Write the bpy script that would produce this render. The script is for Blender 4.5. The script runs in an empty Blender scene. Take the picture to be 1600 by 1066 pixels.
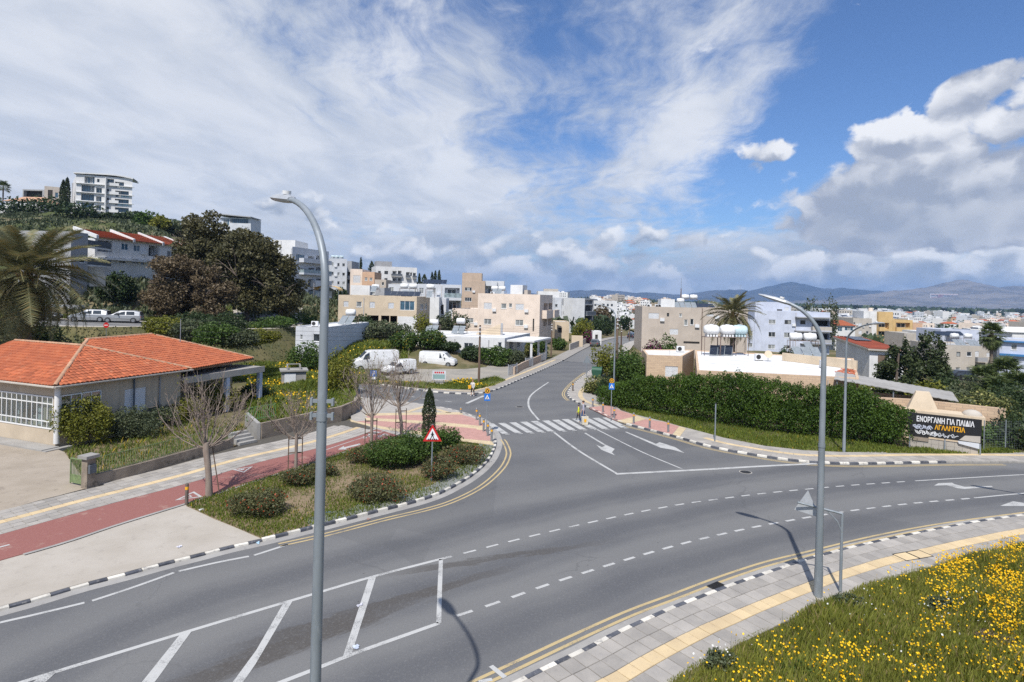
import bpy,bmesh,math,random
import numpy as np
from mathutils import Vector,Matrix
random.seed(7)
rng = np.random.default_rng(11)
SC = bpy.context.scene
COL = SC.collection
R = math.radians
# camera
CAM_H,FPX,PX,PY,ROLL = 9.8,920.0,800.0,462.0,R(1.4)
cam_d = bpy.data.cameras.new("camera")
cam_d.sensor_fit = 'HORIZONTAL'
cam_d.sensor_width = 36.0
cam_d.lens = 36.0 * FPX / 1600.0
cam_d.shift_y = -(533.0 - PY) / 1600.0
cam_d.clip_start,cam_d.clip_end = 0.1,60000
cam = bpy.data.objects.new("camera", cam_d)
cam.matrix_world = Matrix.Translation((0,0, CAM_H)) @ Matrix.Rotation(R(90),4, 'X') @ Matrix.Rotation(ROLL, 4, 'Z')
COL.objects.link(cam)
SC.camera = cam
# sun,exposure
SUN = Vector((0.206,0.686,-1.0)).normalized()      # direction the light travels
SUN_ELEV = math.asin(-SUN.z)
sun_d = bpy.data.lights.new("sun", 'SUN')
sun_d.energy = 4.9
sun_d.angle = R(0.6)
sun_d.color = (1.0,0.955,0.89)
sun = bpy.data.objects.new("sun", sun_d)
sun.rotation_euler = SUN.to_track_quat('-Z', 'Y').to_euler()
sun.location = (-20,-60,90)
COL.objects.link(sun)
SC.view_settings.view_transform = 'Standard'
SC.view_settings.look = 'None'
SC.view_settings.exposure = 0.14
SC.view_settings.gamma = 1.0
SC.view_settings.use_curve_mapping = False
SC.render.engine = 'CYCLES'
SC.cycles.use_denoising = False
try:
 SC.cycles.denoiser = 'OPENIMAGEDENOISE'
 SC.cycles.denoising_input_passes = 'RGB_ALBEDO_NORMAL'
 SC.cycles.denoising_prefilter = 'ACCURATE'
except Exception:
 pass
SC.cycles.max_bounces = 6
SC.cycles.diffuse_bounces = 3
SC.cycles.glossy_bounces = 2
SC.cycles.transmission_bounces = 3
SC.cycles.transparent_max_bounces = 6
SC.cycles.volume_bounces = 0
SC.cycles.caustics_reflective = False
SC.cycles.caustics_refractive = False
SC.cycles.sample_clamp_indirect = 6
# small node language
class NT:
 """wraps a node tree so that formulas can be written as expressions"""
 def __init__(self,tree):
  self.t = tree
 def n(self,kind,**kw):
  nd = self.t.nodes.new(kind)
  for k,v in kw.items():
   setattr(nd,k,v)
  return nd
 def link(self,a,b):
  if isinstance(a,S):
   self.t.links.new(a.s,b)
  elif isinstance(a,bpy.types.NodeSocket):
   self.t.links.new(a,b)
  else:
   b.default_value = a
 def math(self,op,*a,clamp=False):
  nd = self.n('ShaderNodeMath', operation=op, use_clamp=clamp)
  for i,x in enumerate(a):
   self.link(x,nd.inputs[i])
  return S(self,nd.outputs[0])
 def xyz(self,v):
  nd = self.n('ShaderNodeSeparateXYZ')
  self.link(v,nd.inputs[0])
  return [S(self,o) for o in nd.outputs]
 def vec(self,x,y,z=0.0):
  nd = self.n('ShaderNodeCombineXYZ')
  for i,q in enumerate((x,y,z)):
   self.link(q,nd.inputs[i])
  return S(self,nd.outputs[0])
 def vmul(self,v,k):
  nd = self.n('ShaderNodeVectorMath', operation='MULTIPLY')
  self.link(v,nd.inputs[0])
  nd.inputs[1].default_value = k
  return S(self,nd.outputs[0])
 def vadd(self,v,k):
  nd = self.n('ShaderNodeVectorMath', operation='ADD')
  self.link(v,nd.inputs[0]); self.link(k,nd.inputs[1])
  return S(self,nd.outputs[0])
 def noise(self, v, scale, detail=4, rough=.5, distort=0.0, color=False, dim='3D'):
  nd = self.n('ShaderNodeTexNoise', noise_dimensions=dim)
  self.link(v, nd.inputs['Vector'])
  nd.inputs['Scale'].default_value = scale
  nd.inputs['Detail'].default_value = detail
  nd.inputs['Roughness'].default_value = rough
  nd.inputs['Distortion'].default_value = distort
  return S(self, nd.outputs['Color' if color else 'Fac'])
 def voro(self, v, scale, feature='F1', detail=0.0, rough=.5, smooth=.5, out='Distance', dim='3D'):
  nd = self.n('ShaderNodeTexVoronoi', feature=feature, voronoi_dimensions=dim)
  self.link(v, nd.inputs['Vector'])
  nd.inputs['Scale'].default_value = scale
  if 'Detail' in nd.inputs: nd.inputs['Detail'].default_value = detail
  if 'Roughness' in nd.inputs: nd.inputs['Roughness'].default_value = rough
  if feature == 'SMOOTH_F1': nd.inputs['Smoothness'].default_value = smooth
  return S(self,nd.outputs[out])
 def step(self,v,lo,hi,a=0.0,b=1.0):
  nd = self.n('ShaderNodeMapRange', interpolation_type='SMOOTHSTEP')
  self.link(v,nd.inputs[0])
  self.link(lo,nd.inputs[1]); self.link(hi,nd.inputs[2])
  nd.inputs[3].default_value = a; nd.inputs[4].default_value = b
  return S(self,nd.outputs[0])
 def mix(self, f, a, b, mode='MIX'):
  nd = self.n('ShaderNodeMix', data_type='RGBA', blend_type=mode)
  self.link(f,nd.inputs[0])
  for x,k in ((a,6),(b,7)):
   if isinstance(x,(tuple,list)) and len(x) == 3:
    x = (*x,1)
   self.link(x,nd.inputs[k])
  return S(self,nd.outputs[2])
class S:
 def __init__(self,nt,s):
  self.nt,self.s = nt,s
 def __add__(self, o): return self.nt.math('ADD', self, o)
 __radd__ = __add__
 def __sub__(self, o): return self.nt.math('SUBTRACT', self, o)
 def __rsub__(self, o): return self.nt.math('SUBTRACT', o, self)
 def __mul__(self, o): return self.nt.math('MULTIPLY', self, o)
 __rmul__ = __mul__
 def __truediv__(self, o): return self.nt.math('DIVIDE', self, o)
 def __rtruediv__(self, o): return self.nt.math('DIVIDE', o, self)
# sight lines of the photograph -> places
_c,_s = math.cos(ROLL),math.sin(ROLL)
def uv(x,y):
 dx,dy = x - PX,y - PY
 return (dx * _c + dy * _s) / FPX,(-dx * _s + dy * _c) / FPX
def G(x,y,z=0.0):
 """point of the level plane z that the photograph shows at (x, y)"""
 u,v = uv(x,y)
 d = (CAM_H - z) / max(v,1e-5)
 return Vector((u * d,d,z))
def AT(x,y,d):
 u,v = uv(x,y)
 return Vector((u * d,d,CAM_H - v * d))
def GL(pts,z=0.0):
 return [G(x,y,z) for x,y in pts]
# sky
wd = bpy.data.worlds.new("World")
SC.world = wd
wd.use_nodes = True
def build_sky():
 t = wd.node_tree
 t.nodes.clear()
 N = NT(t)
 out = N.n('ShaderNodeOutputWorld')
 bg = N.n('ShaderNodeBackground')
 bg.inputs['Strength'].default_value = 0.1
 t.links.new(bg.outputs[0],out.inputs[0])
 sky = N.n('ShaderNodeTexSky', sky_type='NISHITA')
 sky.sun_disc = False
 sky.sun_elevation = SUN_ELEV
 sky.sun_rotation = math.atan2(-SUN.x,-SUN.y)
 sky.air_density,sky.dust_density,sky.ozone_density = 1.0,0.6,2.2
 sky.altitude = 100
 tc = N.n('ShaderNodeTexCoord')
 D = tc.outputs['Generated']
 dx,dy,dz = N.xyz(D)
 az = N.math('ARCTAN2', dx, dy)
 hz = N.math('SQRT', dx * dx + dy * dy)
 el = N.math('ARCTAN2', dz, hz)
 def azel(x,y):
  u,v = uv(x,y)
  return math.atan(u),math.atan2(-v,math.hypot(1,u))
 def blob(x,y,rx,ry,rot=0.0,k=1.0):
  a0,e0 = azel(x,y)
  rx,ry = rx / FPX,ry / FPX
  c,s = math.cos(R(rot)),math.sin(R(rot))
  a,e = az - a0,el - e0
  p = (a * c + e * s) * (1 / rx)
  q = (e * c - a * s) * (1 / ry)
  r2 = p * p + q * q
  return N.math('EXPONENT', r2 * -1.0) * k
 def total(l):
  r = l[0]
  for x in l[1:]: r = r + x
  return r
 blue = N.mix(1.0, sky.outputs[0], (0.72,0.92,1.22), 'MULTIPLY')
 # high,thin,combed-out sheets
 tt = 1.0 / (N.math('MAXIMUM', dz, 0.0) + 0.10)
 q = N.vec(dx * tt,dy * tt,0.0)
 wq = N.noise(q, 1.6,2,.5, dim='2D')
 q2 = N.vec(dx * tt + wq * .34,dy * tt * .5 + wq * .2,0.0)
 n1 = N.noise(q2,1.25,4,.58, dim='2D')
 n2 = N.noise(q2,6.5,6,.66, dim='2D')
 hb = total([
  blob(1500,60,300,150,0,-.42),blob(1340,180,140,60,36,-.40),blob(1180,250,140,50,10,-.24),
  blob(850,228,150,30,0,-.08),blob(940,110,260,110,10,.09),blob(640,40,150,60,0,-.05),blob(640,170,120,30,20,-.08),
  blob(1190,85,230,105,46,.30),blob(1020,240,110,50,25,.15),
  blob(230,220,430,200,0,.30),blob(60,40,360,190,0,.16),blob(720,120,70,45,30,.12),blob(640,205,90,26,10,.16),blob(620,300,300,50,0,.2)])
 den = n1 * .50 + n2 * .50 + hb
 aA = N.step(den,.36,.76)
 thick = N.step(den,.56,.95)
 gA = n1 * .5 + N.noise(q2,3.1,5,.6, dim='2D') * .5
 cA = N.mix(N.step(gA,.36,.64),(5.2,5.7,6.6),(7.9,8.1,8.5))
 cA = N.mix(thick * .35,cA,(6.4,6.75,7.4))
 col = N.mix(aA * .92,blue,cA)
 # heaped clouds low over the horizon and the tall one in the east
 def heap(seed,sx,sy,bias,soft,low,high,ambient,grey,white,puff=1.0,gain=1.0,vs=2.6):
  ax,ay = az * sx + seed,el * sy + seed * 1.7
  w = N.noise(N.vec(ax, ay, 0.0),3.0,4,.6, dim='2D') - .5
  ws = N.vec(ax + w * .30,ay + w * .26,0.0)
  f = N.noise(ws, 1.0,3,.5, dim='2D')
  fine = N.noise(ws, 5.5,5,.62, dim='2D') - .5
  b = N.voro(ws, vs, 'F1', 1.2,.55, dim='2D')
  body = f * .80 + (.5 - b) * .24 * puff + fine * .16 + bias + .1
  fu = N.noise(N.vadd(ws, (.06,.24,0)),1.0,2,.5, dim='2D')
  bu = N.voro(N.vadd(ws, (.04,.14,0)), vs, 'F1', 1.2,.55, dim='2D')
  lit = ((f - fu) * 2.2 + (bu - b) * .55 * puff) * gain + ambient + fine * .45
  a = N.step(body,low,low + soft)
  deep = N.step(body,low + .03,high)
  lit = lit - deep * .22
  return a,N.mix(N.step(lit,-.25,.70),grey,white),deep
 band = N.step(el,R(1.5),R(11.0),.17,-.22)
 bx = total([band,blob(1180,372,120,32,0,.14),blob(950,365,220,40,0,.05),blob(600,385,300,60,0,.04),
    blob(1150,290,130,50,0,-.14),blob(1000,295,190,36,0,-.12),blob(450,330,60,18,0,.12),blob(0,260,60,30,0,.12),blob(830,300,200,22,0,.10)])
 a0,c0,_ = heap(21.9,3.0,10.0,bx + .02,.30,.42,.85,.24,(3.6,4.15,5.1),(7.0,7.3,7.9),.5,1.0)
 col = N.mix(a0 * .85,col,c0)
 a1,c1,_ = heap(3.7,5.2,7.5,bx + .0,.15,.50,.80,.26,(3.4,3.95,4.9),(9.0,9.1,9.3),1.2,1.35)
 col = N.mix(a1 * .94,col,c1)
 bt = total([blob(1500,235,140,72,0,.52),blob(1500,330,230,62,0,.52),blob(1330,372,120,28,0,.36),
    blob(1540,128,120,32,8,.46),blob(1215,240,60,26,30,.36),blob(1120,228,26,20,0,.26),
    blob(1345,320,50,34,0,.22),blob(1400,165,70,22,0,-.14),blob(1270,130,34,10,10,.20)])
 bb = N.step(el,R(6.0),R(24),-.22,-.32)
 a2,c2,d2 = heap(11.3,5.0,6.4,bt + bb,.12,.50,.95,.30,(3.5,3.9,4.8),(8.7,8.8,9.05),1.5,1.2,2.2)
 flat = N.step(el,R(4.5),R(15.0),.75,0.0) * d2
 c2 = N.mix(flat,c2,(3.5,3.95,4.8))
 col = N.mix(a2 * .97,col,c2)
 col = N.mix(N.step(el,R(-1.5),R(5.0),.60,0.0),col,(4.0,5.0,6.6))
 t.links.new(col.s, bg.inputs['Color'])
wd.cycles.sampling_method = 'MANUAL'
wd.cycles.sample_map_resolution = 256
build_sky()
# materials
MATS = {}
def new_mat(name):
 m = bpy.data.materials.new(name)
 m.use_nodes = True
 t = m.node_tree
 t.nodes.clear()
 N = NT(t)
 out = N.n('ShaderNodeOutputMaterial')
 b = N.n('ShaderNodeBsdfPrincipled')
 t.links.new(b.outputs[0],out.inputs[0])
 return m,N,b,out
def wpos(N):
 return N.n('ShaderNodeNewGeometry').outputs['Position']
def pm(name,c1,c2=None,scale=1.0,rough=.8,detail=4,bump=0.0,bscale=None,rnd=0.0,metal=0.0,spec=.4,lo=.3,hi=.7,
       c3=None,s3=8.0,k3=.5,tall=1.0,coat=0.0):
 """procedural material: two tones mixed by a world-space noise, an optional third tone in sharper patches, relief, per-object tint"""
 m,N,b,out = new_mat(name)
 P = wpos(N)
 if tall != 1.0:
  P = N.vmul(P,(1,1,1 / tall))
 col = (*c1,1)
 if c2 is not None:
  f = N.step(N.noise(P,scale,detail,.6),lo,hi)
  col = N.mix(f,c1,c2)
 if c3 is not None:
  f3 = N.step(N.noise(P,s3,5,.65),.56,.68)
  col = N.mix(f3 * k3,col,c3)
 if rnd:
  r = N.n('ShaderNodeObjectInfo').outputs['Random']
  hs = N.n('ShaderNodeHueSaturation')
  N.link(col if isinstance(col, S) else col, hs.inputs['Color'])
  v = S(N,r) * (2 * rnd) + (1 - rnd)
  N.link(v, hs.inputs['Value'])
  col = S(N,hs.outputs[0])
 N.link(col, b.inputs['Base Color'])
 b.inputs['Roughness'].default_value = rough
 b.inputs['Metallic'].default_value = metal
 b.inputs['Specular IOR Level'].default_value = spec
 b.inputs['Coat Weight'].default_value = coat
 if bump:
  bp = N.n('ShaderNodeBump')
  bp.inputs['Strength'].default_value = bump
  bp.inputs['Distance'].default_value = .02
  N.link(N.noise(P, bscale or scale * 6,4,.6), bp.inputs['Height'])
  N.link(bp.outputs[0], b.inputs['Normal'])
 MATS[name] = m
 return m
def leaf_mat(name,dark,light,trans=.25,rough=.55,third=None,k3=.2,nscale=.5):
 """foliage: tone varies leaf by leaf (mesh attribute) and in loose drifts"""
 m,N,b,out = new_mat(name)
 at = N.n('ShaderNodeAttribute', attribute_name='tone')
 f = S(N, at.outputs['Fac'])
 n = N.step(N.noise(wpos(N),nscale,3,.6),.3,.7)
 g = f * .65 + n * .35
 col = N.mix(g,tuple(q * 1.25 for q in dark),tuple(q * 1.22 for q in light))
 if third is not None:
  at2 = N.n('ShaderNodeAttribute', attribute_name='odd')
  col = N.mix(N.step(S(N, at2.outputs['Fac']),1 - k3 - .01,1 - k3 + .01), col, third)
 N.link(col, b.inputs['Base Color'])
 b.inputs['Roughness'].default_value = rough
 b.inputs['Specular IOR Level'].default_value = .3
 tr = N.n('ShaderNodeBsdfTranslucent')
 N.link(col, tr.inputs['Color'])
 mx = N.n('ShaderNodeMixShader')
 mx.inputs[0].default_value = trans
 N.t.links.new(b.outputs[0],mx.inputs[1])
 N.t.links.new(tr.outputs[0],mx.inputs[2])
 N.t.links.new(mx.outputs[0],out.inputs[0])
 MATS[name] = m
 return m
def glass_mat(name,c,rough=.06,spec=.6):
 m,N,b,out = new_mat(name)
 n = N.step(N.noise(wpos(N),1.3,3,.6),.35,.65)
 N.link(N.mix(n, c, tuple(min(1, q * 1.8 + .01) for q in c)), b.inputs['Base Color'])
 b.inputs['Roughness'].default_value = rough
 b.inputs['Specular IOR Level'].default_value = spec
 MATS[name] = m
 return m
# objects
def tag(o,label=None,cat=None,group=None,kind=None):
 if label: o["label"] = label
 if cat: o["category"] = cat
 if group: o["group"] = group
 if kind: o["kind"] = kind
 return o
def link(name,data,parent=None,loc=None,rot=None,scale=None):
 o = bpy.data.objects.new(name,data)
 COL.objects.link(o)
 if parent is not None:
  o.parent = parent
 if loc is not None: o.location = loc
 if rot is not None: o.rotation_euler = rot
 if scale is not None: o.scale = scale
 return o
def thing(name,label,cat,loc=(0,0,0),rz=0.0,group=None):
 o = link(name,None,loc=loc,rot=(0,0,rz))
 o.empty_display_size = .3
 return tag(o,label,cat,group)
def copy_tree(o,parent=None):
 c = o.copy()
 COL.objects.link(c)
 c.parent = parent
 for ch in list(o.children):
  copy_tree(ch,c)
 return c
class MB:
 """collects shapes and links them as one mesh object"""
 def __init__(self):
  self.v,self.f,self.m,self.sm = [],[],[],[]
  self.mi,self.smooth = 0,False
 def add(self,vs,fs):
  k = len(self.v)
  self.v += [tuple(p) for p in vs]
  for f in fs:
   self.f.append(tuple(i + k for i in f))
   self.m.append(self.mi)
   self.sm.append(self.smooth)
  return self
 def hexa(self,a,b):
  """a: 4 lower corners, b: 4 upper corners"""
  return self.add(list(a) + list(b),[(3,2,1,0),(4,5,6,7),(0,1,5,4),(1,2,6,5),(2,3,7,6),(3,0,4,7)])
 def box(self,x0,x1,y0,y1,z0,z1):
  return self.hexa([(x0,y0,z0),(x1,y0,z0),(x1,y1,z0),(x0,y1,z0)],[(x0,y0,z1),(x1,y0,z1),(x1,y1,z1),(x0,y1,z1)])
 def cbox(self,c,s,rz=0.0,rx=0.0,ry=0.0):
  M = Matrix.Rotation(rz, 3, 'Z') @ Matrix.Rotation(ry, 3, 'Y') @ Matrix.Rotation(rx, 3, 'X')
  c = Vector(c)
  p = [c + M @ Vector((sx * s[0] / 2,sy * s[1] / 2,sz * s[2] / 2)) for sz in (-1,1) for sx,sy in ((-1,-1),(1,-1),(1,1),(-1,1))]
  return self.hexa(p[:4],p[4:])
 def bevbox(self,x0,x1,y0,y1,z0,z1,b=.02):
  a = [(x0,y0,z0),(x1,y0,z0),(x1,y1,z0),(x0,y1,z0)]
  m = [(x,y,z1 - b) for x,y,_ in a]
  t = [(x0 + b,y0 + b,z1),(x1 - b,y0 + b,z1),(x1 - b,y1 - b,z1),(x0 + b,y1 - b,z1)]
  return self.add(a + m + t,[(0,1,5,4),(1,2,6,5),(2,3,7,6),(3,0,4,7),(4,5,9,8),(5,6,10,9),(6,7,11,10),(7,4,8,11),(8,9,10,11),(3,2,1,0)])
 def prism(self,poly,z0,z1,bottom=False):
  """upright prism on a simple polygon of (x, y), counter-clockwise"""
  n = len(poly)
  zz0 = z0 if hasattr(z0, '__len__') else [z0] * n
  zz1 = z1 if hasattr(z1, '__len__') else [z1] * n
  vs = [(p[0],p[1],zz0[i]) for i,p in enumerate(poly)] + [(p[0],p[1],zz1[i]) for i,p in enumerate(poly)]
  fs = [(i,(i + 1) % n,n + (i + 1) % n,n + i) for i in range(n)]
  fs.append(tuple(range(n,2 * n)))
  if bottom: fs.append(tuple(range(n - 1,-1,-1)))
  return self.add(vs,fs)
 def poly(self,pts):
  return self.add(pts,[tuple(range(len(pts)))])
 def strip(self,A,B):
  n = len(A)
  return self.add(list(A) + list(B),[(i,i + 1,n + i + 1,n + i) for i in range(n - 1)])
 def tube(self,pts,rad,n=8,cap=True):
  pts = [Vector(p) for p in pts]
  if not hasattr(rad, '__len__'): rad = [rad] * len(pts)
  k = len(self.v)
  ref = None
  for i,p in enumerate(pts):
   t = (pts[min(i + 1,len(pts) - 1)] - pts[max(i - 1,0)])
   if t.length < 1e-9: t = Vector((0,0,1))
   t.normalize()
   if ref is None:
    ref = Vector((1,0,0)) if abs(t.x) < .8 else Vector((0,1,0))
   a = (ref - t * ref.dot(t))
   if a.length < 1e-6: a = t.orthogonal()
   a.normalize()
   ref = a
   b = t.cross(a)
   for j in range(n):
    w = 2 * math.pi * (j + .5) / n
    q = p + (a * math.cos(w) + b * math.sin(w)) * rad[i]
    self.v.append(tuple(q))
  for i in range(len(pts) - 1):
   for j in range(n):
    self.f.append((k + i * n + j,k + i * n + (j + 1) % n,k + (i + 1) * n + (j + 1) % n,k + (i + 1) * n + j))
    self.m.append(self.mi); self.sm.append(True if n > 6 else self.smooth)
  if cap:
   e = len(self.v) - n
   for ids in (range(k + n - 1,k - 1,-1),range(e,e + n)):
    self.add([self.v[q] for q in ids],[tuple(range(n))]); self.sm[-1] = False
  return self
 def cyl(self,c,r,h,n=16,r2=None):
  c = Vector(c)
  return self.tube([c,c + Vector((0,0,h))],[r,r if r2 is None else r2],n)
 def ball(self,c,r,nu=12,nv=8,M=None):
  c = Vector(c)
  rx, ry, rz = r if hasattr(r, '__len__') else (r, r, r)
  k = len(self.v)
  for i in range(nv + 1):
   ph = math.pi * i / nv
   for j in range(nu):
    th = 2 * math.pi * j / nu
    q = Vector((rx * math.sin(ph) * math.cos(th),ry * math.sin(ph) * math.sin(th),rz * math.cos(ph)))
    if M is not None: q = M @ q
    self.v.append(tuple(c + q))
  for i in range(nv):
   for j in range(nu):
    self.f.append((k + i * nu + j,k + (i + 1) * nu + j,k + (i + 1) * nu + (j + 1) % nu,k + i * nu + (j + 1) % nu))
    self.m.append(self.mi); self.sm.append(True)
  return self
 def mesh(self,name,mats):
  me = bpy.data.meshes.new(name)
  me.from_pydata(self.v,[],self.f)
  for m in (mats if isinstance(mats,(list,tuple)) else [mats]):
   me.materials.append(m)
  me.polygons.foreach_set('material_index', self.m)
  me.polygons.foreach_set('use_smooth', self.sm)
  me.update()
  return me
 def build(self,name,mats,parent=None,loc=None,rot=None,scale=None):
  return link(name,self.mesh(name,mats),parent,loc,rot,scale)
def catmull(pts,step):
 """smooth curve through the points, resampled to an even step"""
 P = [np.array(p,float) for p in pts]
 P = [2 * P[0] - P[1]] + P + [2 * P[-1] - P[-2]]
 out = []
 for i in range(1,len(P) - 2):
  p0,p1,p2,p3 = P[i - 1:i + 3]
  for t in np.linspace(0,1,12,endpoint=False):
   out.append(.5 * ((2 * p1) + (-p0 + p2) * t + (2 * p0 - 5 * p1 + 4 * p2 - p3) * t * t + (-p0 + 3 * p1 - 3 * p2 + p3) * t ** 3))
 out.append(P[-2])
 out = np.array(out)
 d = np.concatenate([[0],np.cumsum(np.linalg.norm(np.diff(out,axis=0),axis=1))])
 n = max(2,int(round(d[-1] / step)) + 1)
 s = np.linspace(0,d[-1],n)
 return np.stack([np.interp(s,d,out[:,k]) for k in range(out.shape[1])],1)
def line2(pts,step=.5):
 return catmull([(p[0],p[1]) for p in pts],step)
def normals2(L):
 t = np.gradient(L[:,:2],axis=0)
 t /= np.linalg.norm(t,axis=1)[:,None] + 1e-12
 return np.stack([-t[:,1],t[:,0]],1)          # left of the direction of travel
def offset(L,d):
 return L[:,:2] + normals2(L) * d
def ribbon(L,d0,d1,z):
 a,b = offset(L,d0),offset(L,d1)
 return [(p[0],p[1],z) for p in a],[(p[0],p[1],z) for p in b]
def seg_dist(P,L):
 """distance of points P (n,2) from polyline L"""
 best = np.full(len(P),1e9)
 for i in range(len(L) - 1):
  a,b = L[i,:2],L[i + 1,:2]
  ab = b - a
  t = np.clip(((P - a) @ ab) / (ab @ ab + 1e-12),0,1)
  best = np.minimum(best,np.linalg.norm(P - a - t[:,None] * ab,axis=1))
 return best
def inside(P,poly):
 x,y = P[:,0],P[:,1]
 r = np.zeros(len(P),bool)
 n = len(poly)
 for i in range(n):
  x0,y0 = poly[i][0],poly[i][1]
  x1,y1 = poly[(i + 1) % n][0],poly[(i + 1) % n][1]
  if y0 == y1: continue
  c = ((y0 > y) != (y1 > y)) & (x < (x1 - x0) * (y - y0) / (y1 - y0) + x0)
  r ^= c
 return r
def ccw(poly):
 a = sum(poly[i][0] * poly[(i + 1) % len(poly)][1] - poly[(i + 1) % len(poly)][0] * poly[i][1] for i in range(len(poly)))
 return list(poly) if a > 0 else list(poly)[::-1]
def inset(poly,d):
 """polygon moved inwards by d (counter-clockwise)"""
 n = len(poly)
 out = []
 for i in range(n):
  p0,p1,p2 = (np.array(poly[k][:2],float) for k in ((i - 1) % n,i,(i + 1) % n))
  a,b = p1 - p0,p2 - p1
  a /= np.linalg.norm(a); b /= np.linalg.norm(b)
  na,nb = np.array([-a[1],a[0]]),np.array([-b[1],b[0]])
  m = na + nb
  m /= max(.3,(m @ na))
  out.append(tuple(p1 + m * d))
 return out
# outlines of the junction,read off the photograph
K_ISLAND = line2(GL([(-260,1022),(-120,987),(0,955),(52,941),(126,919),(195,901),(257,884),(313,870),(355,859),(405,848),(450,837),(490,827),(530,817),(565,808),
 (600,799),(632,791),(662,782.5),(688,773),(708,763),(726,753),(742,742),(757,729),(768,715),(775,699),(776,688),(772,677),(763,664),(750,655),
 (735,650),(720,645),(700,639.5),(680,636),(655,632),(625,628.5),(595,625),(570,622.5),(540,619.5),(500,615)]),.5)
K_NORTH = line2(GL([(500,590),(540,595),(572,599),(593,601.5),(620,606),(648,609.5),(675,613),(704,615.5),(737,616.5),(754,615),(772,611),(787,605.5),(805,597.5),
 (820,591),(840,582.5),(860,573.5),(881,564)]),.5)
K_EAST = line2(GL([(940,569),(925,578),(911,588),(899,598),(890,608),(886,616),(890,623),(900,629.5),(912,635),(925,641),(940,648),(952,654),(967,660),
 (982,665),(1000,669.5),(1020,674.5),(1050,682.5),(1070,688),(1100,697),(1131,704),(1162,709.5),(1194,715),(1225,719.5),(1256,723),(1287,725),(1319,726),
 (1366,726),(1412,725),(1466,724),(1530,723.5),(1600,724),(1680,726),(1780,728)]),.5)
K_NEAR = line2(GL([(560,1195),(700,1120),(811,1066),(862,1041),(905,1021),(945,1000),(982,982),(1017,966),(1050,951.5),(1080,940),(1110,928),(1137,918),(1165,908),
 (1200,896),(1229,886),(1259,876),(1290,867.5),(1325,858),(1365,849),(1402,841),(1440,833),(1476,826),(1511,819.5),(1545,814),(1580,809),(1640,801),(1740,790)]),.5)
ST_W = line2([G(881,564)[:2],(17.6,126),(24.5,150),(35,185),(54,245),(82,330)],4.0)
ST_E = line2([G(940,569)[:2],(20.6,113),(25.5,132),(32.0,152),(43,185),(62,245),(90,330)],4.0)
ST_AX = np.array([(2.6,60),(8.5,86),(13.4,101),(17.0,113),(28,150),(39,185),(58,245),(86,330)])
def zstreet(y):
 y = np.asarray(y,float)
 t = np.clip(y - 88,0,230)
 return np.where(t < 120,-.00026 * t * t,-.00026 * 14400 - .0624 * (t - 120) * .55)
# lie of the land: height over a flat junction
FLATS = [  # zones that are level
 ccw([tuple(p) for p in [(-75,-40),(70,-40),(70,36),(44,47),(32,47),(20,53),(22,64),(14,70),(16,84),(14,92),(4,92),(-4,76),(-26,73),(-34,60),(-33,47),(-44,44),(-75,44)]]),
]
CTRL = np.array([
 (-92,63,5.7),(-80,65,5.6),(-66,66.5,5.6),(-56,68.3,5.5),(-46,70.5,5.3),(-40,75,5.0),(-36.5,82,4.5),(-38,92,4.4),(-44,104,6.5),(-35,70,3.0),(-31,78,2.2),
 (-62,62,3.8),(-50,62,3.4),(-42,62,2.6),(-55,77,5.8),(-70,76,6.2),(-48,92,5.0),(-34,92,3.4),(-29,84,2.0),(-22,88,2.2),(-22,100,3.6),(-12,100,2.4),
 (-60,94,9.6),(-66,98,11.0),(-74,100,12.5),(-54,106,10.5),(-44,116,8.0),(-90,95,14),(-76,118,16),(-60,130,13),(-62,150,10),(-48,150,5.2),(-40,160,5.0),
 (-100,130,21),(-115,165,27),(-120,186,30.0),(-141,196,32.0),(-141,215,32.6),(-160,215,33),(-180,210,33),(-125,210,31),(-104,195,26.5),(-90,190,23),(-70,190,14),(-52,200,6.5),(-45,220,7),(-170,150,28),(-200,120,26),(-120,90,16),(-85,60,7),(-75,50,3),
 (-100,250,27),(-70,260,16),(-45,280,10),(-20,250,5),(-25,180,5),(-12,200,3.6),(-5,165,1.5),(5,150,.0),(-2,117,.3),(-10,117,.6),(6,117,.0),(10,180,-1),(-10,140,2.0),(-30,140,4.4),
 (30,100,-.8),(36,112,-1.2),(48,112,-1.4),(45,130,-1.8),(60,146,-2.4),(70,140,-2.8),(40,75,-.6),(30,66,-.2),(46,62,-1.6),(56,72,-2.6),(60,60,-2.2),(66,90,-3.6),(84,112,-4.2),(96,110,-4.4),(80,60,-2.5),(110,70,-3.6),
 (120,200,-6),(90,200,-5.5),(150,250,-7),(60,200,-4.5),(60,300,-7),(120,330,-8),(200,300,-9),(0,330,-2),(-150,330,24),(-300,300,26),(-250,160,26),(-160,40,8),(-120,0,3),
 (120,20,-1),(200,60,-4),(0,-120,0),(120,-120,0),(-120,-120,0)],float)
_sc = np.array([1.0,1.0])
def flat_dist(P):
 d = np.full(len(P),1e9)
 for f in FLATS:
  L = np.array(f + [f[0]],float)
  dd = seg_dist(P,L)
  dd[inside(P,f)] = 0
  d = np.minimum(d,dd)
 return d
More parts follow.
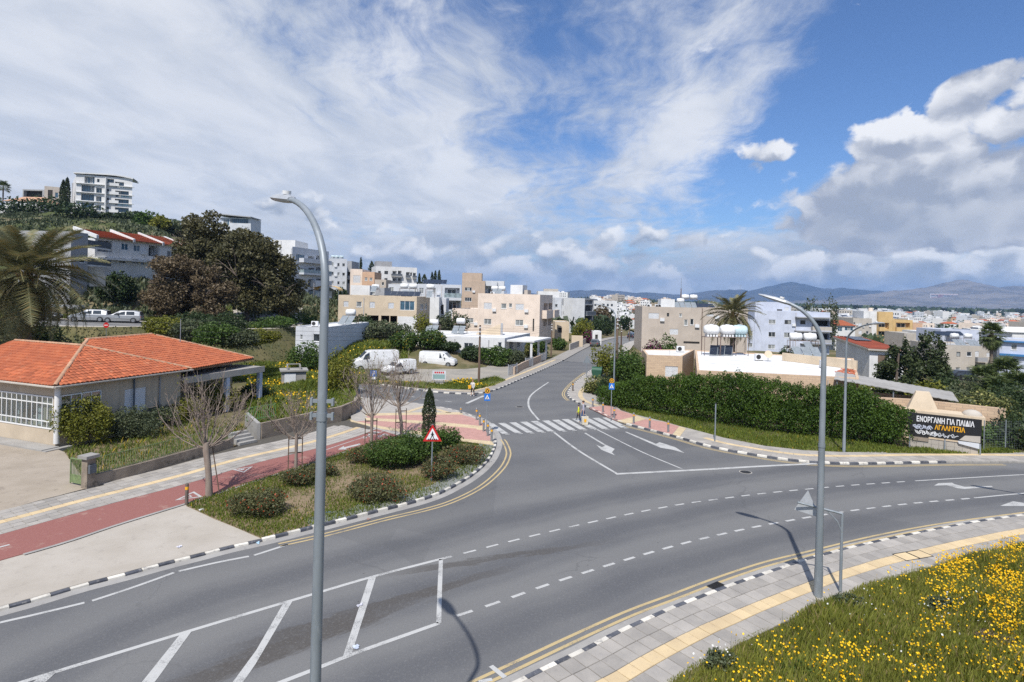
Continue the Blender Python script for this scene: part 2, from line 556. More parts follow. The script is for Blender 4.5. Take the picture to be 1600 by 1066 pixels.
def Th(x,y=None):
 """height of the ground"""
 P = np.array([(x,y)],float) if y is not None else np.asarray(x,float)[:,:2]
 D = P[:,None,:] - CTRL[None,:,:2]
 w = 1.0 / ((D ** 2).sum(2) + 4.0) ** 2.0
 z = (w * CTRL[None,:,2]).sum(1) / w.sum(1)
 far = np.hypot(P[:,0],P[:,1])
 g = np.clip((far - 240) / 500,0,1); g = g * g * (3 - 2 * g)
 z = z * (1 - g) + g * (-13.0)
 z = z + 17 * np.exp(-(((P[:,0] - 190) / 260) ** 2 + ((P[:,1] - 900) / 260) ** 2)) + 20 * np.exp(-(((P[:,0] + 500) / 500) ** 2 + ((P[:,1] - 1100) / 300) ** 2))
 fd = flat_dist(P)
 k = np.clip(fd / 14,0,1); k = k * k * (3 - 2 * k)
 z = z * k
 sd = seg_dist(P,ST_AX)
 k = np.clip((sd - 6.0) / 12,0,1); k = k * k * (3 - 2 * k)
 k = np.where(P[:,1] > 330,1,k)
 z = z * k + zstreet(P[:,1]) * (1 - k)
 return float(z[0]) if y is not None else z
# materials of the ground
def mat_asphalt(name,base=(.105,.107,.112),patch=(.135,.135,.135),bands=True,stain=True):
 m,N,b,out = new_mat(name)
 P = wpos(N)
 x,y,z = N.xyz(P)
 n1 = N.step(N.noise(P,.16,4,.6),.32,.68)
 n2 = N.noise(P,2.2,4,.65)
 n3 = N.noise(P,70.,2,.7)
 col = N.mix(n1,base,patch)
 if bands:
  at = S(N, N.n('ShaderNodeAttribute', attribute_name='across').outputs['Fac'])
  wob = N.noise(P,.3,3,.5) * .9
  lane = at + wob
  ph = N.math('SINE', lane * (2 * math.pi / 3.55) + .6)
  on = N.step(at,9.5,12.5,1.0,.25)
  k = N.step(ph,-.2,.9) * on
  col = N.mix(k * .62,col,(.178,.177,.172))
  dk = N.step(N.math('SINE', lane * (2 * math.pi / 3.55) + 3.6),.35,1.0) * on
  col = N.mix(dk * .55,col,(.072,.075,.083))
 if stain:
  def trail(x0,y0,x1,y1,wdt,k):
   L = math.hypot(x1 - x0,y1 - y0)
   c,s = (x1 - x0) / L,(y1 - y0) / L
   a = (x - x0) * c + (y - y0) * s
   q = (y - y0) * c - (x - x0) * s
   wv = N.noise(N.vec(a * .5,q * 3.0,0.0),1.0,5,.7)
   qq = N.math('ABSOLUTE', q + (wv - .5) * 1.3)
   end = N.step(a,-1.0,1.5) * N.step(a,L - 4,L + 1,1.0,0.0)
   return N.step(qq,wdt * .45,wdt,1.0,0.0) * end * k
  p0,p1 = G(250,1085),G(700,915)
  q0,q1 = G(380,1010),G(820,880)
  st = N.math('MAXIMUM', trail(p0.x, p0.y, p1.x, p1.y, .55,.9), trail(q0.x, q0.y, q1.x, q1.y, .34,.8))
  r0,r1 = G(620,895),G(960,845)
  st = N.math('MAXIMUM', st, trail(r0.x, r0.y, r1.x, r1.y, .26,.7))
  st = st * N.step(n2,.2,.5,.5,1.0)
  col = N.mix(st,col,(.062,.055,.048))
 sp = N.step(n2,.55,.8)
 col = N.mix(sp * .25,col,(.15,.148,.142))
 col = N.mix(N.step(n3,.42,.75) * .30,col,(.21,.21,.21))
 g1,g2 = N.noise(P,11.,3,.75),N.noise(P,27.,2,.7)
 col = N.mix(N.step(g1,.50,.72) * .34,col,(.215,.213,.205))
 col = N.mix(N.step(g2,.28,.46,1.0,0.0) * .45,col,(.055,.056,.06))
 col = N.mix(N.step(g2,.60,.74) * .30,col,(.26,.255,.245))
 col = N.mix(N.step(n3,.30,.45,1.0,0.0) * .32,col,(.045,.045,.048))
 spots = N.step(N.voro(P, 1.1, 'F1'),.018,.05,1.0,0.0)
 col = N.mix(spots * .55,col,(.035,.035,.037))
 ce = N.voro(N.vadd(N.vmul(P, (1,1,0)), N.vmul(N.noise(P, .8,4,.6, color=True),(1.6,1.6,0))),.16, 'DISTANCE_TO_EDGE')
 col = N.mix(N.step(ce,.0015,.006,1.0,0.0) * N.step(N.noise(P,.13,2,.5),.46,.62) * .3,col,(.06,.06,.062))
 pt = N.voro(N.vmul(P, (1,.6,0)),.11, 'F1', out='Color')
 pr,pg,pb = N.xyz(pt)
 col = N.mix(N.step(pr,.80,.82) * .16,col,(.06,.062,.066))
 N.link(col, b.inputs['Base Color'])
 b.inputs['Roughness'].default_value = .82
 b.inputs['Specular IOR Level'].default_value = .35
 bp = N.n('ShaderNodeBump')
 bp.inputs['Strength'].default_value = .35
 bp.inputs['Distance'].default_value = .01
 N.link(N.noise(P, 45., 3,.7), bp.inputs['Height'])
 N.link(bp.outputs[0], b.inputs['Normal'])
 return m
M_ASPH = mat_asphalt('asphalt')
M_ASPH2 = mat_asphalt('asphalt_far', (.15,.15,.15),(.19,.188,.18), bands=False, stain=False)
def mat_paint(name,c,worn=(.13,.13,.13),wear=.35):
 m,N,b,out = new_mat(name)
 P = wpos(N)
 n = N.noise(P,26.,4,.75)
 big = N.noise(P,1.1,3,.6)
 f = N.step(n * .55 + big * .45,.62 - wear * .22,.74 - wear * .2) * .85
 N.link(N.mix(f, c, worn), b.inputs['Base Color'])
 b.inputs['Roughness'].default_value = .75
 return m
M_WHITE = mat_paint('road_paint_white', (.44,.44,.425), wear=.55)
M_YELL = mat_paint('road_paint_yellow', (.45,.35,.18), wear=.5)
M_KW = pm('kerb_white', (.66,.63,.56),(.52,.49,.43),3,.8, c3=(.28,.27,.26), s3=6, k3=.75, rnd=.14)
M_KB = pm('kerb_black', (.055,.060,.075),(.10,.105,.12),3,.8, c3=(.26,.25,.24), s3=7, k3=.6, rnd=.2)
M_KG = pm('kerb_bare', (.33,.31,.28),(.25,.24,.22),3,.85, rnd=.15)
M_SLAB = pm('paving_grey', (.36,.335,.30),(.29,.272,.248),1.2,.85, bump=.15, bscale=40, rnd=.14, c3=(.2,.19,.18), s3=5, k3=.25)
M_SLABY = pm('paving_yellow', (.60,.47,.28),(.53,.41,.25),1.2,.85, bump=.25, bscale=60, rnd=.08, c3=(.36,.30,.22), s3=6, k3=.3)
M_SLABP = pm('paving_pink', (.47,.255,.215),(.40,.215,.185),1.4,.85, bump=.25, bscale=50, rnd=.1, c3=(.33,.22,.19), s3=7, k3=.4)
M_JOINT = pm('paving_bed', (.10,.09,.075),(.07,.065,.055),8,.95)
M_CONC = pm('concrete', (.36,.325,.275),(.42,.385,.335),.5,.9, detail=6, bump=.2, bscale=30, c3=(.29,.26,.225), s3=2.2, k3=.4)
M_CONC2 = pm('concrete_grey', (.27,.26,.245),(.34,.33,.31),.8,.9, detail=6, bump=.2, bscale=30, c3=(.2,.19,.18), s3=3, k3=.4)
M_DIRT = pm('dirt', (.17,.125,.075),(.235,.175,.11),.9,.95, detail=6, bump=.6, bscale=14, c3=(.07,.085,.03), s3=1.7, k3=.8)
M_GRAV = pm('gravel', (.33,.30,.25),(.25,.235,.205),.4,.95, detail=6, bump=.6, bscale=20, c3=(.16,.15,.13), s3=16, k3=.6)
M_GRAVB = pm('blue_gravel', (.17,.18,.17),(.24,.25,.235),3,.95, detail=6, bump=.8, bscale=24, c3=(.11,.115,.11), s3=20, k3=.7)
M_FIELD = pm('meadow_soil', (.085,.090,.032),(.15,.13,.06),.35,.95, detail=7, bump=.5, bscale=6, c3=(.19,.16,.08), s3=.8, k3=.6)
def mat_bike():
 m, N, b, out = new_mat('cycle_lane_red')
 P = wpos(N)
 x,y,z = N.xyz(P)
 e = G(262,766); e2 = G(287,787)
 old = N.step(x + (y - e.y) * -.55,e.x - .6,e.x - .5)
 c = N.mix(old,(.40,.185,.140),(.235,.090,.078))
 n = N.noise(P,.9,5,.65)
 c = N.mix(N.step(n,.58,.64) * .5,c,(.33,.22,.18))
 c = N.mix(N.step(N.noise(P,40,2,.6),.4,.8) * .35,c,(.45,.24,.19))
 N.link(c, b.inputs['Base Color'])
 b.inputs['Roughness'].default_value = .9
 return m
M_BIKE = mat_bike()
def mat_terrain():
 m, N, b, out = new_mat('land')
 P = wpos(N)
 x,y,z = N.xyz(P)
 d = N.math('SQRT', x * x + y * y)
 n = N.step(N.noise(P,.11,6,.6),.35,.65)
 near = N.mix(n,(.085,.088,.036),(.19,.155,.095))
 near = N.mix(N.step(N.noise(P,.5,5,.6),.52,.62) * .6,near,(.22,.18,.11))
 hill = N.mix(N.step(N.noise(P,.09,6,.65),.50,.66),(.075,.090,.034),(.21,.18,.11))
 near = N.mix(N.step(z,8,13),near,hill)
 nf = N.step(N.noise(N.vmul(P,(1,2.2,1)),.0032,5,.6),.42,.58)
 far = N.mix(nf,(.075,.095,.045),(.25,.20,.13))
 col = N.mix(N.step(d,260,620),near,far)
 N.link(col, b.inputs['Base Color'])
 b.inputs['Roughness'].default_value = .95
 b.inputs['Specular IOR Level'].default_value = .1
 bp = N.n('ShaderNodeBump')
 bp.inputs['Strength'].default_value = .5
 bp.inputs['Distance'].default_value = .12
 N.link(N.noise(P, 1.6,5,.65), bp.inputs['Height'])
 N.link(bp.outputs[0], b.inputs['Normal'])
 return m
# the land itself
def build_terrain():
 def axis(lo,hi,step,farlo,farhi,g):
  a = list(np.arange(lo,hi + .1,step))
  s,q = step,hi
  while q < farhi:
   s *= g; q += s; a.append(min(q,farhi))
  s,q = step,lo
  b = []
  while q > farlo:
   s *= g; q -= s; b.append(max(q,farlo))
  return np.array(b[::-1] + a)
 X = axis(-190,190,4,-12300,12300,1.16)
 Y = axis(-40,260,4,-400,12500,1.14)
 XX,YY = np.meshgrid(X,Y)
 P = np.stack([XX.ravel(),YY.ravel()],1)
 z = np.concatenate([Th(P[i:i + 4000]) for i in range(0,len(P),4000)])
 z -= .07
 far = np.hypot(P[:,0],P[:,1])
 hill = np.clip((z - 9) / 8,0,1) * (far < 400)
 z += hill * rng.normal(0,.5,len(P))
 nx,ny = len(X),len(Y)
 i = np.arange(nx * ny).reshape(ny,nx)
 F = np.stack([i[:-1,:-1],i[:-1,1:],i[1:,1:],i[1:,:-1]],-1).reshape(-1,4)
 me = bpy.data.meshes.new('terrain')
 me.from_pydata(np.column_stack([P,z]).tolist(),[],F.tolist())
 me.polygons.foreach_set('use_smooth', [True] * len(F))
 me.materials.append(mat_terrain())
 return tag(link('terrain', me), kind='structure')
build_terrain()
# asphalt
def build_roads():
 poly = ccw([tuple(p[:2]) for p in
  list(offset(K_ISLAND,.5)[::2]) + list(offset(K_NORTH,.5)[::2]) + list(offset(K_EAST,.5)[::2])
  + [(62,36),(62,26)] + list(offset(K_NEAR,-.5)[::-2]) + [(-12,0),(-34,0)]])
 st = .5
 xs,ys = np.arange(-34,60,st),np.arange(1,92,st)
 XX,YY = np.meshgrid(xs,ys)
 P = np.stack([XX.ravel(),YY.ravel()],1)
 ins = inside(P,poly).reshape(XX.shape)
 i = np.arange(P.shape[0]).reshape(XX.shape)
 ok = (ins[:-1,:-1].astype(int) + ins[:-1,1:] + ins[1:,1:] + ins[1:,:-1]) >= 3
 F = np.stack([i[:-1,:-1],i[:-1,1:],i[1:,1:],i[1:,:-1]],-1)[ok]
 used = np.unique(F)
 rm = np.full(len(P),-1); rm[used] = np.arange(len(used))
 V = P[used]
 me = bpy.data.meshes.new('road')
 me.from_pydata(np.column_stack([V,np.zeros(len(V))]).tolist(),[],rm[F].tolist())
 a = me.attributes.new('across', 'FLOAT', 'POINT')
 a.data.foreach_set('value', seg_dist(V, K_NEAR[::2]))
 me.materials.append(M_ASPH)
 road = tag(link('road', me), kind='structure')
 n = min(len(ST_W),len(ST_E))
 A = np.stack([np.interp(np.linspace(0,1,60),np.linspace(0,1,len(ST_W)),ST_W[:,k]) for k in (0,1)],1)
 B = np.stack([np.interp(np.linspace(0,1,60),np.linspace(0,1,len(ST_E)),ST_E[:,k]) for k in (0,1)],1)
 mb = MB().strip([(p[0],p[1],float(zstreet(p[1])) + (.0 if k else -.006)) for k,p in enumerate(A)],[(p[0],p[1],float(zstreet(p[1])) + (.0 if k else -.006)) for k,p in enumerate(B)])
 street = tag(mb.build('street', M_ASPH2), kind='structure')
 return road,street
ROAD,STREET = build_roads()
# painted markings (children of the road)
ZP = .005
def mark(name,pts,m=M_WHITE,z=ZP,parent=None):
 p = [(q[0],q[1],z) for q in pts]
 a = sum(p[i][0] * p[(i + 1) % len(p)][1] - p[(i + 1) % len(p)][0] * p[i][1] for i in range(len(p)))
 if a < 0: p = p[::-1]
 return MB().poly(p).build(name,m,parent or ROAD)
def mark_line(name,px,w,m=M_WHITE,z=ZP,step=.6):
 L = line2(GL(px),step)
 a,b = ribbon(L,w / 2,-w / 2,z)
 return MB().strip(a,b).build(name,m,ROAD)
def dashes(name,px,on,off,w,start=0.0):
 L = line2(GL(px),.1)
 s = np.concatenate([[0],np.cumsum(np.linalg.norm(np.diff(L,axis=0),axis=1))])
 q = start
 while q + on < s[-1]:
  t = np.array([q,q + on])
  c = np.stack([np.interp(t,s,L[:,k]) for k in (0,1)],1)
  d = c[1] - c[0]; d /= np.linalg.norm(d)
  nn = np.array([-d[1],d[0]]) * w / 2
  mark(name,[c[0] - nn,c[1] - nn,c[1] + nn,c[0] + nn])
  q += on + off
def build_marks():
 mark_line('edge_line', [(-130,1120),(35,1066),(100,1046),(300,985),(400,955),(505,924),(580,902),(680,876),(706,869.5)], .15)
 mark_line('edge_line', [(250,1142),(440,1066),(482,1050),(560,1019),(686,974)], .15)
 mark_line('edge_line', [(689,874),(687,924),(685.5,974)], .15)
 for q in ([(281,992),(300,986),(245,1062),(150,1180),(120,1200),(222,1066)],[(443,942.5),(457.5,939),(400,1037),(355,1103),(330,1112),(400,1017)],
              [(575.7,904.5),(588,901),(549,1024),(535,1029)],[(57,1062),(88,1051),(0,1130),(-40,1140)]):
  mark('hatch_bar', GL(q), z=ZP + .003)
 UP = [(724,865),(774,852),(836,836.5),(891,823.5),(943,812),(990,802),(1034,793.5),(1078,786),(1128,779.3),(1190,771.5),(1260,764.6),(1330,758.5),(1430,751.6)]
 dashes('lane_dash', UP, .55,.47,.11)
 mark_line('lane_line', [(1430,751.6),(1500,747.5),(1600,741.8),(1720,736)], .11)
 LO = [(714,962.5),(779,941),(852,915),(918,893.5),(976,875.5),(1029,860),(1078,846.7),(1124,835.7),(1168,826),(1209,818),(1269,807.5),(1324,799),(1396,790),(1449,784.5),(1516,779)]
 dashes('lane_dash', LO, .55,.47,.13)
 mark_line('lane_line', [(1522,778.3),(1600,771),(1740,760)], .11)
 for p in ([(0,973),(66,958),(132,942)],[(144,939),(208,918),(272,895)],[(279,893),(335,880),(389,869.5)],[(397,868),(425,859),(450,851)]):
  mark_line('parking_line', p, .13)
 A = [(435,850),(507,834),(600,810),(660,796),(700,784),(737,767),(762,750),(782,730),(790,715),(791,705),(786,692),(782,687)]
 L = line2(GL(A),.3)
 for o in (0,-.26):
  a,b = ribbon(L,o + .05,o - .05,ZP)
  MB().strip(a, b).build('yellow_line', M_YELL, ROAD)
 A = [(560,1150),(735,1067),(800,1037),(892,994),(980,955),(1050,929),(1100,910),(1150,892.5),(1200,877),(1275,859),(1350,841),(1425,826),(1500,814),(1600,801),(1720,787)]
 L = line2(GL(A),.3)
 for o in (0,-.27):
  a,b = ribbon(L,o + .055,o - .055,ZP)
  MB().strip(a, b).build('yellow_line', M_YELL, ROAD)
 for i0,i1 in ((22,66),(86,140)):
  for o in (-.28,-.48):
   a,b = ribbon(K_EAST[i0:i1],o + .05,o - .05,ZP)
   MB().strip(a, b).build('yellow_line', M_YELL, ROAD)
 mark_line('edge_tick', [(767,1041),(789,1059)], .14, z=ZP + .004)
 mark_line('edge_tick', [(748,1066),(769,1062)], .12, z=ZP + .004)
 mark_line('centre_line', [(857,597.5),(840,609),(830,617.5),(826,625),(826,634),(830,642.5),(842,656.5)], .17, step=.4)
 mark_line('centre_line', [(866,676),(905,705),(965,741)], .17)
 mark_line('stop_line', [(962,741),(1020,738),(1100,734),(1194,728.6),(1276,724.6)], .28, z=ZP + .004)
 mark_line('lane_line', [(933,671.5),(1000,705),(1066,733)], .12)
 Z5 = lambda pts: GL([(700 + a / 4,560 + b / 4) for a,b in pts])
 mark('turn_arrow', Z5([(850,468),(862,466),(985,540),(1042,567),(1024,588),(1044,607),(960,573),(926,541),(962,556),(982,548)]))
 mark('turn_arrow', Z5([(1104,460),(1118,460),(1300,535),(1322,525),(1375,541),(1420,556),(1478,592),(1400,571),(1330,560),(1290,543)]))
 Z7 = lambda pts: GL([(1200 + a / 4,640 + b / 4) for a,b in pts])
 mark('turn_arrow', Z7([(1038,476),(1065,461),(1150,458),(1165,467),(1230,484),(1400,478),(1404,484),(1228,497),(1185,493),(1118,474)]))
 mark('straight_arrow', Z7([(1450,603),(1530,574),(1610,586),(1780,580),(1782,588),(1612,595),(1612,604)]))
 tl = [(240,408),(312,405),(382,402),(450,397.5),(516,393.5),(588,390),(650,386),(710,381.5),(772,378),(838,375.5),(902,374),(964,371)]
 br = [(378,471),(460,467),(532,464),(603,460),(664,456),(735,453),(797,447.5),(864,444.5),(932,441.5),(1003,440.5),(1064,437.5),(1120,432)]
 for (a,b),(c,d) in zip(tl,br):
  mark('crosswalk_stripe', Z5([(a, b),(a + 42, b - 2),(c, d - 1),(c - 40, d + 1)]))
  mark('give_way_dash', Z5([(c - 22, d + 3.5),(c + 6, d + 2.2),(c + 10, d + 4.6),(c - 18, d + 6)]))
 mark_line('stop_line', [(729,630.5),(756,618.5)], .32)
 dashes('lane_dash', [(560,607),(600,613),(650,621),(683,625.4),(722,630)], .7,.7,.13)
 L = np.stack([(ST_W[4:30,0] + ST_E[4:30,0]) / 2,(ST_W[4:30,1] + ST_E[4:30,1]) / 2],1)
 for k in range(0,24,2):
  p,q = L[k],L[k] + (L[k + 1] - L[k]) * .6
  d = (q - p) / np.linalg.norm(q - p); nn = np.array([-d[1],d[0]]) * .06
  MB().poly([(v[0], v[1], float(zstreet(v[1])) + .02) for v in (p - nn, q - nn, q + nn, p + nn)]).build('lane_dash', M_WHITE, STREET)
build_marks()
def build_gutters():
 a,b = ribbon(K_ISLAND[2:130],.0,-.38,.0035)
 MB().strip(a, b).build('gutter', M_CONC2, ROAD)
 a,b = ribbon(K_NEAR[4:-3],.34,.0,.0035)
 MB().strip(a, b).build('gutter', M_CONC2, ROAD)
build_gutters()
# pavements: bed,kerb stones,slabs
def arc(L):
 return np.concatenate([[0],np.cumsum(np.linalg.norm(np.diff(L[:,:2],axis=0),axis=1))])
def along(L,s,q):
 return np.array([np.interp(q,s,L[:,0]),np.interp(q,s,L[:,1])])
KERB_ME = {}
for k, m in (('w', M_KW),('b', M_KB),('g', M_KG)):
 KERB_ME[k] = MB().bevbox(-.5,.5,-.075,.075,-.10,.125,.018).mesh('kerb_stone', m)
def kerb_row(L,parent,side,s0,s1,unit=.5,bare=None,drop=None,first=0):
 """a row of kerb stones along L; side +1: pavement lies left of the line"""
 s = arc(L)
 n = int((s1 - s0) / unit)
 for i in range(n):
  q = s0 + i * unit
  a,b = along(L,s,q),along(L,s,q + unit)
  t = b - a
  ln = np.linalg.norm(t); t = t / ln
  c = (a + b) / 2 + np.array([-t[1],t[0]]) * .08 * side
  kind = 'g' if (bare and bare(q)) else 'wb'[(i + first) % 2]
  z = drop(q) if drop else 0.0
  o = link('kerb_stone', KERB_ME[kind], parent, (c[0], c[1], z + random.uniform(-.006,.004)),(random.uniform(-.02,.02),0, math.atan2(t[1], t[0]) + random.uniform(-.006,.006)),((ln - .012),1,1))
def band_poly(L,d0,d1):
 return ccw([tuple(p) for p in list(offset(L,d0)) + list(offset(L,d1)[::-1])])
def bed(name,poly,ztop,m,z0=-.12,label=None):
 o = MB().prism(poly,z0,ztop).build(name,m)
 return tag(o, kind='structure')
SLAB_ME = {}
for k, m in (('g', M_SLAB),('y', M_SLABY),('p', M_SLABP)):
 SLAB_ME[k] = MB().bevbox(-.5,.5,-.5,.5,-.05,0,.0).mesh('paving_slab', m)
 b = MB().bevbox(-.5,.5,-.5,.5,-.05,0,.012)
 SLAB_ME[k] = b.mesh('paving_slab', m)
def slab_rows(L,rows,parent,length,ztop,limit,keep,gap=.024):
 """rows: (near offset, far offset, kind). the slabs that show largest become objects, the rest one mass"""
 items = []
 s = arc(L)
 for r,(o0,o1,kind) in enumerate(rows):
  Lo = offset(L,(o0 + o1) / 2)
  so = arc(Lo)
  n = int(so[-1] / length)
  sh = (r % 2) * 0.0
  for i in range(n):
   q = (i + .5) * length
   c = along(Lo,so,q)
   a,b = along(Lo,so,q - length / 2),along(Lo,so,q + length / 2)
   t = b - a
   if keep(c):
    items.append((c,math.atan2(t[1],t[0]),np.linalg.norm(t) - gap,abs(o1 - o0) - gap,kind))
 items.sort(key=lambda e: e[0][1])
 for c,w,lx,ly,kind in items[:limit]:
  link('paving_slab', SLAB_ME[kind], parent, (c[0], c[1], ztop + random.uniform(-.005,.004)),(random.uniform(-.006,.006), random.uniform(-.006,.006), w),(lx, ly, 1))
 for kind, m in (('g', M_SLAB),('y', M_SLABY)):
  rest = [e for e in items[limit:] if e[4] == kind]
  if not rest: continue
  mb = MB()
  for c,w,lx,ly,_ in rest:
   cs,sn = math.cos(w),math.sin(w)
   z = ztop + random.uniform(-.004,.003)
   P = lambda x,y,zz: (c[0] + x * cs - y * sn,c[1] + x * sn + y * cs,zz)
   q = [(-lx / 2,-ly / 2),(lx / 2,-ly / 2),(lx / 2,ly / 2),(-lx / 2,ly / 2)]
   mb.hexa([P(x,y,z - .05) for x,y in q],[P(x,y,z) for x,y in q])
  tag(mb.build('paving_slabs', m, parent), kind='stuff')
def in_view(c,x0=-60,x1=1660,y1=1120):
 d = c[1]
 if d < 3: return False
 u,v = c[0] / d,(CAM_H - .1) / d
 x = PX + FPX * (u * _c - v * _s); y = PY + FPX * (u * _s + v * _c)
 return x0 < x < x1 and y < y1
PAV_NEAR = bed('pavement', band_poly(K_NEAR, -.15,-2.45),.085, M_JOINT)
kerb_row(K_NEAR,PAV_NEAR,-1,3,arc(K_NEAR)[-1] - 1)
slab_rows(K_NEAR, [(-.165,-.70, 'g'),(-.70,-1.235, 'g'),(-1.235,-1.70, 'y'),(-1.70,-2.42, 'g')], PAV_NEAR, .5,.122,300, in_view)
M_STEEL = pm('galvanised_steel', (.27,.30,.325),(.21,.24,.26),2.5,.5, metal=.25, c3=(.36,.39,.41), s3=7, k3=.4, tall=3)
M_DARK = pm('dark_iron', (.025,.025,.027),(.05,.048,.045),6,.6, metal=.4)
def cover():
 a = G(1402,872,.12); b = G(1450,864,.12)
 w = math.atan2(b.y - a.y,b.x - a.x)
 o = thing('access_cover', 'steel framed double access cover set in the yellow paving band', 'access cover', ((a.x + b.x) / 2,(a.y + b.y) / 2,.122), w)
 L = .72
 for x in (-L,0):
  m = MB()
  for q in ((x,x + L,-.31,-.28),(x,x + L,.28,.31),(x,x + .03,-.28,.28),(x + L - .03,x + L,-.28,.28)):
   m.box(*q,-.01,.012)
  m.build('cover_frame', M_DARK, o)
  MB().box(x + .04, x + L - .04,-.27,.27,-.01,.008).build('cover_plate', M_SLABY, o)
cover()
def grating():
 p = G(1121,917,0)
 t = G(1137,910); w = math.atan2(t.y - p.y,t.x - p.x)
 o = thing('gutter_grating', 'dark iron drain grating in the gutter by the near kerb', 'drain', (p.x, p.y, .004), w)
 m = MB()
 for q in ((-.30,.30,-.22,-.19),(-.30,.30,.19,.22),(-.30,-.27,-.19,.19),(.27,.30,-.19,.19)): m.box(*q,0,.02)
 m.build('frame', M_DARK, o)
 MB().box(-.27,.27,-.19,.19,.0,.004).build('pit_shade', pm('pit_shade_black', (.01,.01,.01)), o)  # flat black plate paints the shade of the hole below the bars
 for i in range(8):
  x = -.235 + i * .067
  MB().box(x - .012, x + .012,-.19,.19,.004,.018).build('bar', M_DARK, o)
grating()
B_LO = line2(GL([(-220,935),(-100,905),(0,876),(100,847.5),(185,819),(287,787.5),(345,769),(400,751),(450,735),(510,716),(550,702),(610,685),(623,681)],.1),.5)
B_UP = line2(GL([(-220,892),(-100,863),(0,836),(150,794),(250,767.5),(317,749),(400,724),(495,701),(550,685),(589,671)],.1),.5)
W_LN = line2(GL([(-220,848),(-100,824),(0,799),(62,781),(130,765),(190,749),(237,736),(310,715),(375,696),(400,688),(495,666),(525,660),(550,655)],.1),.5)
pav = ccw([tuple(p) for p in list(B_UP) + [tuple(G(560,656,.1)[:2])] + list(W_LN[::-1])])
PAV_LEFT = bed('pavement', pav, .085, M_JOINT)
slab_rows(B_UP, [(.01 + .42 * i, .43 + .42 * i, 'y' if i == 3 else 'g') for i in range(8)], PAV_LEFT, .42,.118,290,
          lambda c: in_view(c,-30,1600) and inside(np.array([c]),pav)[0])
bike = ccw([tuple(p) for p in list(B_LO) + list(B_UP[::-1])])
BIKE = tag(MB().prism(bike, -.1,.112).build('cycle_lane', M_BIKE), kind='structure')
a,b = ribbon(B_LO[8:],-.16,0.0,.120)
tag(MB().strip(a, b).build('edging_strip', M_CONC2), kind='structure')
def bike_marks():
 def mk(name,px,z=.117): mark(name,GL(px,.115),M_WHITE,z,BIKE)
 def ml(px,w):
  L = line2(GL(px, .115),.5); a, b = ribbon(L, w / 2,-w / 2,.117); MB().strip(a, b).build('lane_line', M_WHITE, BIKE)
 ml([(-60,868),(-20,860),(15,851)],.12)
 ml([(509,703),(560,686),(606,672)],.08)
 for T in (((273,782),(303,768),(317,776.5)),((363,734),(381,738.5),(395,729))):
  P = [np.array(G(x,y,.115)[:2]) for x,y in T]
  c = sum(P) / 3
  inn = [c + (p - c) * .68 for p in P]
  for i in range(3):
   j = (i + 1) % 3
   mark('give_way_triangle', [P[i], P[j], inn[j], inn[i]], M_WHITE, .117, BIKE)
  for t in (.34,.5,.66):
   p,q = inn[0] + (inn[1] - inn[0]) * t,inn[0] + (inn[2] - inn[0]) * t
   m1,m2 = p + (q - p) * .25,p + (q - p) * .75
   d = (inn[1] - inn[0]); d = d / np.linalg.norm(d) * .05
   mark('give_way_letter', [m1 - d, m1 + d, m2 + d, m2 - d], M_WHITE, .117, BIKE)
 Z4 = lambda pts: [(400 + a / 4,600 + b / 4) for a,b in pts]
 mk('direction_arrow', Z4([(512,410),(548,388),(552,396),(600,384),(650,372),(654,380),(604,393),(562,403),(566,410)]))
 mk('direction_arrow', Z4([(700,312),(735,303),(732,297),(775,300),(748,315),(744,309),(704,319)]))
 for cx,cy in ((795,322),(700,330)):
  for k in (-22,16):
   ring = [(cx + k + 13 * math.cos(t),cy - k * .22 + 6.5 * math.sin(t)) for t in np.linspace(0,2 * math.pi,11)]
   inn = [(cx + k + 8.5 * math.cos(t),cy - k * .22 + 4 * math.sin(t)) for t in np.linspace(0,2 * math.pi,11)]
   R1,R2 = GL(Z4(ring),.115),GL(Z4(inn),.115)
   MB().strip([(p.x, p.y, .117) for p in R2], [(p.x, p.y, .117) for p in R1]).build('bicycle_symbol_wheel', M_WHITE, BIKE)
  mk('bicycle_symbol_frame', Z4([(cx - 22, cy + 4),(cx + 2, cy - 10),(cx + 14, cy - 12),(cx + 16, cy - 7),(cx + 4, cy - 5),(cx - 18, cy + 6)]))
bike_marks()
iS = int(np.argmin(np.linalg.norm(K_ISLAND - np.array(G(776,694)[:2]),axis=1)))
corner = ccw([tuple(p) for p in list(offset(K_ISLAND[iS:],.15)) + [tuple(G(500,622,.1)[:2]),tuple(G(548,648,.1)[:2]),tuple(G(549,656,.1)[:2]),tuple(G(589,671,.1)[:2]),tuple(G(622,681,.1)[:2]),tuple(G(710,688,.1)[:2])]])
PAV_CORNER = bed('pavement', corner, .105, M_SLAB)
def patch(name,px,m,z,parent):
 P = ccw([tuple(p[:2]) for p in GL(px,.11)])
 return MB().prism(P,.06,z).build(name,m,parent)
def mat_blocks(name,base,joint,size):
 m,N,b,out = new_mat(name)
 P = wpos(N)
 br = N.n('ShaderNodeTexBrick')
 N.link(N.vmul(P, (1,1,0)), br.inputs['Vector'])
 br.inputs['Scale'].default_value = 1 / size
 br.inputs['Brick Width'].default_value = 1.0
 br.inputs['Row Height'].default_value = .5
 br.inputs['Mortar Size'].default_value = .03
 c2 = tuple(q * .8 for q in base)
 br.inputs['Color1'].default_value = (*base, 1); br.inputs['Color2'].default_value = (*c2,1); br.inputs['Mortar'].default_value = (*joint, 1)
 n = N.step(N.noise(P,1.1,5,.65),.5,.68)
 N.link(N.mix(n * .35, S(N, br.outputs['Color']), tuple(q * .62 + .03 for q in base)), b.inputs['Base Color'])
 b.inputs['Roughness'].default_value = .88
 return m
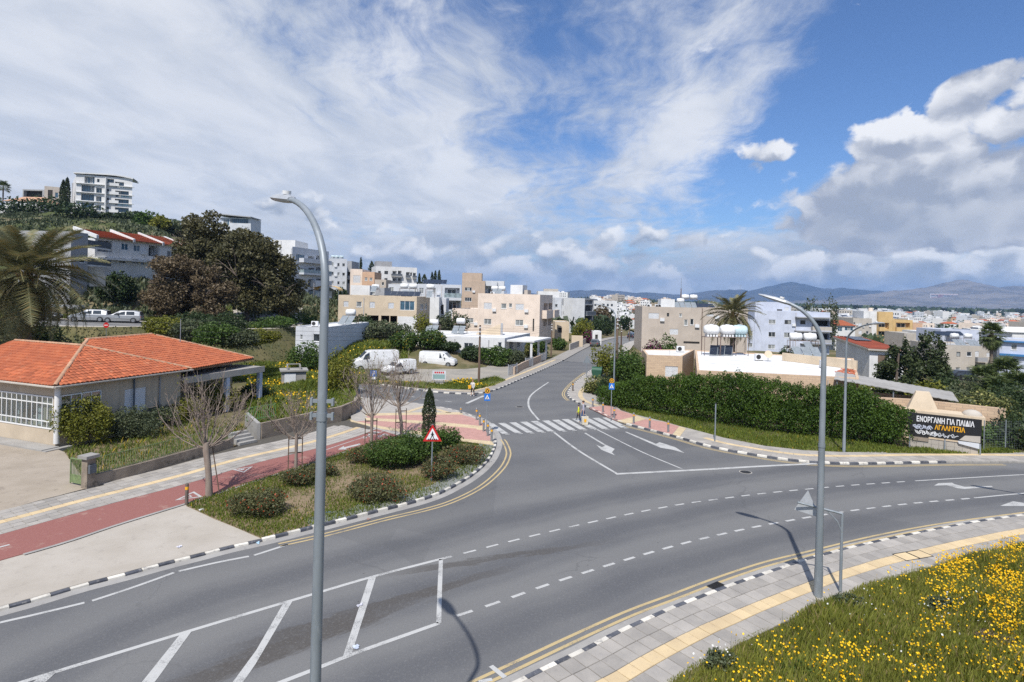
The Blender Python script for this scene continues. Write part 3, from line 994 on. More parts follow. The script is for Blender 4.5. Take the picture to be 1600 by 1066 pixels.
M_PINKB = mat_blocks('pink_block_paving', (.50,.275,.235),(.32,.2,.17),.22)
M_YELB = mat_blocks('yellow_block_paving', (.60,.48,.30),(.4,.33,.22),.40)
patch('pink_apron', [(572,650),(645,648.5),(720,648),(738,652.5),(751,658.5),(757,667),(700,661.5),(640,657),(575,653)], M_PINKB, .118, PAV_CORNER)
patch('pink_apron', [(557,658.5),(576,657),(640,660.5),(700,665.5),(757,671),(764,677.5),(768,689),(740,687),(712,684),(660,675),(600,667)], M_PINKB, .118, PAV_CORNER)
patch('tactile_strip', [(570,653),(640,656.5),(700,661),(757,666.5),(760,673),(745,671.5),(744,670),(700,666),(640,661),(573,657)], M_YELB, .122, PAV_CORNER)
patch('tactile_strip', [(571,646.5),(645,644.8),(722,644.5),(723,648),(645,648.5),(571,650)], M_YELB, .122, PAV_CORNER)
patch('tactile_strip', [(547,655.5),(557,658.7),(600,667.2),(660,675.4),(712,684.4),(768,690),(773,696),(712,688.5),(660,680),(600,671),(548,658.5)], M_YELB, .122, PAV_CORNER)
patch('tactile_strip', [(632,643.5),(664,633.8),(670,634.5),(640,644.3)], M_YELB, .122, PAV_CORNER)
patch('tactile_strip', [(676,637.5),(690,640.5),(706,645.2),(698,645.4),(684,641.5)], M_YELB, .122, PAV_CORNER)
iA = int(np.argmin(np.linalg.norm(K_ISLAND - np.array(G(405,847)[:2]),axis=1)))
ISL = ccw([tuple(p) for p in list(offset(K_ISLAND[iA:iS + 1],.15)) + [tuple(G(774,698,.1)[:2]),tuple(G(710,689,.1)[:2]),tuple(G(625,682,.1)[:2])] + [tuple(p) for p in B_LO[::-1] if p[0] > G(289,788,.1).x] + [tuple(p[:2]) for p in GL([(291,790),(305,796),(335,810),(375,826),(400,837)],.12)]])
ISLAND = bed('planted_island', ISL, .10, M_DIRT)
SI = arc(K_ISLAND)
kerb_row(K_ISLAND,ISLAND,1,2.0,SI[-1] - 2,bare=lambda q: q > SI[iS] + 1.0 and q < SI[iS] + 8,drop=lambda q: -.045 if (q < SI[iA] - .4) else (-.03 if q > SI[iS] + 1 else 0.0))
a = offset(K_ISLAND[iS - 34:iS + 1],.16); b = offset(K_ISLAND[iS - 34:iS + 1],1.1)
b = b + rng.normal(0,.12,b.shape)
MB().strip([(p[0], p[1], .106) for p in b][::-1], [(p[0], p[1], .106) for p in a][::-1]).build('gravel_border', M_GRAVB, ISLAND)
DRV = ccw([tuple(p) for p in list(offset(K_ISLAND[:iA + 1],.15)) + [tuple(p[:2]) for p in GL([(400,837),(375,826),(335,810),(305,796),(290,789)],.1)] + [tuple(p) for p in B_LO[::-1] if p[0] <= G(289,788,.1).x]])
DRIVE = bed('driveway', DRV, .088, M_CONC)
FC = ccw([tuple(p[:2]) for p in list(W_LN[:40])] + [tuple(G(141,763,.1)[:2]),tuple(G(101,706,.1)[:2]),tuple(G(86,700,.1)[:2]),tuple(G(0,668,.1)[:2]),(-60,46),(-60,20)])
bed('forecourt', FC, .075, pm('old_concrete', (.30,.255,.20),(.36,.31,.25),.6,.9, detail=6, bump=.2, bscale=30, c3=(.22,.185,.15), s3=1.6, k3=.6))
NWP = band_poly(K_NORTH,.15,2.3)
PAV_NW = bed('pavement', NWP, .105, M_SLAB)
kerb_row(K_NORTH,PAV_NW,1,.5,arc(K_NORTH)[-1] - .2,unit=.6)
a, b = ribbon(K_NORTH[2:], 1.15,1.55,.118); MB().strip(b, a).build('tactile_strip', M_YELB, PAV_NW)
inn = GL([(968,560),(940,590),(916,605),(926,617),(947,617.5),(958,630),(970,641),(987,646.5),(1037,658.5),(1061,665.5),(1100,675.5),(1131,684),(1194,696.5),(1256,703.5),(1319,706.5),(1381,708),(1475,709),(1600,708),(1700,708),(1800,708)],.11)
NEP = ccw([tuple(p) for p in list(offset(K_EAST,.15))] + [tuple(p[:2]) for p in inn[::-1]])
PAV_NE = bed('pavement', NEP, .105, M_SLAB)
SE = arc(K_EAST)
iE = int(np.argmin(np.linalg.norm(K_EAST - np.array(G(1466,723)[:2]),axis=1)))
kerb_row(K_EAST,PAV_NE,1,1,SE[-1] - 1,unit=.6,bare=lambda q: q > SE[iE])
jE = int(np.argmin(np.linalg.norm(K_EAST - np.array(G(1075,689)[:2]),axis=1)))
slab_rows(K_EAST[jE:], [(.17,.75, 'g'),(.75,1.33, 'g'),(1.33,1.75, 'y'),(1.75,2.4, 'g')], PAV_NE, .6,.120,240, lambda c: inside(np.array([c]), NEP)[0])
patch('pink_apron', [(920,637),(945,634),(953,634.5),(970,642),(986,647),(996,650),(975,655.5),(965,657.5),(950,651.5),(936,644.5)], M_PINKB, .118, PAV_NE)
patch('pink_apron', [(985,661),(1010,655.5),(1037,659.5),(1061,666.5),(1050,679),(1035,675.5),(1010,669)], M_PINKB, .118, PAV_NE)
patch('tactile_strip', [(965,657.5),(996,650),(1010,655),(985,661.5),(978,661.5)], M_YELB, .121, PAV_NE)
patch('tactile_strip', [(1061,666.5),(1072,669.5),(1062,682.5),(1051,679.5)], M_YELB, .121, PAV_NE)
L = line2(GL([(913,606),(908,612),(907,619),(912,625),(922,630),(935,634)],.11),.3)
a, b = ribbon(L, .22,-.22,.118); MB().strip(b, a).build('tactile_strip', M_YELB, PAV_NE)
def far_pave():
 for L,sgn in ((ST_W,1),(ST_E,1)):
  if L is ST_E: sgn = -1
  a = offset(L,0.0); b = offset(L,sgn * 2.2)
  mb = MB()
  za = [float(zstreet(p[1])) for p in a]
  A0 = [(p[0],p[1],z - .1) for p,z in zip(a,za)]; A1 = [(p[0],p[1],z + .13) for p,z in zip(a,za)]
  B1 = [(p[0],p[1],z + .13) for p,z in zip(b,za)]
  if sgn > 0: mb.strip(B1,A1) if False else mb.strip(A1,B1); mb.strip(A0,A1)
  else: mb.strip(B1,A1); mb.strip(A1,A0)
  tag(mb.build('pavement', M_SLAB), kind='structure')
far_pave()
BANKS = []
def hill_road():
 pts = GL([(0,0)])
 L = line2([(-92,63.0),(-66,66.5),(-50,69.2),(-41.5,73),(-36.5,80),(-38,92),(-44,104)],1.5)
 zz = Th(L)
 zz = np.convolve(np.pad(zz, 3, 'edge'), np.ones(7) / 7, 'valid') + .12
 N_ = normals2(L); wr = 3.6 + 3.6 * np.clip((-41 - L[:,0]) / 6,0,1)
 E = lambda d: L + N_ * np.asarray(d).reshape(-1,1) * np.ones((len(L),1))
 V3 = lambda q,dz: [(p[0],p[1],z + dz) for p,z in zip(q,zz)]
 tag(MB().strip(V3(E(-wr),0), V3(E([3.6]),0)).build('side_road', M_ASPH2), kind='structure')
 for s,w in ((1,np.full(len(L),3.6)),(-1,wr)):
  q0,q1,q2 = E(w * s),E((w + 1.6) * s),E((w + 5.0) * s)
  m2 = MB().strip(V3(q1 if s < 0 else q0,.12),V3(q0 if s < 0 else q1,.12)).strip(V3(q0,-.02),V3(q0,.12))
  tag(m2.build('pavement', M_CONC), kind='structure')
  lo = [(p[0],p[1],float(h) - .4) for p,h in zip(q2,Th(q2))]
  tag(MB().strip(V3(q1,.12), lo).build('embankment', M_FIELD), kind='structure'); BANKS.append((np.array(V3(q1,.1)), np.array(lo)))
 return L,zz
HILL_L,HILL_Z = hill_road()
LOT = ccw([tuple(p[:2]) for p in GL([(560,572),(545,590),(600,596),(660,601),(700,604),(760,598),(800,588),(830,574),(848,566),(800,566),(740,566),(690,565),(640,562),(600,560)])])
tag(MB().poly([(p[0], p[1], .012) for p in LOT]).build('gravel_lot', M_GRAV), kind='structure')
def manhole(label,x,y):
 p = G(x, y); o = thing('manhole_cover', label, 'manhole cover', (p.x, p.y, .004))
 MB().tube([(0,0,-.02),(0,0,.006)], .36,20).build('rim', M_KG, o); MB().tube([(0,0,-.02),(0,0,.010)], .30,20).build('lid', M_DARK, o)
manhole('round iron manhole cover in the mouth of the side street', 812,636); manhole('round iron manhole cover on the main road right of the stop line', 1165,738)
for k, (x, y, z, c, lb) in enumerate(((279,855,.1,(.6,.6,.66), 'white litter scrap on the pale driveway'),(403,849,.01,(.35,.5,.62), 'pale blue litter in the gutter at the driveway'),(562,947,.01,(.5,.5,.55), 'torn paper litter on the nearest full hatch bar'),(556,1012,.01,(.45,.5,.6), 'bluish litter at the foot of the last hatch bar'),(576,812,.01,(.30,.2,.17), 'leaf litter heaped in the gutter of the island'),(315,797,.12,(.6,.6,.6), 'white litter in the island grass near the brown bollard'),(513,801,.12,(.16,.24,.4), 'flattened blue packet on the island verge'))):
 p = G(x,y,z); r = random.Random(k); m = MB()
 for q in range(5): m.cbox((p.x + r.uniform(-.06,.06),p.y + r.uniform(-.06,.06),z + .02),(r.uniform(.05,.11),r.uniform(.04,.09),.02),r.uniform(0,3),r.uniform(-.4,.4),r.uniform(-.4,.4))
 tag(m.build('paper_scrap', pm('litter_' + str(k), c, rough=.6)), lb, 'litter')
# building kit
def plaster(name,c,k=.86,streak=.35):
 m,N,b,out = new_mat(name)
 P = wpos(N)
 n = N.step(N.noise(P,.55,4,.6),.3,.7)
 col = N.mix(n,c,tuple(q * k for q in c))
 st = N.step(N.noise(N.vmul(P,(2.2,2.2,.22)),1.0,4,.65),.54,.72)
 col = N.mix(st * streak,col,tuple(q * .62 for q in c))
 N.link(col, b.inputs['Base Color'])
 b.inputs['Roughness'].default_value = .9
 b.inputs['Specular IOR Level'].default_value = .2
 MATS[name] = m
 return m
W_WHITE = plaster('plaster_white', (.70,.70,.69))
W_WHITE2 = plaster('plaster_cool_white', (.60,.62,.65))
W_CREAM = plaster('plaster_cream', (.62,.51,.375))
W_BEIGE = plaster('plaster_beige', (.76,.645,.545))
W_SAND = plaster('plaster_sand', (.50,.435,.37))
W_TAN = plaster('plaster_tan', (.50,.39,.30))
W_LAV = plaster('plaster_lavender', (.54,.58,.68))
W_GREY = plaster('plaster_grey', (.36,.365,.375))
W_DGREY = plaster('plaster_dark_grey', (.12,.135,.155))
W_PEACH = plaster('plaster_peach', (.60,.40,.27))
W_YEL = plaster('plaster_yellow', (.62,.43,.20))
W_STONE = plaster('plaster_stone', (.47,.43,.375))
W_BLUE = plaster('paint_blue', (.06,.19,.40))
W_HOUSE = plaster('plaster_house', (.53,.445,.335),.84,.5)
R_FLAT = pm('roof_whitewash', (.70,.70,.69),(.60,.60,.59),.5,.85, c3=(.38,.37,.36), s3=.9, k3=.5)
R_GREY = pm('roof_screed', (.36,.36,.355),(.44,.44,.43),.4,.9, c3=(.25,.25,.25), s3=1.2, k3=.5)
M_TILE = pm('roof_tile', (.43,.122,.050),(.32,.088,.040),1.3,.85, detail=6, rnd=.24, c3=(.46,.25,.15), s3=2.2, k3=.3)
M_TILED = pm('roof_tile_red', (.33,.095,.06),(.26,.075,.05),.7,.8, detail=5, rnd=.1)
M_RIDGE = pm('ridge_tile', (.45,.27,.17),(.36,.21,.13),2,.85, rnd=.15)
M_FRAME = pm('window_frame_white', (.72,.72,.71), rough=.5)
M_FRAMED = pm('window_frame_dark', (.10,.085,.07), rough=.5)
M_SHUT = pm('shutter_white', (.70,.71,.72),(.62,.63,.64),2,.6)
M_SHUTB = pm('shutter_brown', (.20,.145,.10),(.16,.11,.08),2,.6)
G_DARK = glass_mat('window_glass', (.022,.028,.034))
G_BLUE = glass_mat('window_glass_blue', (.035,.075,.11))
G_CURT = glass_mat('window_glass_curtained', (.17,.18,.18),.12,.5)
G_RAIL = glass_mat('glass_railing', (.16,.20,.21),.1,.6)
M_VOID = pm('dim_interior', (.05,.047,.044), rough=.95)  # near-black base colour stands in for shade inside openings and the porch doorway
M_WOOD = pm('weathered_wood', (.115,.075,.052),(.17,.12,.085),2,.9, tall=8)
M_PVC = pm('solar_panel_face', (.018,.026,.045),(.03,.04,.06),2,.18, spec=.6)
M_TANK = pm('water_tank_white', (.74,.74,.73),(.64,.64,.63),2,.4)
M_TANKB = pm('water_tank_pale_blue', (.50,.62,.64),(.44,.55,.58),2,.4)
M_ANG = pm('angle_iron', (.16,.12,.11),(.22,.16,.13),5,.7, metal=.3)
class Building:
 def __init__(self,name,label,cat,fp,z0,z1,wall,roof=None,parapet=.5,group=None,thick=.22,sink=1.5):
  self.fp = [np.array(p[:2],float) for p in fp]
  c = sum(self.fp) / len(self.fp)
  self.z0,self.z1,self.wall = z0,z1,wall
  self.root = thing(name,label,cat,(c[0],c[1],z0),0,group)
  self.c = c
  self.holes = {}
  self.roofm,self.par,self.thick,self.sink = roof or R_FLAT,parapet,thick,sink
 def L(self,p,z):
  return (p[0] - self.c[0],p[1] - self.c[1],z - self.z0)
 def edge(self,e):
  a,b = self.fp[e],self.fp[(e + 1) % len(self.fp)]
  t = b - a
  ln = np.linalg.norm(t); t = t / ln
  return a,t,ln,np.array([t[1],-t[0]])
 def hit(self,e,x,y):
  """where the sight line through (x, y) meets wall e"""
  a,t,ln,n = self.edge(e)
  u,v = uv(x,y)
  d = (a @ n) / (u * n[0] + n[1])
  p = np.array([u * d,d])
  return (p - a) @ t,CAM_H - v * d
 def open(self, e, rect, kind='w', depth=.14, back=None):
  s0,za = self.hit(e,rect[0],rect[1]); s1,zb = self.hit(e,rect[2],rect[3])
  s0b,zc = self.hit(e,rect[2],rect[1]); _,zd = self.hit(e,rect[0],rect[3])
  return self.open_sz(e,s0,s1,(zb + zd) / 2,(za + zc) / 2,kind,depth)
 def open_sz(self, e, s0, s1, zlo, zhi, kind='w', depth=.14):
  ln = self.edge(e)[2]
  s0,s1 = max(.06,min(s0,s1)),min(ln - .06,max(s0,s1))
  zlo,zhi = max(min(zlo,zhi),self.z0 + .02),min(max(zlo,zhi),self.z1 - .12)
  if s1 - s0 < .1 or zhi - zlo < .1: return
  self.holes.setdefault(e,[]).append((s0,s1,zlo,zhi,kind,depth))
 def windows(self, e, rects, kind='w', off=(0,0), s=1.0, **kw):
  for r in rects:
   k = kind
   if len(r) == 5: k = r[4]
   self.open(e,(off[0] + r[0] / s,off[1] + r[1] / s,off[0] + r[2] / s,off[1] + r[3] / s),k,**kw)
 def finish(self):
  a,t,ln,n = self.edge(0)
  r = random.Random(int(abs(self.c[0] * 13 + self.c[1] * 7)))
  for _ in range(int(ln / 5)):
   q = r.uniform(.4,ln - .4)
   if all(not (h[0] - .25 < q < h[1] + .25) for h in self.holes.get(0,[])):
    W = lambda s_,z,k: self.L(a + t * s_ + n * k,z)
    MB().tube([W(q, self.z0 - .5,.07), W(q, self.z1 - .3,.07)], .05,6).build('drain_pipe', r.choice([W_GREY, M_SHUT, W_SAND]), self.root)
  for h in list(self.holes.get(0,[]))[:6]:
   if h[4] in 'wcdsg' and h[3] - h[2] < 2.2 and r.random() < .45 and h[1] + 1.1 < ln and all(not (g[0] < h[1] + 1.1 and g[1] > h[1] + .1 and g[2] < h[3] and g[3] > h[2] - .7) for g in self.holes[0]):
    self.part_box('wall_air_conditioner', M_SHUT, 0, h[1] + .2, h[1] + 1.0, h[2] - .45, h[2] + .15,-.32,-.01)
  mb = MB()
  nfp = len(self.fp)
  inn = inset(self.fp,self.thick)
  zr = self.z1 - self.par
  for e in range(nfp):
   a,t,ln,n = self.edge(e)
   H = self.holes.get(e,[])
   ss = sorted({0.0,ln,*[h[0] for h in H],*[h[1] for h in H]})
   zz = sorted({self.z0 - self.sink,self.z1,*[h[2] for h in H],*[h[3] for h in H]})
   W = lambda s,z,k=0.0: self.L(a + t * s - n * k,z)
   for i in range(len(ss) - 1):
    for j in range(len(zz) - 1):
     sm,zm = (ss[i] + ss[i + 1]) / 2,(zz[j] + zz[j + 1]) / 2
     if any(h[0] < sm < h[1] and h[2] < zm < h[3] for h in H): continue
     mb.poly([W(ss[i],zz[j]),W(ss[i + 1],zz[j]),W(ss[i + 1],zz[j + 1]),W(ss[i],zz[j + 1])])
   for s0,s1,lo,hi,kind,dep in H:
    mb.poly([W(s0,lo),W(s1,lo),W(s1,lo,dep),W(s0,lo,dep)])
    mb.poly([W(s0,hi,dep),W(s1,hi,dep),W(s1,hi),W(s0,hi)])
    mb.poly([W(s0,lo,dep),W(s0,hi,dep),W(s0,hi),W(s0,lo)])
    mb.poly([W(s1,lo),W(s1,hi),W(s1,hi,dep),W(s1,lo,dep)])
    if kind in 'oL':
     mb.poly([W(s0,lo,dep),W(s1,lo,dep),W(s1,hi,dep),W(s0,hi,dep)])
    self.fit(W,s0,s1,lo,hi,kind,dep)
   p,q = self.fp[e],self.fp[(e + 1) % nfp]
   ip,iq = np.array(inn[e]),np.array(inn[(e + 1) % nfp])
   mb.poly([self.L(p,self.z1),self.L(q,self.z1),self.L(iq,self.z1),self.L(ip,self.z1)])
   mb.poly([self.L(ip,self.z1),self.L(iq,self.z1),self.L(iq,zr),self.L(ip,zr)])
  mb.build('wall', self.wall, self.root)
  MB().poly([self.L(p, zr + .001) for p in inn]).build('roof', self.roofm, self.root)
  return self.root
 def fit(self,W,s0,s1,lo,hi,kind,dep):
  """what stands in an opening"""
  def slab(mb,a,b,c,d,k0,k1):   # box in wall coordinates
   mb.hexa([W(a,c,k1),W(b,c,k1),W(b,c,k0),W(a,c,k0)],[W(a,d,k1),W(b,d,k1),W(b,d,k0),W(a,d,k0)]) if False else \
   mb.hexa([W(a,c,k0),W(b,c,k0),W(b,c,k1),W(a,c,k1)],[W(a,d,k0),W(b,d,k0),W(b,d,k1),W(a,d,k1)])
  w,h = s1 - s0,hi - lo
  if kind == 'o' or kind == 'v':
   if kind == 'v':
    MB().poly([W(s0, lo, dep - .01), W(s1, lo, dep - .01), W(s1, hi, dep - .01), W(s0, hi, dep - .01)]).build('recess_shade', M_VOID, self.root)  # flat dark sheet paints the shade at the back of the opening
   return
  if kind == 'L':      # loggia: glazed door in the back wall
   m = MB(); slab(m,s0 + w * .18,s0 + w * .82,lo + .02,lo + h * .84,dep - .06,dep)
   d = m.build('door', M_FRAME, self.root)
   m = MB(); slab(m,s0 + w * .23,s0 + w * .485,lo + .12,lo + h * .80,dep - .075,dep - .06); slab(m,s0 + w * .515,s0 + w * .77,lo + .12,lo + h * .80,dep - .075,dep - .06)
   m.build('pane', G_DARK, d)
   return
  if kind in 's':
   m = MB()
   k = max(2,int(h / .14))
   slab(m,s0,s1,lo,hi,dep * .55,dep)
   for i in range(k):
    z = lo + h * i / k
    slab(m,s0 + .04,s1 - .04,z + h / k * .12,z + h / k * .8,dep * .55 - .03,dep * .55)
   m.build('shutter', M_SHUT, self.root)
   return
  if kind == 'b':
   m = MB(); k = max(2,int(h / .12))
   for i in range(k):
    z = lo + h * i / k
    slab(m,s0,s1,z,z + h / k * .86,dep * .4,dep * .8)
   m.build('shutter', M_SHUTB, self.root)
   return
  fm = M_FRAMED if kind in 'dB' else M_FRAME
  f = min(.07,w * .12)
  m = MB()
  slab(m,s0,s0 + f,lo,hi,dep - .08,dep); slab(m,s1 - f,s1,lo,hi,dep - .08,dep)
  slab(m,s0 + f,s1 - f,lo,lo + f,dep - .08,dep); slab(m,s0 + f,s1 - f,hi - f,hi,dep - .08,dep)
  n = max(1,int(round(w / .75)))
  for i in range(1,n):
   x = s0 + w * i / n
   slab(m,x - f * .45,x + f * .45,lo + f,hi - f,dep - .08,dep)
  o = m.build('window', fm, self.root)
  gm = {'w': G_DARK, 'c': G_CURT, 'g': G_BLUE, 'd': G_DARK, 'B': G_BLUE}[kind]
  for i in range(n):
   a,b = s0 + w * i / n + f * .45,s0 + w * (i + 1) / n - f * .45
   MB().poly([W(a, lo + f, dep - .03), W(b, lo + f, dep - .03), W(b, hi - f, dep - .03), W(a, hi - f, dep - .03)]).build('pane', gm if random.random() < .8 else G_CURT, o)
  if kind in 'wc':
   m = MB(); slab(m, s0 - .06, s1 + .06, lo - .06, lo - .004,-.05, dep); m.build('sill', M_FRAME, o)
 def part_box(self,name,m,e,s0,s1,zlo,zhi,k0,k1,mat=None):
  a,t,ln,n = self.edge(e)
  W = lambda s,z,k=0.0: self.L(a + t * s - n * k,z)
  mb = MB().hexa([W(s0,zlo,k0),W(s1,zlo,k0),W(s1,zlo,k1),W(s0,zlo,k1)],[W(s0,zhi,k0),W(s1,zhi,k0),W(s1,zhi,k1),W(s0,zhi,k1)])
  return mb.build(name,m,self.root)
 def balcony(self, e, rect, out=1.2, m=None, slab=.14, name='balcony'):
  """projecting balcony whose front panel covers the photo rectangle"""
  s0,za = self.hit(e,rect[0],rect[1]); s1,zb = self.hit(e,rect[2],rect[3])
  if s1 < s0: s0,s1 = s1,s0
  a,t,ln,n = self.edge(e)
  W = lambda s,z,k=0.0: self.L(a + t * s + n * k,z)
  mb = MB()
  B = lambda x0,x1,k0,k1,z0,z1: mb.hexa([W(x0,z0,k1),W(x1,z0,k1),W(x1,z0,k0),W(x0,z0,k0)],[W(x0,z1,k1),W(x1,z1,k1),W(x1,z1,k0),W(x0,z1,k0)])
  B(s0,s1,.002,out,zb - slab,zb)
  o = mb.build(name,self.wall,self.root)
  mb = MB()
  B(s0,s1,out - .10,out,zb + .003,za); B(s0,s0 + .1,.002,out - .103,zb + .003,za); B(s1 - .1,s1,.002,out - .103,zb + .003,za)
  mb.build('balustrade', m or self.wall, o)
  return o
def P2(x,y,d):
 p = AT(x,y,d)
 return np.array([p.x,p.y])
def zat(x,y,d):
 return AT(x,y,d).z
def rect_fp(x0,d0,x1,d1,deep,y=480):
 a,b = P2(x0,y,d0),P2(x1,y,d1)
 t = (b - a) / np.linalg.norm(b - a)
 n = np.array([-t[1],t[0]])
 return [a,b,b + n * deep,a + n * deep]
def street_fp(x1,d1,x0,deep,ang=15.0,y=480):
 """front-right corner at (x1, d1); walls square to the street"""
 b = P2(x1,y,d1)
 t = np.array([math.cos(R(ang)),-math.sin(R(ang))])
 u0 = uv(x0,y)[0]
 w = (b[0] - u0 * b[1]) / (t[0] - u0 * t[1])
 a = b - t * w
 n = np.array([-t[1],t[0]])
 return [a,b,b + n * deep,a + n * deep]
# roof gear
def water_heater(label, loc, rz, tanks=1, panels=2, mat=None, hgt=1.5, group='solar water heaters on the roofs'):
 o = thing('solar_water_heater', label, 'water heater', loc, rz, group)
 for i in range(tanks):
  x = (i - (tanks - 1) / 2) * 1.65
  m = MB(); m.tube([(x - .72,.35,hgt + .45),(x - .62,.35,hgt + .45),(x + .62,.35,hgt + .45),(x + .72,.35,hgt + .45)],[.22,.46,.46,.22],14)
  for k in (-.4,0,.4): m.box(x + k - .06,x + k + .06,.1,.6,hgt,hgt + .12)
  m.cyl((x,.35,hgt + .88),.16,.09,12)
  m.build('tank', mat or M_TANK, o)
 w = max(tanks * 1.65,panels * 1.05) / 2
 m = MB()
 for x in (-w,w):
  for y in (0,.7): m.tube([(x,y,0),(x,y,hgt)],.03,4)
 m.box(-w,w,-.02,.02,hgt - .05,hgt); m.box(-w,w,.68,.72,hgt - .05,hgt);
 m.build('stand', M_ANG, o)
 for i in range(panels):
  x = (i - (panels - 1) / 2) * 1.05
  m = MB(); m.hexa([(x - .48,-1.75,.10),(x + .48,-1.75,.10),(x + .48,-1.72,.16),(x - .48,-1.72,.16)],[(x - .48,-.22,1.22),(x + .48,-.22,1.22),(x + .48,-.19,1.28),(x - .48,-.19,1.28)])
  a = m.build('collector', M_STEEL, o)
  MB().poly([(x - .44,-1.72,.13),(x + .44,-1.72,.13),(x + .44,-.27,1.20),(x - .44,-.27,1.20)]).build('glazing', M_PVC, a, (0,-.012,.012))
 return o
def pv_array(label,loc,rz,nx,ny,tilt=20,w=1.05,h=1.7):
 o = thing('solar_panel_array', label, 'solar panels', loc, rz)
 c,s = math.cos(R(tilt)),math.sin(R(tilt))
 for i in range(nx):
  for j in range(ny):
   x,y = (i - nx / 2) * w,j * h
   q = [(x + .02,y + .02),(x + w - .02,y + .02),(x + w - .02,y + h - .02),(x + .02,y + h - .02)]
   MB().hexa([(a, b * c, b * s + .25) for a, b in q], [(a, b * c - .04 * s, b * s + .29) for a, b in q]).build('panel', M_PVC, o)
 m = MB()
 for i in range(nx + 1):
  x = (i - nx / 2) * w
  m.tube([(x,.1,-.3),(x,.1,.26)],.03,4); m.tube([(x,ny * h * c,-.3),(x,ny * h * c,ny * h * s + .22)],.03,4)
 m.build('rack', M_STEEL, o)
 return o
def ac_unit(label,loc,rz=0.0):
 o = thing('air_conditioner', label, 'air conditioner', loc, rz, 'air conditioners on the roofs')
 MB().bevbox(-.45,.45,-.16,.16,.06,.72,.02).build('casing', M_SHUT, o)
 m = MB(); m.tube([(-.12,-.165,.4),(-.12,-.18,.4)], .25,16); m.build('fan', M_DARK, o)
 MB().box(-.4,.4,-.14,.14,0,.06).build('foot', M_DARK, o)
 return o
def antenna(label,loc,h=2.5,rz=0.0):
 o = thing('aerial', label, 'aerial', loc, rz, 'aerials on the roofs')
 MB().tube([(0,0,0),(0,0, h)], [.03,.02], 5).build('mast', M_STEEL, o)
 m = MB(); m.tube([(-.6,0,h - .1),(.6,0,h - .1)],.015,4)
 for i in range(7): m.tube([(-.55 + i * .18,-.3 + .02 * i,h - .1),(-.55 + i * .18,.3 - .02 * i,h - .1)],.012,4)
 m.build('elements', M_STEEL, o)
 return o
# the town,near to far
def add_roofbox(B,name,s0,s1,k0,k1,h,m=None):
 """stair head or plant box on a flat roof, in wall coordinates of the front"""
 zr = B.z1 - B.par
 return B.part_box(name,m or B.wall,0,s0,s1,zr + .003,B.z1 + h,k0,k1)
Z4 = dict(off=(680,400),s=5.33)
fp = street_fp(843.5,117,746.6,13.0)
B = Building('apartment_block', 'beige three-storey block with white shutters beside the street', 'apartment block', fp, .2, zat(843.5,460.6,117), W_BEIGE, R_GREY, .35)
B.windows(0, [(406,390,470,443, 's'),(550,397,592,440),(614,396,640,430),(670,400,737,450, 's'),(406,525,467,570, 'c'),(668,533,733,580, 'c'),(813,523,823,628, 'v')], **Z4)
B.windows(1, [(905,395,938,450, 'L'),(945,394,995,448, 'L'),(902,522,932,582, 'L'),(940,520,992,576, 'L')], depth=1.3, **Z4)
B.balcony(1,(847,485,857,495.5),1.0); B.balcony(1,(859.5,484.5,867,494),1.0)
zr = B.z1
root = B.finish()
add_roofbox(B, 'stair_head', 6.0,8.6,3,7,1.9, W_WHITE)
add_roofbox(B, 'plant_room', 9.2,9.9,2,5,.9, W_SAND)
a = B.fp[0]
lo = street_fp(748.5,120.6,707,11)
B2 = Building('apartment_wing', 'beige two-storey wing with roof terrace left of the beige block', 'apartment block', lo, .4, zat(730,482.7,121), W_BEIGE, R_GREY, .25)
B2.windows(0, [(262,518,318,558, 'c')], **Z4)
B2.windows(0, [(150,500,180,585, 'v')], depth=1.0, **Z4)
B2.finish()
m = MB()
e0,t0,l0,n0 = B2.edge(0)
for i in range(int(l0 / .9)):
 p = B2.L(e0 + t0 * (.1 + i * .9),B2.z1); m.tube([p,(p[0],p[1],p[2] + .75)],.02,4)
p,q = B2.L(e0 + t0 * .1,B2.z1 + .75),B2.L(e0 + t0 * (l0 - .1),B2.z1 + .75); m.tube([p,q],.025,4)
m.build('roof_railing', M_ANG, B2.root)
water_heater('white water tanks on the roof of the beige three-storey block', (*P2(778,455,124), zr - .3), R(-15),2,2, hgt=1.0)
ac_unit('air conditioner on the beige block roof left of the stair head', (*P2(770,458,122), zr - .35), R(-15))
antenna('tall aerial at the right end of the beige block roof', (*P2(823,452,126), zr - .3),3.2)
fp = [(-16,86.5),(-.9,86.3),(3.2,99.4),(-16.5,101)]
B = Building('bungalow', 'white bungalow with whitewashed flat roof behind the dark shrubs', 'house', fp, .3,3.55, W_WHITE, R_FLAT, .16)
B.windows(0, [(725,536,739,545),(778,535,784,543)]); B.windows(1, [(796,533,803,546, 'v'),(808,531,813,543, 'v')], depth=.8)
B.finish()
o = thing('porch', 'white porch canopy on square posts at the white bungalow', 'porch', (1.0,87.5,.3))
MB().hexa([(-1.6,-1.2,2.75),(2.4,-1.9,2.75),(5.4,6.4,2.75),(1.4,7.2,2.75)], [(-1.6,-1.2,3.0),(2.4,-1.9,3.0),(5.4,6.4,3.0),(1.4,7.2,3.0)]).build('canopy', W_WHITE, o)
for x, y in ((2.0,-1.5),(3.2,2.0),(4.6,5.6)): MB().box(x - .16, x + .16, y - .16, y + .16,-.3,2.747).build('post', W_WHITE, o)
water_heater('solar water heater at the left end of the white bungalow roof', (*P2(677,516,96),3.4), R(-10),1,2, hgt=1.3)
water_heater('solar water heater in the middle of the white bungalow roof', (*P2(719,512,96),3.4), R(-10),1,2, hgt=1.6)
o = thing('chimney', 'tan wedge-shaped roof shelter with grey end wall on the white bungalow', 'roof shelter', (*P2(782,520,95),3.4))
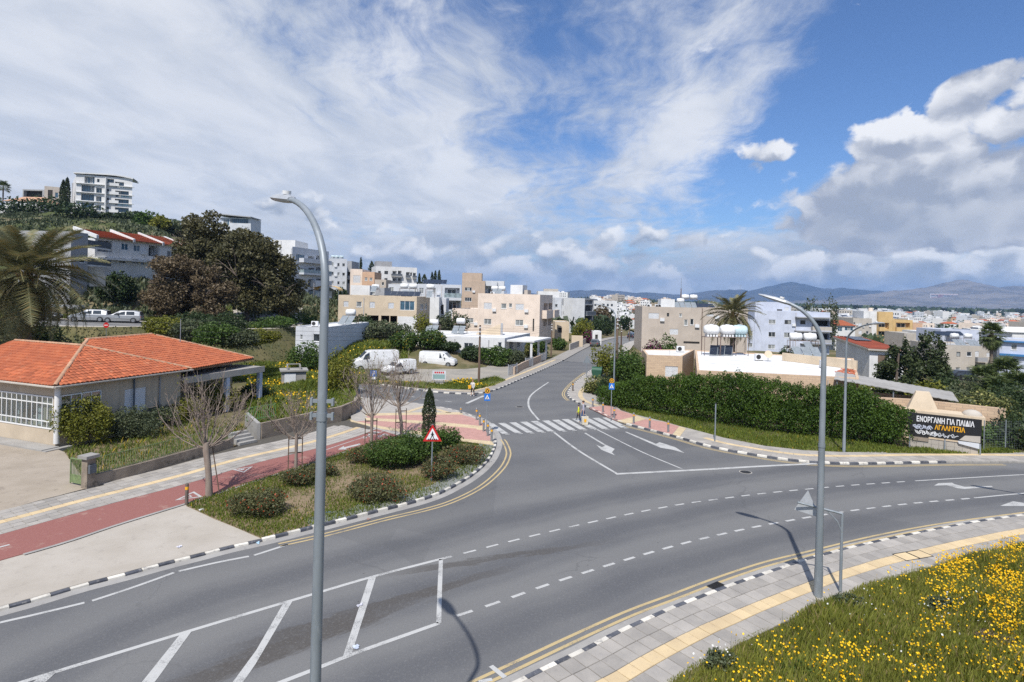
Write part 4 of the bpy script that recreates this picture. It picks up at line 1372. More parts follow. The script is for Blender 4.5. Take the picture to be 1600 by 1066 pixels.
MB().add([(-3.9,0,0),(0,0,0),(0,1.5,0),(-3.9,1.5,0),(0,0,1.75),(0,1.5,1.75),(-3.9,0,.15),(-3.9,1.5,.15)], [(0,1,4,6),(3,7,5,2),(6,4,5,7),(0,6,7,3),(1,2,5,4)]).build('sloping_wall', W_CREAM, o)
MB().box(.005,.35,-.1,1.6,0,1.85).build('end_wall', W_GREY, o)
fp = [P2(528.4,480,99),P2(651,480,101),P2(671.5,480,112),P2(548,480,112)]
z1 = zat(590,462.3,100)
B = Building('cream_house', 'long cream two-storey house with open garage floor and enclosed balcony', 'house', fp, 3.2, z1, W_CREAM, R_GREY, .25)
Z3 = dict(off=(520,380),s=5.33)
B.windows(0, [(90,485,130,530, 's'),(198,488,240,533, 'c'),(307,490,350,540, 's'),(463,497,508,545, 's'),(560,482,680,560, 'g')], **Z3)
B.windows(0, [(285,602,380,668, 'v'),(402,604,470,668, 'v'),(478,606,534,668, 'v')], depth=3.0, **Z3)
B.windows(0,[(568,625,590,665),(622,628,645,655)],**Z3)
B.windows(1,[(730,505,756,555),(768,500,785,550)],**Z3)
B.finish()
s0,za = B.hit(0,621.5,494.5); s1,zb = B.hit(0,650.5,512)
B.part_box('white_plinth', W_WHITE, 0, s0, s1, B.z0 - .5, za, -.03,-.002)
pv_array('row of tilted dark collectors on the cream house roof', (*P2(628,462,104), z1 - .2),0,6,1,28)
water_heater('pair of white water tanks over the cream house roof', (*P2(638,455,107), z1 - .2),0,2,2, hgt=1.6)
water_heater('single white tank at the right end of the cream house roof', (*P2(672,455,108), z1 - .2),0,1,1, hgt=1.6)
fp = rect_fp(547,114,577,114,6)
B = Building('white_block', 'blank white roof block just above the cream house', 'building', fp, 4, zat(560,445.8,114), W_WHITE, R_FLAT, .2); B.finish()
fp = rect_fp(577.2,115,600,115,6)
B = Building('grey_block', 'low grey annexe right of the blank white block', 'building', fp, 4, zat(588,449.5,115), W_GREY, R_GREY, .2); B.windows(0, [(580,453,586,460)]); B.finish()
water_heater('white tank beside the blank white roof block', (*P2(586,452,112), zat(586,452,112) - .6),0,1,1, hgt=.6)
fp = rect_fp(606,150,652,150,9)
B = Building('white_house', 'low white house with one broad window behind the roof tanks', 'house', fp, 5, zat(630,444.2,150), W_WHITE2, R_FLAT, .3)
B.windows(0, [(608,449,615,457, 'c'),(660 - 12,449,650,458, 'c')]); B.finish()
fp = rect_fp(652,148,720,150,10)
B = Building('white_villa', 'white modern villa with tilted solar array and glass balcony', 'house', fp, 3, zat(690,444.5,149), W_WHITE2, R_FLAT, .3)
B.windows(0, [(655,450,662,459, 'c'),(676,450,681,458, 'c')])
B.windows(0, [(695,450,718,465, 'L'),(697,470,718,484, 'L')], depth=1.6)
B.balcony(0,(694,458,720,465.5),1.2,G_RAIL); B.balcony(0,(679,465,720,469),1.5,W_WHITE2)
B.finish()
pv_array('broad tilted solar array on the white modern villa', (*P2(679,443,150), B.z1 - .1),0,6,1,32,1.0,2.0)
fp = rect_fp(671.6,132,686,132,6)
B = Building('white_cube_house', 'narrow white cube in front of the villa with solar array', 'house', fp, 2, zat(679,464.5,132), W_WHITE, R_FLAT, .2); B.windows(1, [(688,478,692,485)]); B.finish()
fp = rect_fp(686.2,136,697,136,6)
B = Building('white_annexe', 'narrow grey annexe right of the white cube house', 'house', fp, 2, zat(690,466,136), W_WHITE2, R_FLAT, .2); B.windows(0, [(688,476,693,491, 'v')]); B.finish()
fp = rect_fp(721,178,757,178,9)
B = Building('tan_house', 'tall tan house with stepped penthouse behind the beige block', 'apartment block', fp, 1, zat(740,438.5,178), W_TAN, R_GREY, .25)
B.windows(0, [(247,263,305,292),(247,347,303,378),(170,380,212,422, 's')], **Z4)
B.finish(); add_roofbox(B, 'penthouse', .0,5.9,.1,6,2.3); antenna('aerial on the penthouse of the tall tan house', (*P2(737,430,181), B.z1 + 2.2),1.8)
fp = rect_fp(757.2,180,787,180,9)
B = Building('white_house', 'white house with deep balcony right of the tall tan house', 'house', fp, 1, zat(770,439,180), W_WHITE2, R_FLAT, .3)
B.windows(0, [(759,449,775,460, 'L')], depth=1.6); B.balcony(0,(757.5,439.5,777,446.5),1.0); B.finish()
fp = [P2(456,430,150),P2(513,430,166),P2(505,430,190),P2(452,430,172)]
B = Building('white_apartments', 'white five-storey flats with wide balconies behind the gum tree', 'apartment block', fp, 4.5, zat(470,387,153), W_WHITE2, R_FLAT, .4)
Z2 = dict(off=(300,320),s=4.1)
B.windows(0, [(668,318,720,362, 'g')], **Z2)
for y in (330,405,478,545): B.windows(0, [(745, y, 782, y + 48, 'L'),(795, y - 3,835, y + 48, 'L')], depth=1.2, **Z2)
for y in (410,485,552): B.windows(0, [(690, y, 735, y + 42, 'L')], depth=1.2, **Z2)
for k,y in enumerate((369,441,512,580)):
 B.balcony(0,(300 + (685 if k < 2 else 760) / 4.1,320 + (y - 28) / 4.1,511,320 + (y + 6) / 4.1),1.5,G_RAIL if k % 2 else W_WHITE2,.5)
B.finish()
fp = rect_fp(424,160,460,160,10,430)
B = Building('white_stair_tower', 'white rooftop tower showing above the gum tree', 'building', fp, 6, zat(440,375,160), W_WHITE, R_FLAT, .3); B.finish()
fp = rect_fp(514.5,203,541.5,205,12,440)
B = Building('grey_flats', 'pale three-storey flats with nine small windows left of peach house', 'apartment block', fp, 6, zat(530,404.5,204), W_WHITE2, R_GREY, .3)
for y in (370,430,487): B.windows(0,[(895,y,908,y + 21),(931,y + 4,946,y + 25),(963,y + 6,980,y + 26)],**Z2)
B.finish()
for k,x in enumerate((520,526,533)):
 water_heater('blue-grey roof tanks crowding the pale three-storey flats', (*P2(x, 402,207), B.z1 - .3),0,1,1, M_TANKB, .7)
fp = rect_fp(541.8,215,549,215,10,440)
B = Building('grey_link_house', 'narrow grey house with balconies between flats and peach house', 'house', fp, 6, zat(545,408,215), W_GREY, R_GREY, .3)
B.windows(0, [(542.6,425,548.4,431, 'v'),(542.6,437,548.4,443, 'v')], depth=1.0); B.finish()
fp = rect_fp(547,190,566,190,10,440)
B = Building('peach_house', 'peach trimmed house with one large shuttered window', 'house', fp, 5, zat(556,420.5,190), W_BEIGE, R_GREY, .3)
B.windows(0, [(552,430.5,563,442, 's')]); B.finish()
s0,za = B.hit(0,549.5,428.5); s1,zb = B.hit(0,565,444)
fp = rect_fp(566.2,189,585,189,10,440)
B = Building('peach_wing', 'peach wing with two small windows', 'house', fp, 5, zat(575,425,189), W_PEACH, R_GREY, .3)
B.windows(0, [(570,433.5,574,439, 'c'),(577.5,434,582,439, 'c')]); B.finish()
fp = rect_fp(586.6,205,651,210,12,440)
B = Building('white_flats', 'white flats with dark balcony railings on the skyline', 'apartment block', fp, 6, zat(600,416.5,206), W_WHITE, R_FLAT, .4)
Z3 = dict(off=(520,380),s=5.33)
B.windows(0, [(378,232,400,258, 'd'),(430,232,460,260, 'd'),(430,292,455,313, 'd')], **Z3)
B.windows(0, [(497,232,532,262, 'L'),(542,230,572,262, 'L'),(497,292,532,320, 'L'),(542,292,572,320, 'L'),(610,242,640,275, 'L'),(645,245,660,275, 'L'),(668,248,692,275, 'L')], depth=1.2, **Z3)
for r in ((611.5,428,628,431.8),(611,439,627,443),(634,430,640.5,434.5),(644.5,431,650.5,434.5)): B.balcony(0,r,.9,W_DGREY)
B.finish(); add_roofbox(B, 'penthouse', .2,5.6,.3,6,1.8, W_GREY)
fp = rect_fp(585.5,176,603,176,8,450)
B = Building('sand_house', 'small sand coloured house below the white skyline flats', 'house', fp, 5, zat(594,437,176), W_SAND, R_GREY, .2); B.windows(0, [(596.5,441,600,446)]); B.finish()
fp = rect_fp(867,176,894,178,10)
B = Building('modern_house', 'white house with slate balconies next to the street', 'house', fp, -1, zat(880,465.3,177), W_WHITE2, R_GREY, .3)
Z5 = dict(off=(840,420),s=5.33)
B.windows(0,[(240,298,273,327),(240,380,272,408),(145,295,168,320),(145,378,172,402)],**Z5)
B.balcony(0,(878.6,466.5,894,475.5),.8,W_GREY); B.balcony(0,(878.6,486.5,894,491.5),.8,W_GREY); B.finish()
fp = rect_fp(894.2,172,913.5,174,10)
B = Building('white_slab_house', 'blank white slab-sided house next to the dark balconies', 'house', fp, -1, zat(900,466,173), W_WHITE, R_GREY, .25); B.finish()
fp = rect_fp(913.7,176,927.5,182,10)
B = Building('dark_balcony_house', 'dark grey house with corner balconies at the street edge', 'house', fp, -2, zat(920,466.5,178), W_GREY, R_GREY, .25)
B.windows(0, [(914.5,469,926.5,475, 'o'),(914.5,477,926.5,486.5, 'v'),(914.5,490,926.5,500, 'v')], depth=1.0)
B.balcony(0,(914,487,927.5,492),.8,W_DGREY); B.finish()
fp = rect_fp(840,178,874,178,10)
B = Building('white_back_house', 'white house with roof parapet behind the beige block', 'house', fp, 0, zat(860,455.5,178), W_WHITE, R_FLAT, .3); B.finish()
add_roofbox(B, 'roof_rail', 1.8,6.2,1,3,.8, W_STONE)
def low(label, x0, x1, d, yt, z0, m, wins=(), roof=R_GREY, deep=8, name='low_house', cat='house'):
 fp = rect_fp(x0,d,x1,d,deep,520)
 B = Building(name,label,cat,fp,z0,zat((x0 + x1) / 2,yt,d),m,roof,.2)
 B.windows(0,wins); B.finish(); return B
low('tan house with dark flat canopy behind the street trees', 867,889,135,503,-.6, W_CREAM, [(872,512,878,520, 'v')])
low('tan garden wall block with a small notice on the street', 893.5,911,118,525,-.3, W_CREAM, [], deep=1.2, name='garden_wall', cat='wall')
low('white gatehouse by the parked grey car', 926,940,128,517.5,-.6, W_WHITE, [(930,523,934,533, 'v')], R_FLAT, 3)
fp = rect_fp(1002.5,112,1096.3,111,12,520)
z1 = zat(1050,480,112)
Z6 = dict(off=(1000,440),s=10)
B = Building('sand_block', 'sand coloured flat-roofed block facing the cream bungalow', 'apartment block', fp, -1, z1, W_SAND, R_GREY, .3)
B.windows(0, [(135,492,295,580, 's'),(420,492,455,548, 'd'),(615,500,655,555),(690,595,745,690, 'c'),(785,585,838,680),(467,742,595,830, 's'),(680,938,930,972, 'v')], **Z6); B.finish()
add_roofbox(B, 'stair_head', 3.8,6.4,2,6,1.5, W_WHITE)
m = MB(); p0 = B.L(B.fp[1], 0); m.tube([(p0[0], p0[1] - .06,-.5),(p0[0], p0[1] - .06, z1 + .9)], .07,6); m.build('drain_pipe', M_ANG, B.root)
fp = rect_fp(1096.6,111.6,1168,111,12,520)
B = Building('sand_block_wing', 'sand coloured wing behind the date palm and roof tanks', 'apartment block', fp, -1.2, zat(1130,481.5,111.5), W_SAND, R_GREY, .3)
B.windows(0, [(1040,510,1150,545, 's')], **Z6); B.finish()
water_heater('white tanks on the sand block roof beside the stair head', (*P2(1064,470,116), z1 - .3),0,1,3, hgt=1.1)
water_heater('raised round white tanks on the sand block roof', (*P2(1078,470,117), z1 - .3),0,2,2, hgt=1.9)
pv_array('dark panels at the right end of the sand block roof', (*P2(1101,478,116), z1 - .2),0,4,1,25)
for k, x in enumerate((1014,1027,1032)): ac_unit(['air conditioner at the left end of the sand block roof', 'left of two air conditioners before the sand block stair head', 'right of two air conditioners before the sand block stair head'][k], (*P2(x, 478,114), z1 - .3))
o = thing('radio_mast', 'thin lattice radio mast above the sand block roof', 'mast', (*P2(1064,462,120), z1 - .3))
MB().tube([(0,0,0),(0,0,4.0)], [.14,.10], 6).build('lower_mast', M_ANG, o); MB().tube([(0,0,4.0),(0,0,6.2)], [.05,.03], 5).build('upper_mast', M_STEEL, o)
fp = rect_fp(1178.7,147,1296.5,145,12,520)
z1 = zat(1240,487,146)
Z7 = dict(off=(1160,440),s=6.67)
B = Building('lavender_flats', 'pale lavender three-storey flats behind the whitewashed roof', 'apartment block', fp, -2.4, z1, W_LAV, R_GREY, .4)
B.windows(0, [(275,398,345,443, 'c'),(440,402,507,445, 'd'),(603,405,657,447, 'd'),(272,527,343,578),(434,533,505,583),(600,540,655,580, 'd'),(268,658,340,703, 'c'),(430,665,500,700)], **Z7)
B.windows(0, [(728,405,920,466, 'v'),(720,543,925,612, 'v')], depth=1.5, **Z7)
B.balcony(0,(1267,510,1296.5,517),1.2,W_STONE); B.balcony(0,(1266,530,1296.5,536),1.2,W_GREY)
B.finish()
for y0,y1,xa in ((365,385,548),(508,528,540),(642,656,600)):
 s0,za = B.hit(0,1160 + xa / 6.67,440 + y0 / 6.67); s1,zb = B.hit(0,1296,440 + y1 / 6.67)
 B.part_box('canopy_slab', W_GREY, 0, s0, s1, zb, za, -1.6,-.003)
fp = rect_fp(1160,146.5,1178.5,146.7,10,520)
B = Building('lavender_wing', 'lavender wing half hidden by the date palm', 'apartment block', fp, -2.2, zat(1170,499,146.6), W_LAV, R_GREY, .3)
B.windows(0, [(62,515,108,565, 'c'),(55,642,105,685, 'c')], **Z7); B.finish()
fp = rect_fp(1179.5,150,1235,150,7,520)
B = Building('lavender_penthouse', 'lavender rooftop storey with one white door', 'building', fp, z1 - .5, zat(1205,472,150), W_LAV, R_GREY, .25, sink=.0)
B.windows(0, [(438,268,482,305, 's'),(360,290,415,305, 'v')], **Z7); B.finish()
antenna('aerial on the lavender rooftop storey', (*P2(1210,465,152), B.z1 - .2),2.2); antenna('tall aerial behind the date palm', (*P2(1157,450,150),8),6.0)
M_BRK = None
def mat_brick():
 m, N, b, out = new_mat('cream_split_brick')
 P = wpos(N)
 x,y,z = N.xyz(P)
 br = N.n('ShaderNodeTexBrick')
 N.link(N.vec(x * .95 + y * .3, z, 0.0), br.inputs['Vector'])
 br.inputs['Scale'].default_value = 1.0
 br.inputs['Brick Width'].default_value = .42; br.inputs['Row Height'].default_value = .2
 br.inputs['Mortar Size'].default_value = .012
 br.inputs['Color1'].default_value = (.58,.43,.29,1); br.inputs['Color2'].default_value = (.50,.365,.25,1); br.inputs['Mortar'].default_value = (.38,.29,.21,1)
 N.link(br.outputs['Color'], b.inputs['Base Color']); b.inputs['Roughness'].default_value = .9
 return m
M_BRK = mat_brick()
ZR = 3.55
def zp(x,y,z=ZR):
 p = G(x,y,z); return np.array([p.x,p.y])
fp = [zp(1010.5,554.5),zp(1066.5,556.5),zp(1085,546.5),zp(1003.5,546)]
B = Building('cream_bungalow', 'cream brick bungalow with white shutter behind the hedge', 'house', fp, 0, ZR, M_BRK, R_FLAT, .10)
B.windows(0, [(1039.5,572.5,1059,589, 's')]); B.windows(3, [(1005,575,1008,590, 'v')]); B.finish()
m = MB(); p = B.L(zp(1045,555), ZR); m.tube([(p[0], p[1] - .35,1.9),(p[0], p[1] - .35,4.1)], .045,6); m.build('vent_pipe', M_TANK, B.root)
a,b,c,d = zp(1067.5,557.5),zp(1089,578.5),zp(1342,590.5),zp(1334,560)
B = Building('cream_bungalow_wing', 'long cream brick bungalow wing with patched white roof', 'house', [b, c, d, zp(1086,547)], 0, ZR - .002, M_BRK, R_FLAT, .12)
B.windows(3, [(1070,571,1078,590, 'v')]); B.finish()
BW = B
mm = MB();
pa,pb = zp(1222,562),zp(1338,576)
t = (pb - pa) / np.linalg.norm(pb - pa); n = np.array([-t[1],t[0]])
for q0, q1, nm in ((pa, pb, 'parapet'),):
 mm.hexa([(*q0,ZR - .1),(*q1,ZR - .1),(*(q1 + n * .2),ZR - .1),(*(q0 + n * .2),ZR - .1)],[(*q0,ZR + .75),(*q1,ZR + .75),(*(q1 + n * .2),ZR + .75),(*(q0 + n * .2),ZR + .75)])
tag(mm.build('roof_wall', W_CREAM), 'cream roof wall along the back of the patched white roof', 'wall')
def tank_stand(label,px,mat,shift=0):
 p = G(px,556,ZR)
 o = thing('roof_water_tank', label, 'water tank', (p.x, p.y + 1.6, ZR - .1),0, 'water tanks on the bungalow roof')
 r = .58
 m = MB(); m.tube([(-.86,0,2.95),(-.80,0,2.95),(-.55,0,2.95),(.55,0,2.95),(.80,0,2.95),(.86,0,2.95)],[.2,.45,r,r,.45,.2],18)
 for k in (-.5,-.17,.17,.5): m.box(k - .1,k + .1,-.45,.45,2.16,2.4)
 m.cyl((0,0,3.5),.24,.10,12)
 m.build('tank', mat, o)
 m = MB()
 for x in (-.9,.9):
  for y in (-.5,.5): m.tube([(x,y,0),(x,y,2.1)],.035,4)
 m.box(-.95,.95,-.55,.55,2.1,2.16); m.build('stand', M_ANG, o)
tank_stand('left white round tank on tall stand over the bungalow roof', 1118, M_TANK)
tank_stand('right white round tank on tall stand over the bungalow roof', 1143.5, M_TANK)
tank_stand('pale blue round tank beside the two white roof tanks', 1163, M_TANKB)
for k,x in enumerate((1115,1126,1138)):
 p = G(x,554,ZR)
 o = thing('solar_collector', ['leftmost solar collector under the round roof tanks', 'middle solar collector under the round roof tanks', 'rightmost solar collector under the round roof tanks'][k], 'solar collector', (p.x, p.y, ZR - .1), R(-24), 'solar collectors on the bungalow roof')
 MB().hexa([(-.45,-.6,.05),(.45,-.6,.05),(.45,-.55,.12),(-.45,-.55,.12)], [(-.45,.75,1.05),(.45,.75,1.05),(.45,.8,1.12),(-.45,.8,1.12)]).build('casing', M_STEEL, o)
 MB().poly([(-.4,-.575,.12),(.4,-.575,.12),(.4,.74,1.09),(-.4,.74,1.09)]).build('glazing', M_PVC, o, (0,-.03,.03))
ac_unit('air conditioner standing at the back of the left white roof', (*zp(1063,549), ZR - .1)); ac_unit('air conditioner on the patched white roof by the lamp post', (*zp(1284,573), ZR - .1), R(70))
ac_unit('air conditioner near the satellite dish on the patched roof', (*zp(1186,562), ZR - .1))
p = zp(1200,563)
o = thing('satellite_dish', 'cream satellite dish on the patched white roof', 'satellite dish', (*p, ZR - .1))
MB().tube([(0,0,0),(0,0,.7)], .03,6).build('post', M_STEEL, o)
m = MB(); m.tube([(0,-.10,.75),(0,-.02,.72),(0,.06,.70)], [.42,.30,.04], 16); m.build('dish', W_CREAM, o)
p = zp(1262,556)
o = water_heater('white solar water heater with dark collectors behind the cream roof wall', (p[0], p[1] + 1.0, ZR - .3), R(-5),2,3, hgt=2.0)
p = zp(1336,556)
water_heater('dark horizontal tank by the red roof gable', (p[0] - 3.0, p[1] + 6,3.4),0,2,1, W_DGREY, 1.4)
m = MB()
for i in range(46):
 q = zp(random.uniform(1308,1336),random.uniform(576,584)); m.cbox((q[0],q[1],ZR - .07 + random.uniform(0,.1)),(.4,.22,.05),random.uniform(0,3),random.uniform(-.2,.2))
tag(m.build('roof_tiles_heap', M_TILE), 'loose red tiles heaped on the patched roof corner', 'roof tiles', kind='stuff')
c = P2(1358.5,560,75); l = P2(1306,560,86); r = P2(1412,560,73.0)
zc,zl = zat(1359,547,75),zat(1308,529,86)
o = thing('red_roof_house', 'white gabled house with red tiled roof behind the pine', 'house', (c[0], c[1], -2.8))
L3 = lambda p,z: (p[0] - c[0],p[1] - c[1],z + 2.8)
bk = r + (l - c)
m = MB(); m.poly([L3(l,-4.5),L3(c,-4.5),L3(c,zc),L3(l,zl)]); m.poly([L3(c,-4.5),L3(r,-4.5),L3(r,zc),L3(c,zc)]); m.poly([L3(r,-4.5),L3(bk,-4.5),L3(bk,zl),L3(r,zc)]); m.poly([L3(bk,-4.5),L3(l,-4.5),L3(l,zl),L3(bk,zl)])
m.build('wall', W_WHITE, o)
def off(p,k): return p
ex = (c - l) / np.linalg.norm(c - l) * .5; ey = (c - r) / np.linalg.norm(c - r) * .35
dz = (zc - zl) / np.linalg.norm(c - l) * .5
A = [c + ex + ey,r + ex,bk - ex,l - ex + ey]; Zs = [zc + dz,zc + dz,zl - dz,zl - dz]
m = MB(); m.hexa([L3(p, z + .02) for p, z in zip(A, Zs)], [L3(p, z + .22) for p, z in zip(A, Zs)]); rf = m.build('roof', W_STONE, o)
nrm = None
k = 26
for i in range(k):
 t0,t1 = i / k,(i + 1) / k
 P = lambda t,s: A[0] * (1 - t) * (1 - s) + A[1] * (1 - t) * s + A[3] * t * (1 - s) + A[2] * t * s
 zt = lambda t: Zs[0] + (Zs[3] - Zs[0]) * t
 s0,s1 = .012,.999
 m = MB(); q = [(t0,s0),(t0,s1),(t1,s1),(t1,s0)]
 m.hexa([L3(P(t, s), zt(t) + .222) for t, s in q], [L3(P(t, s), zt(t) + (.33 if t == t0 else .26)) for t, s in q]); m.build('tile_course', M_TILED, rf)
for i in range(9):
 for j in range(2):
  q = [(.60 + j * .17,.30 + i * .055),(.60 + j * .17,.35 + i * .055),(.765 + j * .17,.35 + i * .055),(.765 + j * .17,.30 + i * .055)]
  m = MB(); m.hexa([L3(P(t, s), zt(t) + .40) for t, s in q], [L3(P(t, s), zt(t) + .45) for t, s in q]); m.build('solar_panel', M_PVC, rf)
Bh = Building.__new__(Building)
Bh.fp = [c,r];
def sz_on(a,b,x,y):
 t = (b - a) / np.linalg.norm(b - a); n = np.array([t[1],-t[0]]); u,v = uv(x,y); d = (a @ n) / (u * n[0] + n[1]); p = np.array([u * d,d]); return p,CAM_H - v * d,t,n
p0,za,t,n = sz_on(c,r,1372,554); p1,zb,_,_ = sz_on(c,r,1385.5,567)
m = MB()
for i in range(8):
 z0_,z1_ = zb + (za - zb) * i / 8,zb + (za - zb) * (i + .85) / 8
 m.hexa([L3(p0 + n * .05,z0_),L3(p1 + n * .05,z0_),L3(p1 - n * .02,z0_),L3(p0 - n * .02,z0_)],[L3(p0 + n * .05,z1_),L3(p1 + n * .05,z1_),L3(p1 - n * .02,z1_),L3(p0 - n * .02,z1_)])
m.build('shutter', M_SHUTB, o)
def gable_house(label, x0, x1, d, ye, yr, z0, wall, tile, deep=10, wins=(), name='tiled_house'):
 fp = rect_fp(x0,d,x1,d,deep,520)
 B = Building(name, label, 'house', fp, z0, zat((x0 + x1) / 2, ye, d), wall, R_GREY, .1)
 B.windows(0,wins); B.finish()
 zt = zat((x0 + x1) / 2,yr,d + deep / 2)
 q = [B.L(p,B.z1 + .01) for p in inset(B.fp,-.4)]
 c0 = (np.array(q[0]) + np.array(q[3])) / 2; c1 = (np.array(q[1]) + np.array(q[2])) / 2
 c0[2] = c1[2] = zt - z0
 e = (c1 - c0) * .22; e[2] = 0
 c0 = c0 + e; c1 = c1 - e
 m = MB(); m.poly([q[0],q[1],tuple(c1),tuple(c0)]); m.poly([q[1],q[2],tuple(c1)]); m.poly([q[2],q[3],tuple(c0),tuple(c1)]); m.poly([q[3],q[0],tuple(c0)])
 m.build('tiled_roof', tile, B.root)
 return B
gable_house('orange roofed house beside the grey end wall of yellow flats', 1305,1336,178,509,500.5,-5, W_WHITE, M_TILE, 10, [(1309,511,1316,518, 'g'),(1320,511,1333,517, 'g')])
fp = rect_fp(1333,246,1362,246,14,510)
Z8 = dict(off=(1300,470),s=10)
B = Building('grey_flats', 'grey end wall of the yellow flats with paired windows', 'apartment block', fp, -6.5, zat(1348,497.5,246), W_STONE, R_GREY, .3)
B.windows(0, [(335,338,365,368),(415,350,465,400, 's'),(535,350,570,395),(415,470,465,525, 's'),(532,475,570,520)], **Z8); B.finish()
fp = rect_fp(1349,250,1372,249,12,510)
B = Building('white_stair_tower', 'white stair tower with round tank above the yellow flats', 'building', fp, -6.5, zat(1360,486.5,249), W_WHITE, R_FLAT, .3); B.finish()
m = MB(); p = B.L(P2(1360.5,480,255), B.z1 - .3); m.cyl(p, .9,1.7,14); m.build('tank', W_BEIGE, B.root)
fp = rect_fp(1372.2,248,1395,248,12,510)
B = Building('yellow_flats', 'yellow flats with stacked balconies, taller left half', 'apartment block', fp, -6.5, zat(1383,487.5,248), W_YEL, R_GREY, .3)
B.windows(0, [(690,345,890,445, 'L'),(690,470,890,560, 'L')], depth=1.5, **Z8)
B.balcony(0,(1372.5,511,1381,517),.8); B.balcony(0,(1372.5,523.5,1379,528),.8); B.finish()
fp = rect_fp(1395.2,252,1426,252,12,510)
B = Building('yellow_flats', 'yellow flats with stacked balconies, lower right half', 'apartment block', fp, -6.5, zat(1410,500,252), W_YEL, R_GREY, .3)
B.windows(0, [(1000,345,1220,420, 'L')], depth=1.5, **Z8); B.balcony(0,(1399,511.5,1422,518),.8); B.finish()
fp = rect_fp(1426.2,258,1441,258,12,515)
B = Building('orange_house', 'orange house adjoining the yellow flats', 'house', fp, -6.5, zat(1433,505.5,258), W_PEACH, R_GREY, .2); B.finish()
fp = rect_fp(1441.2,258,1460,258,12,515)
B = Building('pale_peach_house', 'pale peach house with three small windows', 'house', fp, -6.5, zat(1450,505,258), W_BEIGE, R_GREY, .2)
B.windows(0,[(1443.2,508.5,1445,511),(1446.5,508.5,1448.8,511.5),(1454,508.5,1457,511.5)]); B.finish()
low('low sand house with dark awning behind the pine', 1413,1452,150,521,-5, W_STONE, [(1436,527,1448,534, 'v')])
low('white roofed bungalow with long tank beyond the pine', 1436,1470,185,518,-5.5, W_WHITE, [], R_FLAT)
fp = rect_fp(1467,114,1561,112,12,560)
Z9 = dict(off=(1440,470),s=10); Z9b = dict(off=(1440,560),s=10)
B = Building('grey_stone_flats', 'pale grey two-storey flats behind the fan palm', 'apartment block', fp, -4.3, zat(1500,540,113), W_STONE, R_GREY, .3)
B.windows(0, [(545,800,605,875, 'd'),(705,800,780,870),(835,790,895,875, 's'),(1015,815,1090,880, 's')], **Z9)
B.windows(0, [(530,142,605,225, 'c'),(697,142,775,210, 'c')], **Z9b); B.windows(0, [(830,100,935,225, 'v')], depth=1.0, **Z9b)
B.balcony(0,(1523.5,558,1539,565),.9,W_GREY); B.finish()
for k, (x, mt, lb) in enumerate(((1493, M_TANK, 'left long white tank over the grey flats roof'),(1514, M_TANK, 'right long white tank over the grey flats roof'))):
 water_heater(lb,(*P2(x,538,117),B.z1 - .3),0,1,2,mt,1.5)
pv_array('dark solar panels left of the fan palm', (*P2(1476,520,128), B.z1 + .8),0,3,1,30); pv_array('dark solar panels behind the long tanks', (*P2(1497,520,130), B.z1 + .8),0,3,1,30)
low('pale blue roof building behind the long tanks', 1470,1530,132,515.5,-4.5, W_LAV, [], R_GREY)
fp = rect_fp(1561.3,104,1640,100,12,560)
B = Building('blue_white_flats', 'white flats with blue balcony bands at the right edge', 'apartment block', fp, -4.0, zat(1580,531.5,103), W_LAV, R_GREY, .3)
B.windows(0, [(1400,675,1490,770, 'c'),(1215,870,1270,935, 'c')], **Z9); B.finish()
for ya,yb in ((531.8,536),(552,557.5)):
 s0, za = B.hit(0,1562, ya); s1, zb = B.hit(0,1600, yb); B.part_box('blue_band', W_BLUE, 0,.02,12, zb, za, -.5,-.003)
gable_house('white gabled house at the right edge behind the palm', 1582,1640,150,520,511.5,-5, W_WHITE, R_FLAT)
cpt = P2(507,520,76)
fp = [P2(462,520,77.3),cpt,P2(576,520,92),P2(540,520,93.5)]
B = Building('white_shed', 'long white flat-roofed shed in the weedy lot', 'shed', fp, 2.3, zat(500,511.5,76), W_WHITE2, R_FLAT, .12)
B.windows(0,[(469,523,472.5,531),(489,522,499,534)]); B.finish()
water_heater('solar water heater on the long white shed', (*P2(546,512,86), B.z1 - .1), R(-10),1,2, hgt=1.3); ac_unit('air conditioner on the left end of the white shed', (*P2(492,511,79), B.z1 - .1))
o = thing('red_roof_lean_to', 'small lean-to with red sheet roof by the shrubs', 'shed', (*P2(599,540,88),.6), R(-8))
MB().box(-1.4,1.4,-.8,.8,0,.9).build('wall', W_WHITE2, o)
MB().hexa([(-1.6,-1.0,.95),(1.6,-1.0,.95),(1.6,1.0,1.35),(-1.6,1.0,1.35)], [(-1.6,-1.0,1.0),(1.6,-1.0,1.0),(1.6,1.0,1.4),(-1.6,1.0,1.4)]).build('roof', M_TILED, o)
o = thing('awning', 'ochre barrel awning on thin posts behind the lamp post', 'awning', (*P2(509,475,120), Th(*P2(509,475,120))))
m = MB(); A = [(2.6 * math.cos(t),0,2.2 + .95 * math.sin(t)) for t in np.linspace(math.pi, 0,9)]; m.strip(A, [(x, 3, z) for x, y, z in A]); m.strip([(x, y, z - .05) for x, y, z in A][::-1], [(x, 3, z - .05) for x, y, z in A][::-1]); m.build('cover', W_YEL, o)
for x in (-2.5,2.5):
 for y in (.1,2.9): MB().tube([(x, y, 0),(x, y, 2.25)], .05,6).build('post', M_STEEL, o)
p = G(441,607); q = G(457,611)
o = thing('pump_house', 'small concrete pump house with white door among yellow flowers', 'pump house', (p.x, p.y + 3,0), R(24))
o.scale = (.78,.78,.8); MB().box(-1.5,1.5,-1.1,1.1,-.1,1.75).build('wall', M_CONC2, o); MB().box(-1.75,1.75,-1.35,1.35,1.753,1.95).build('roof', M_CONC2, o)
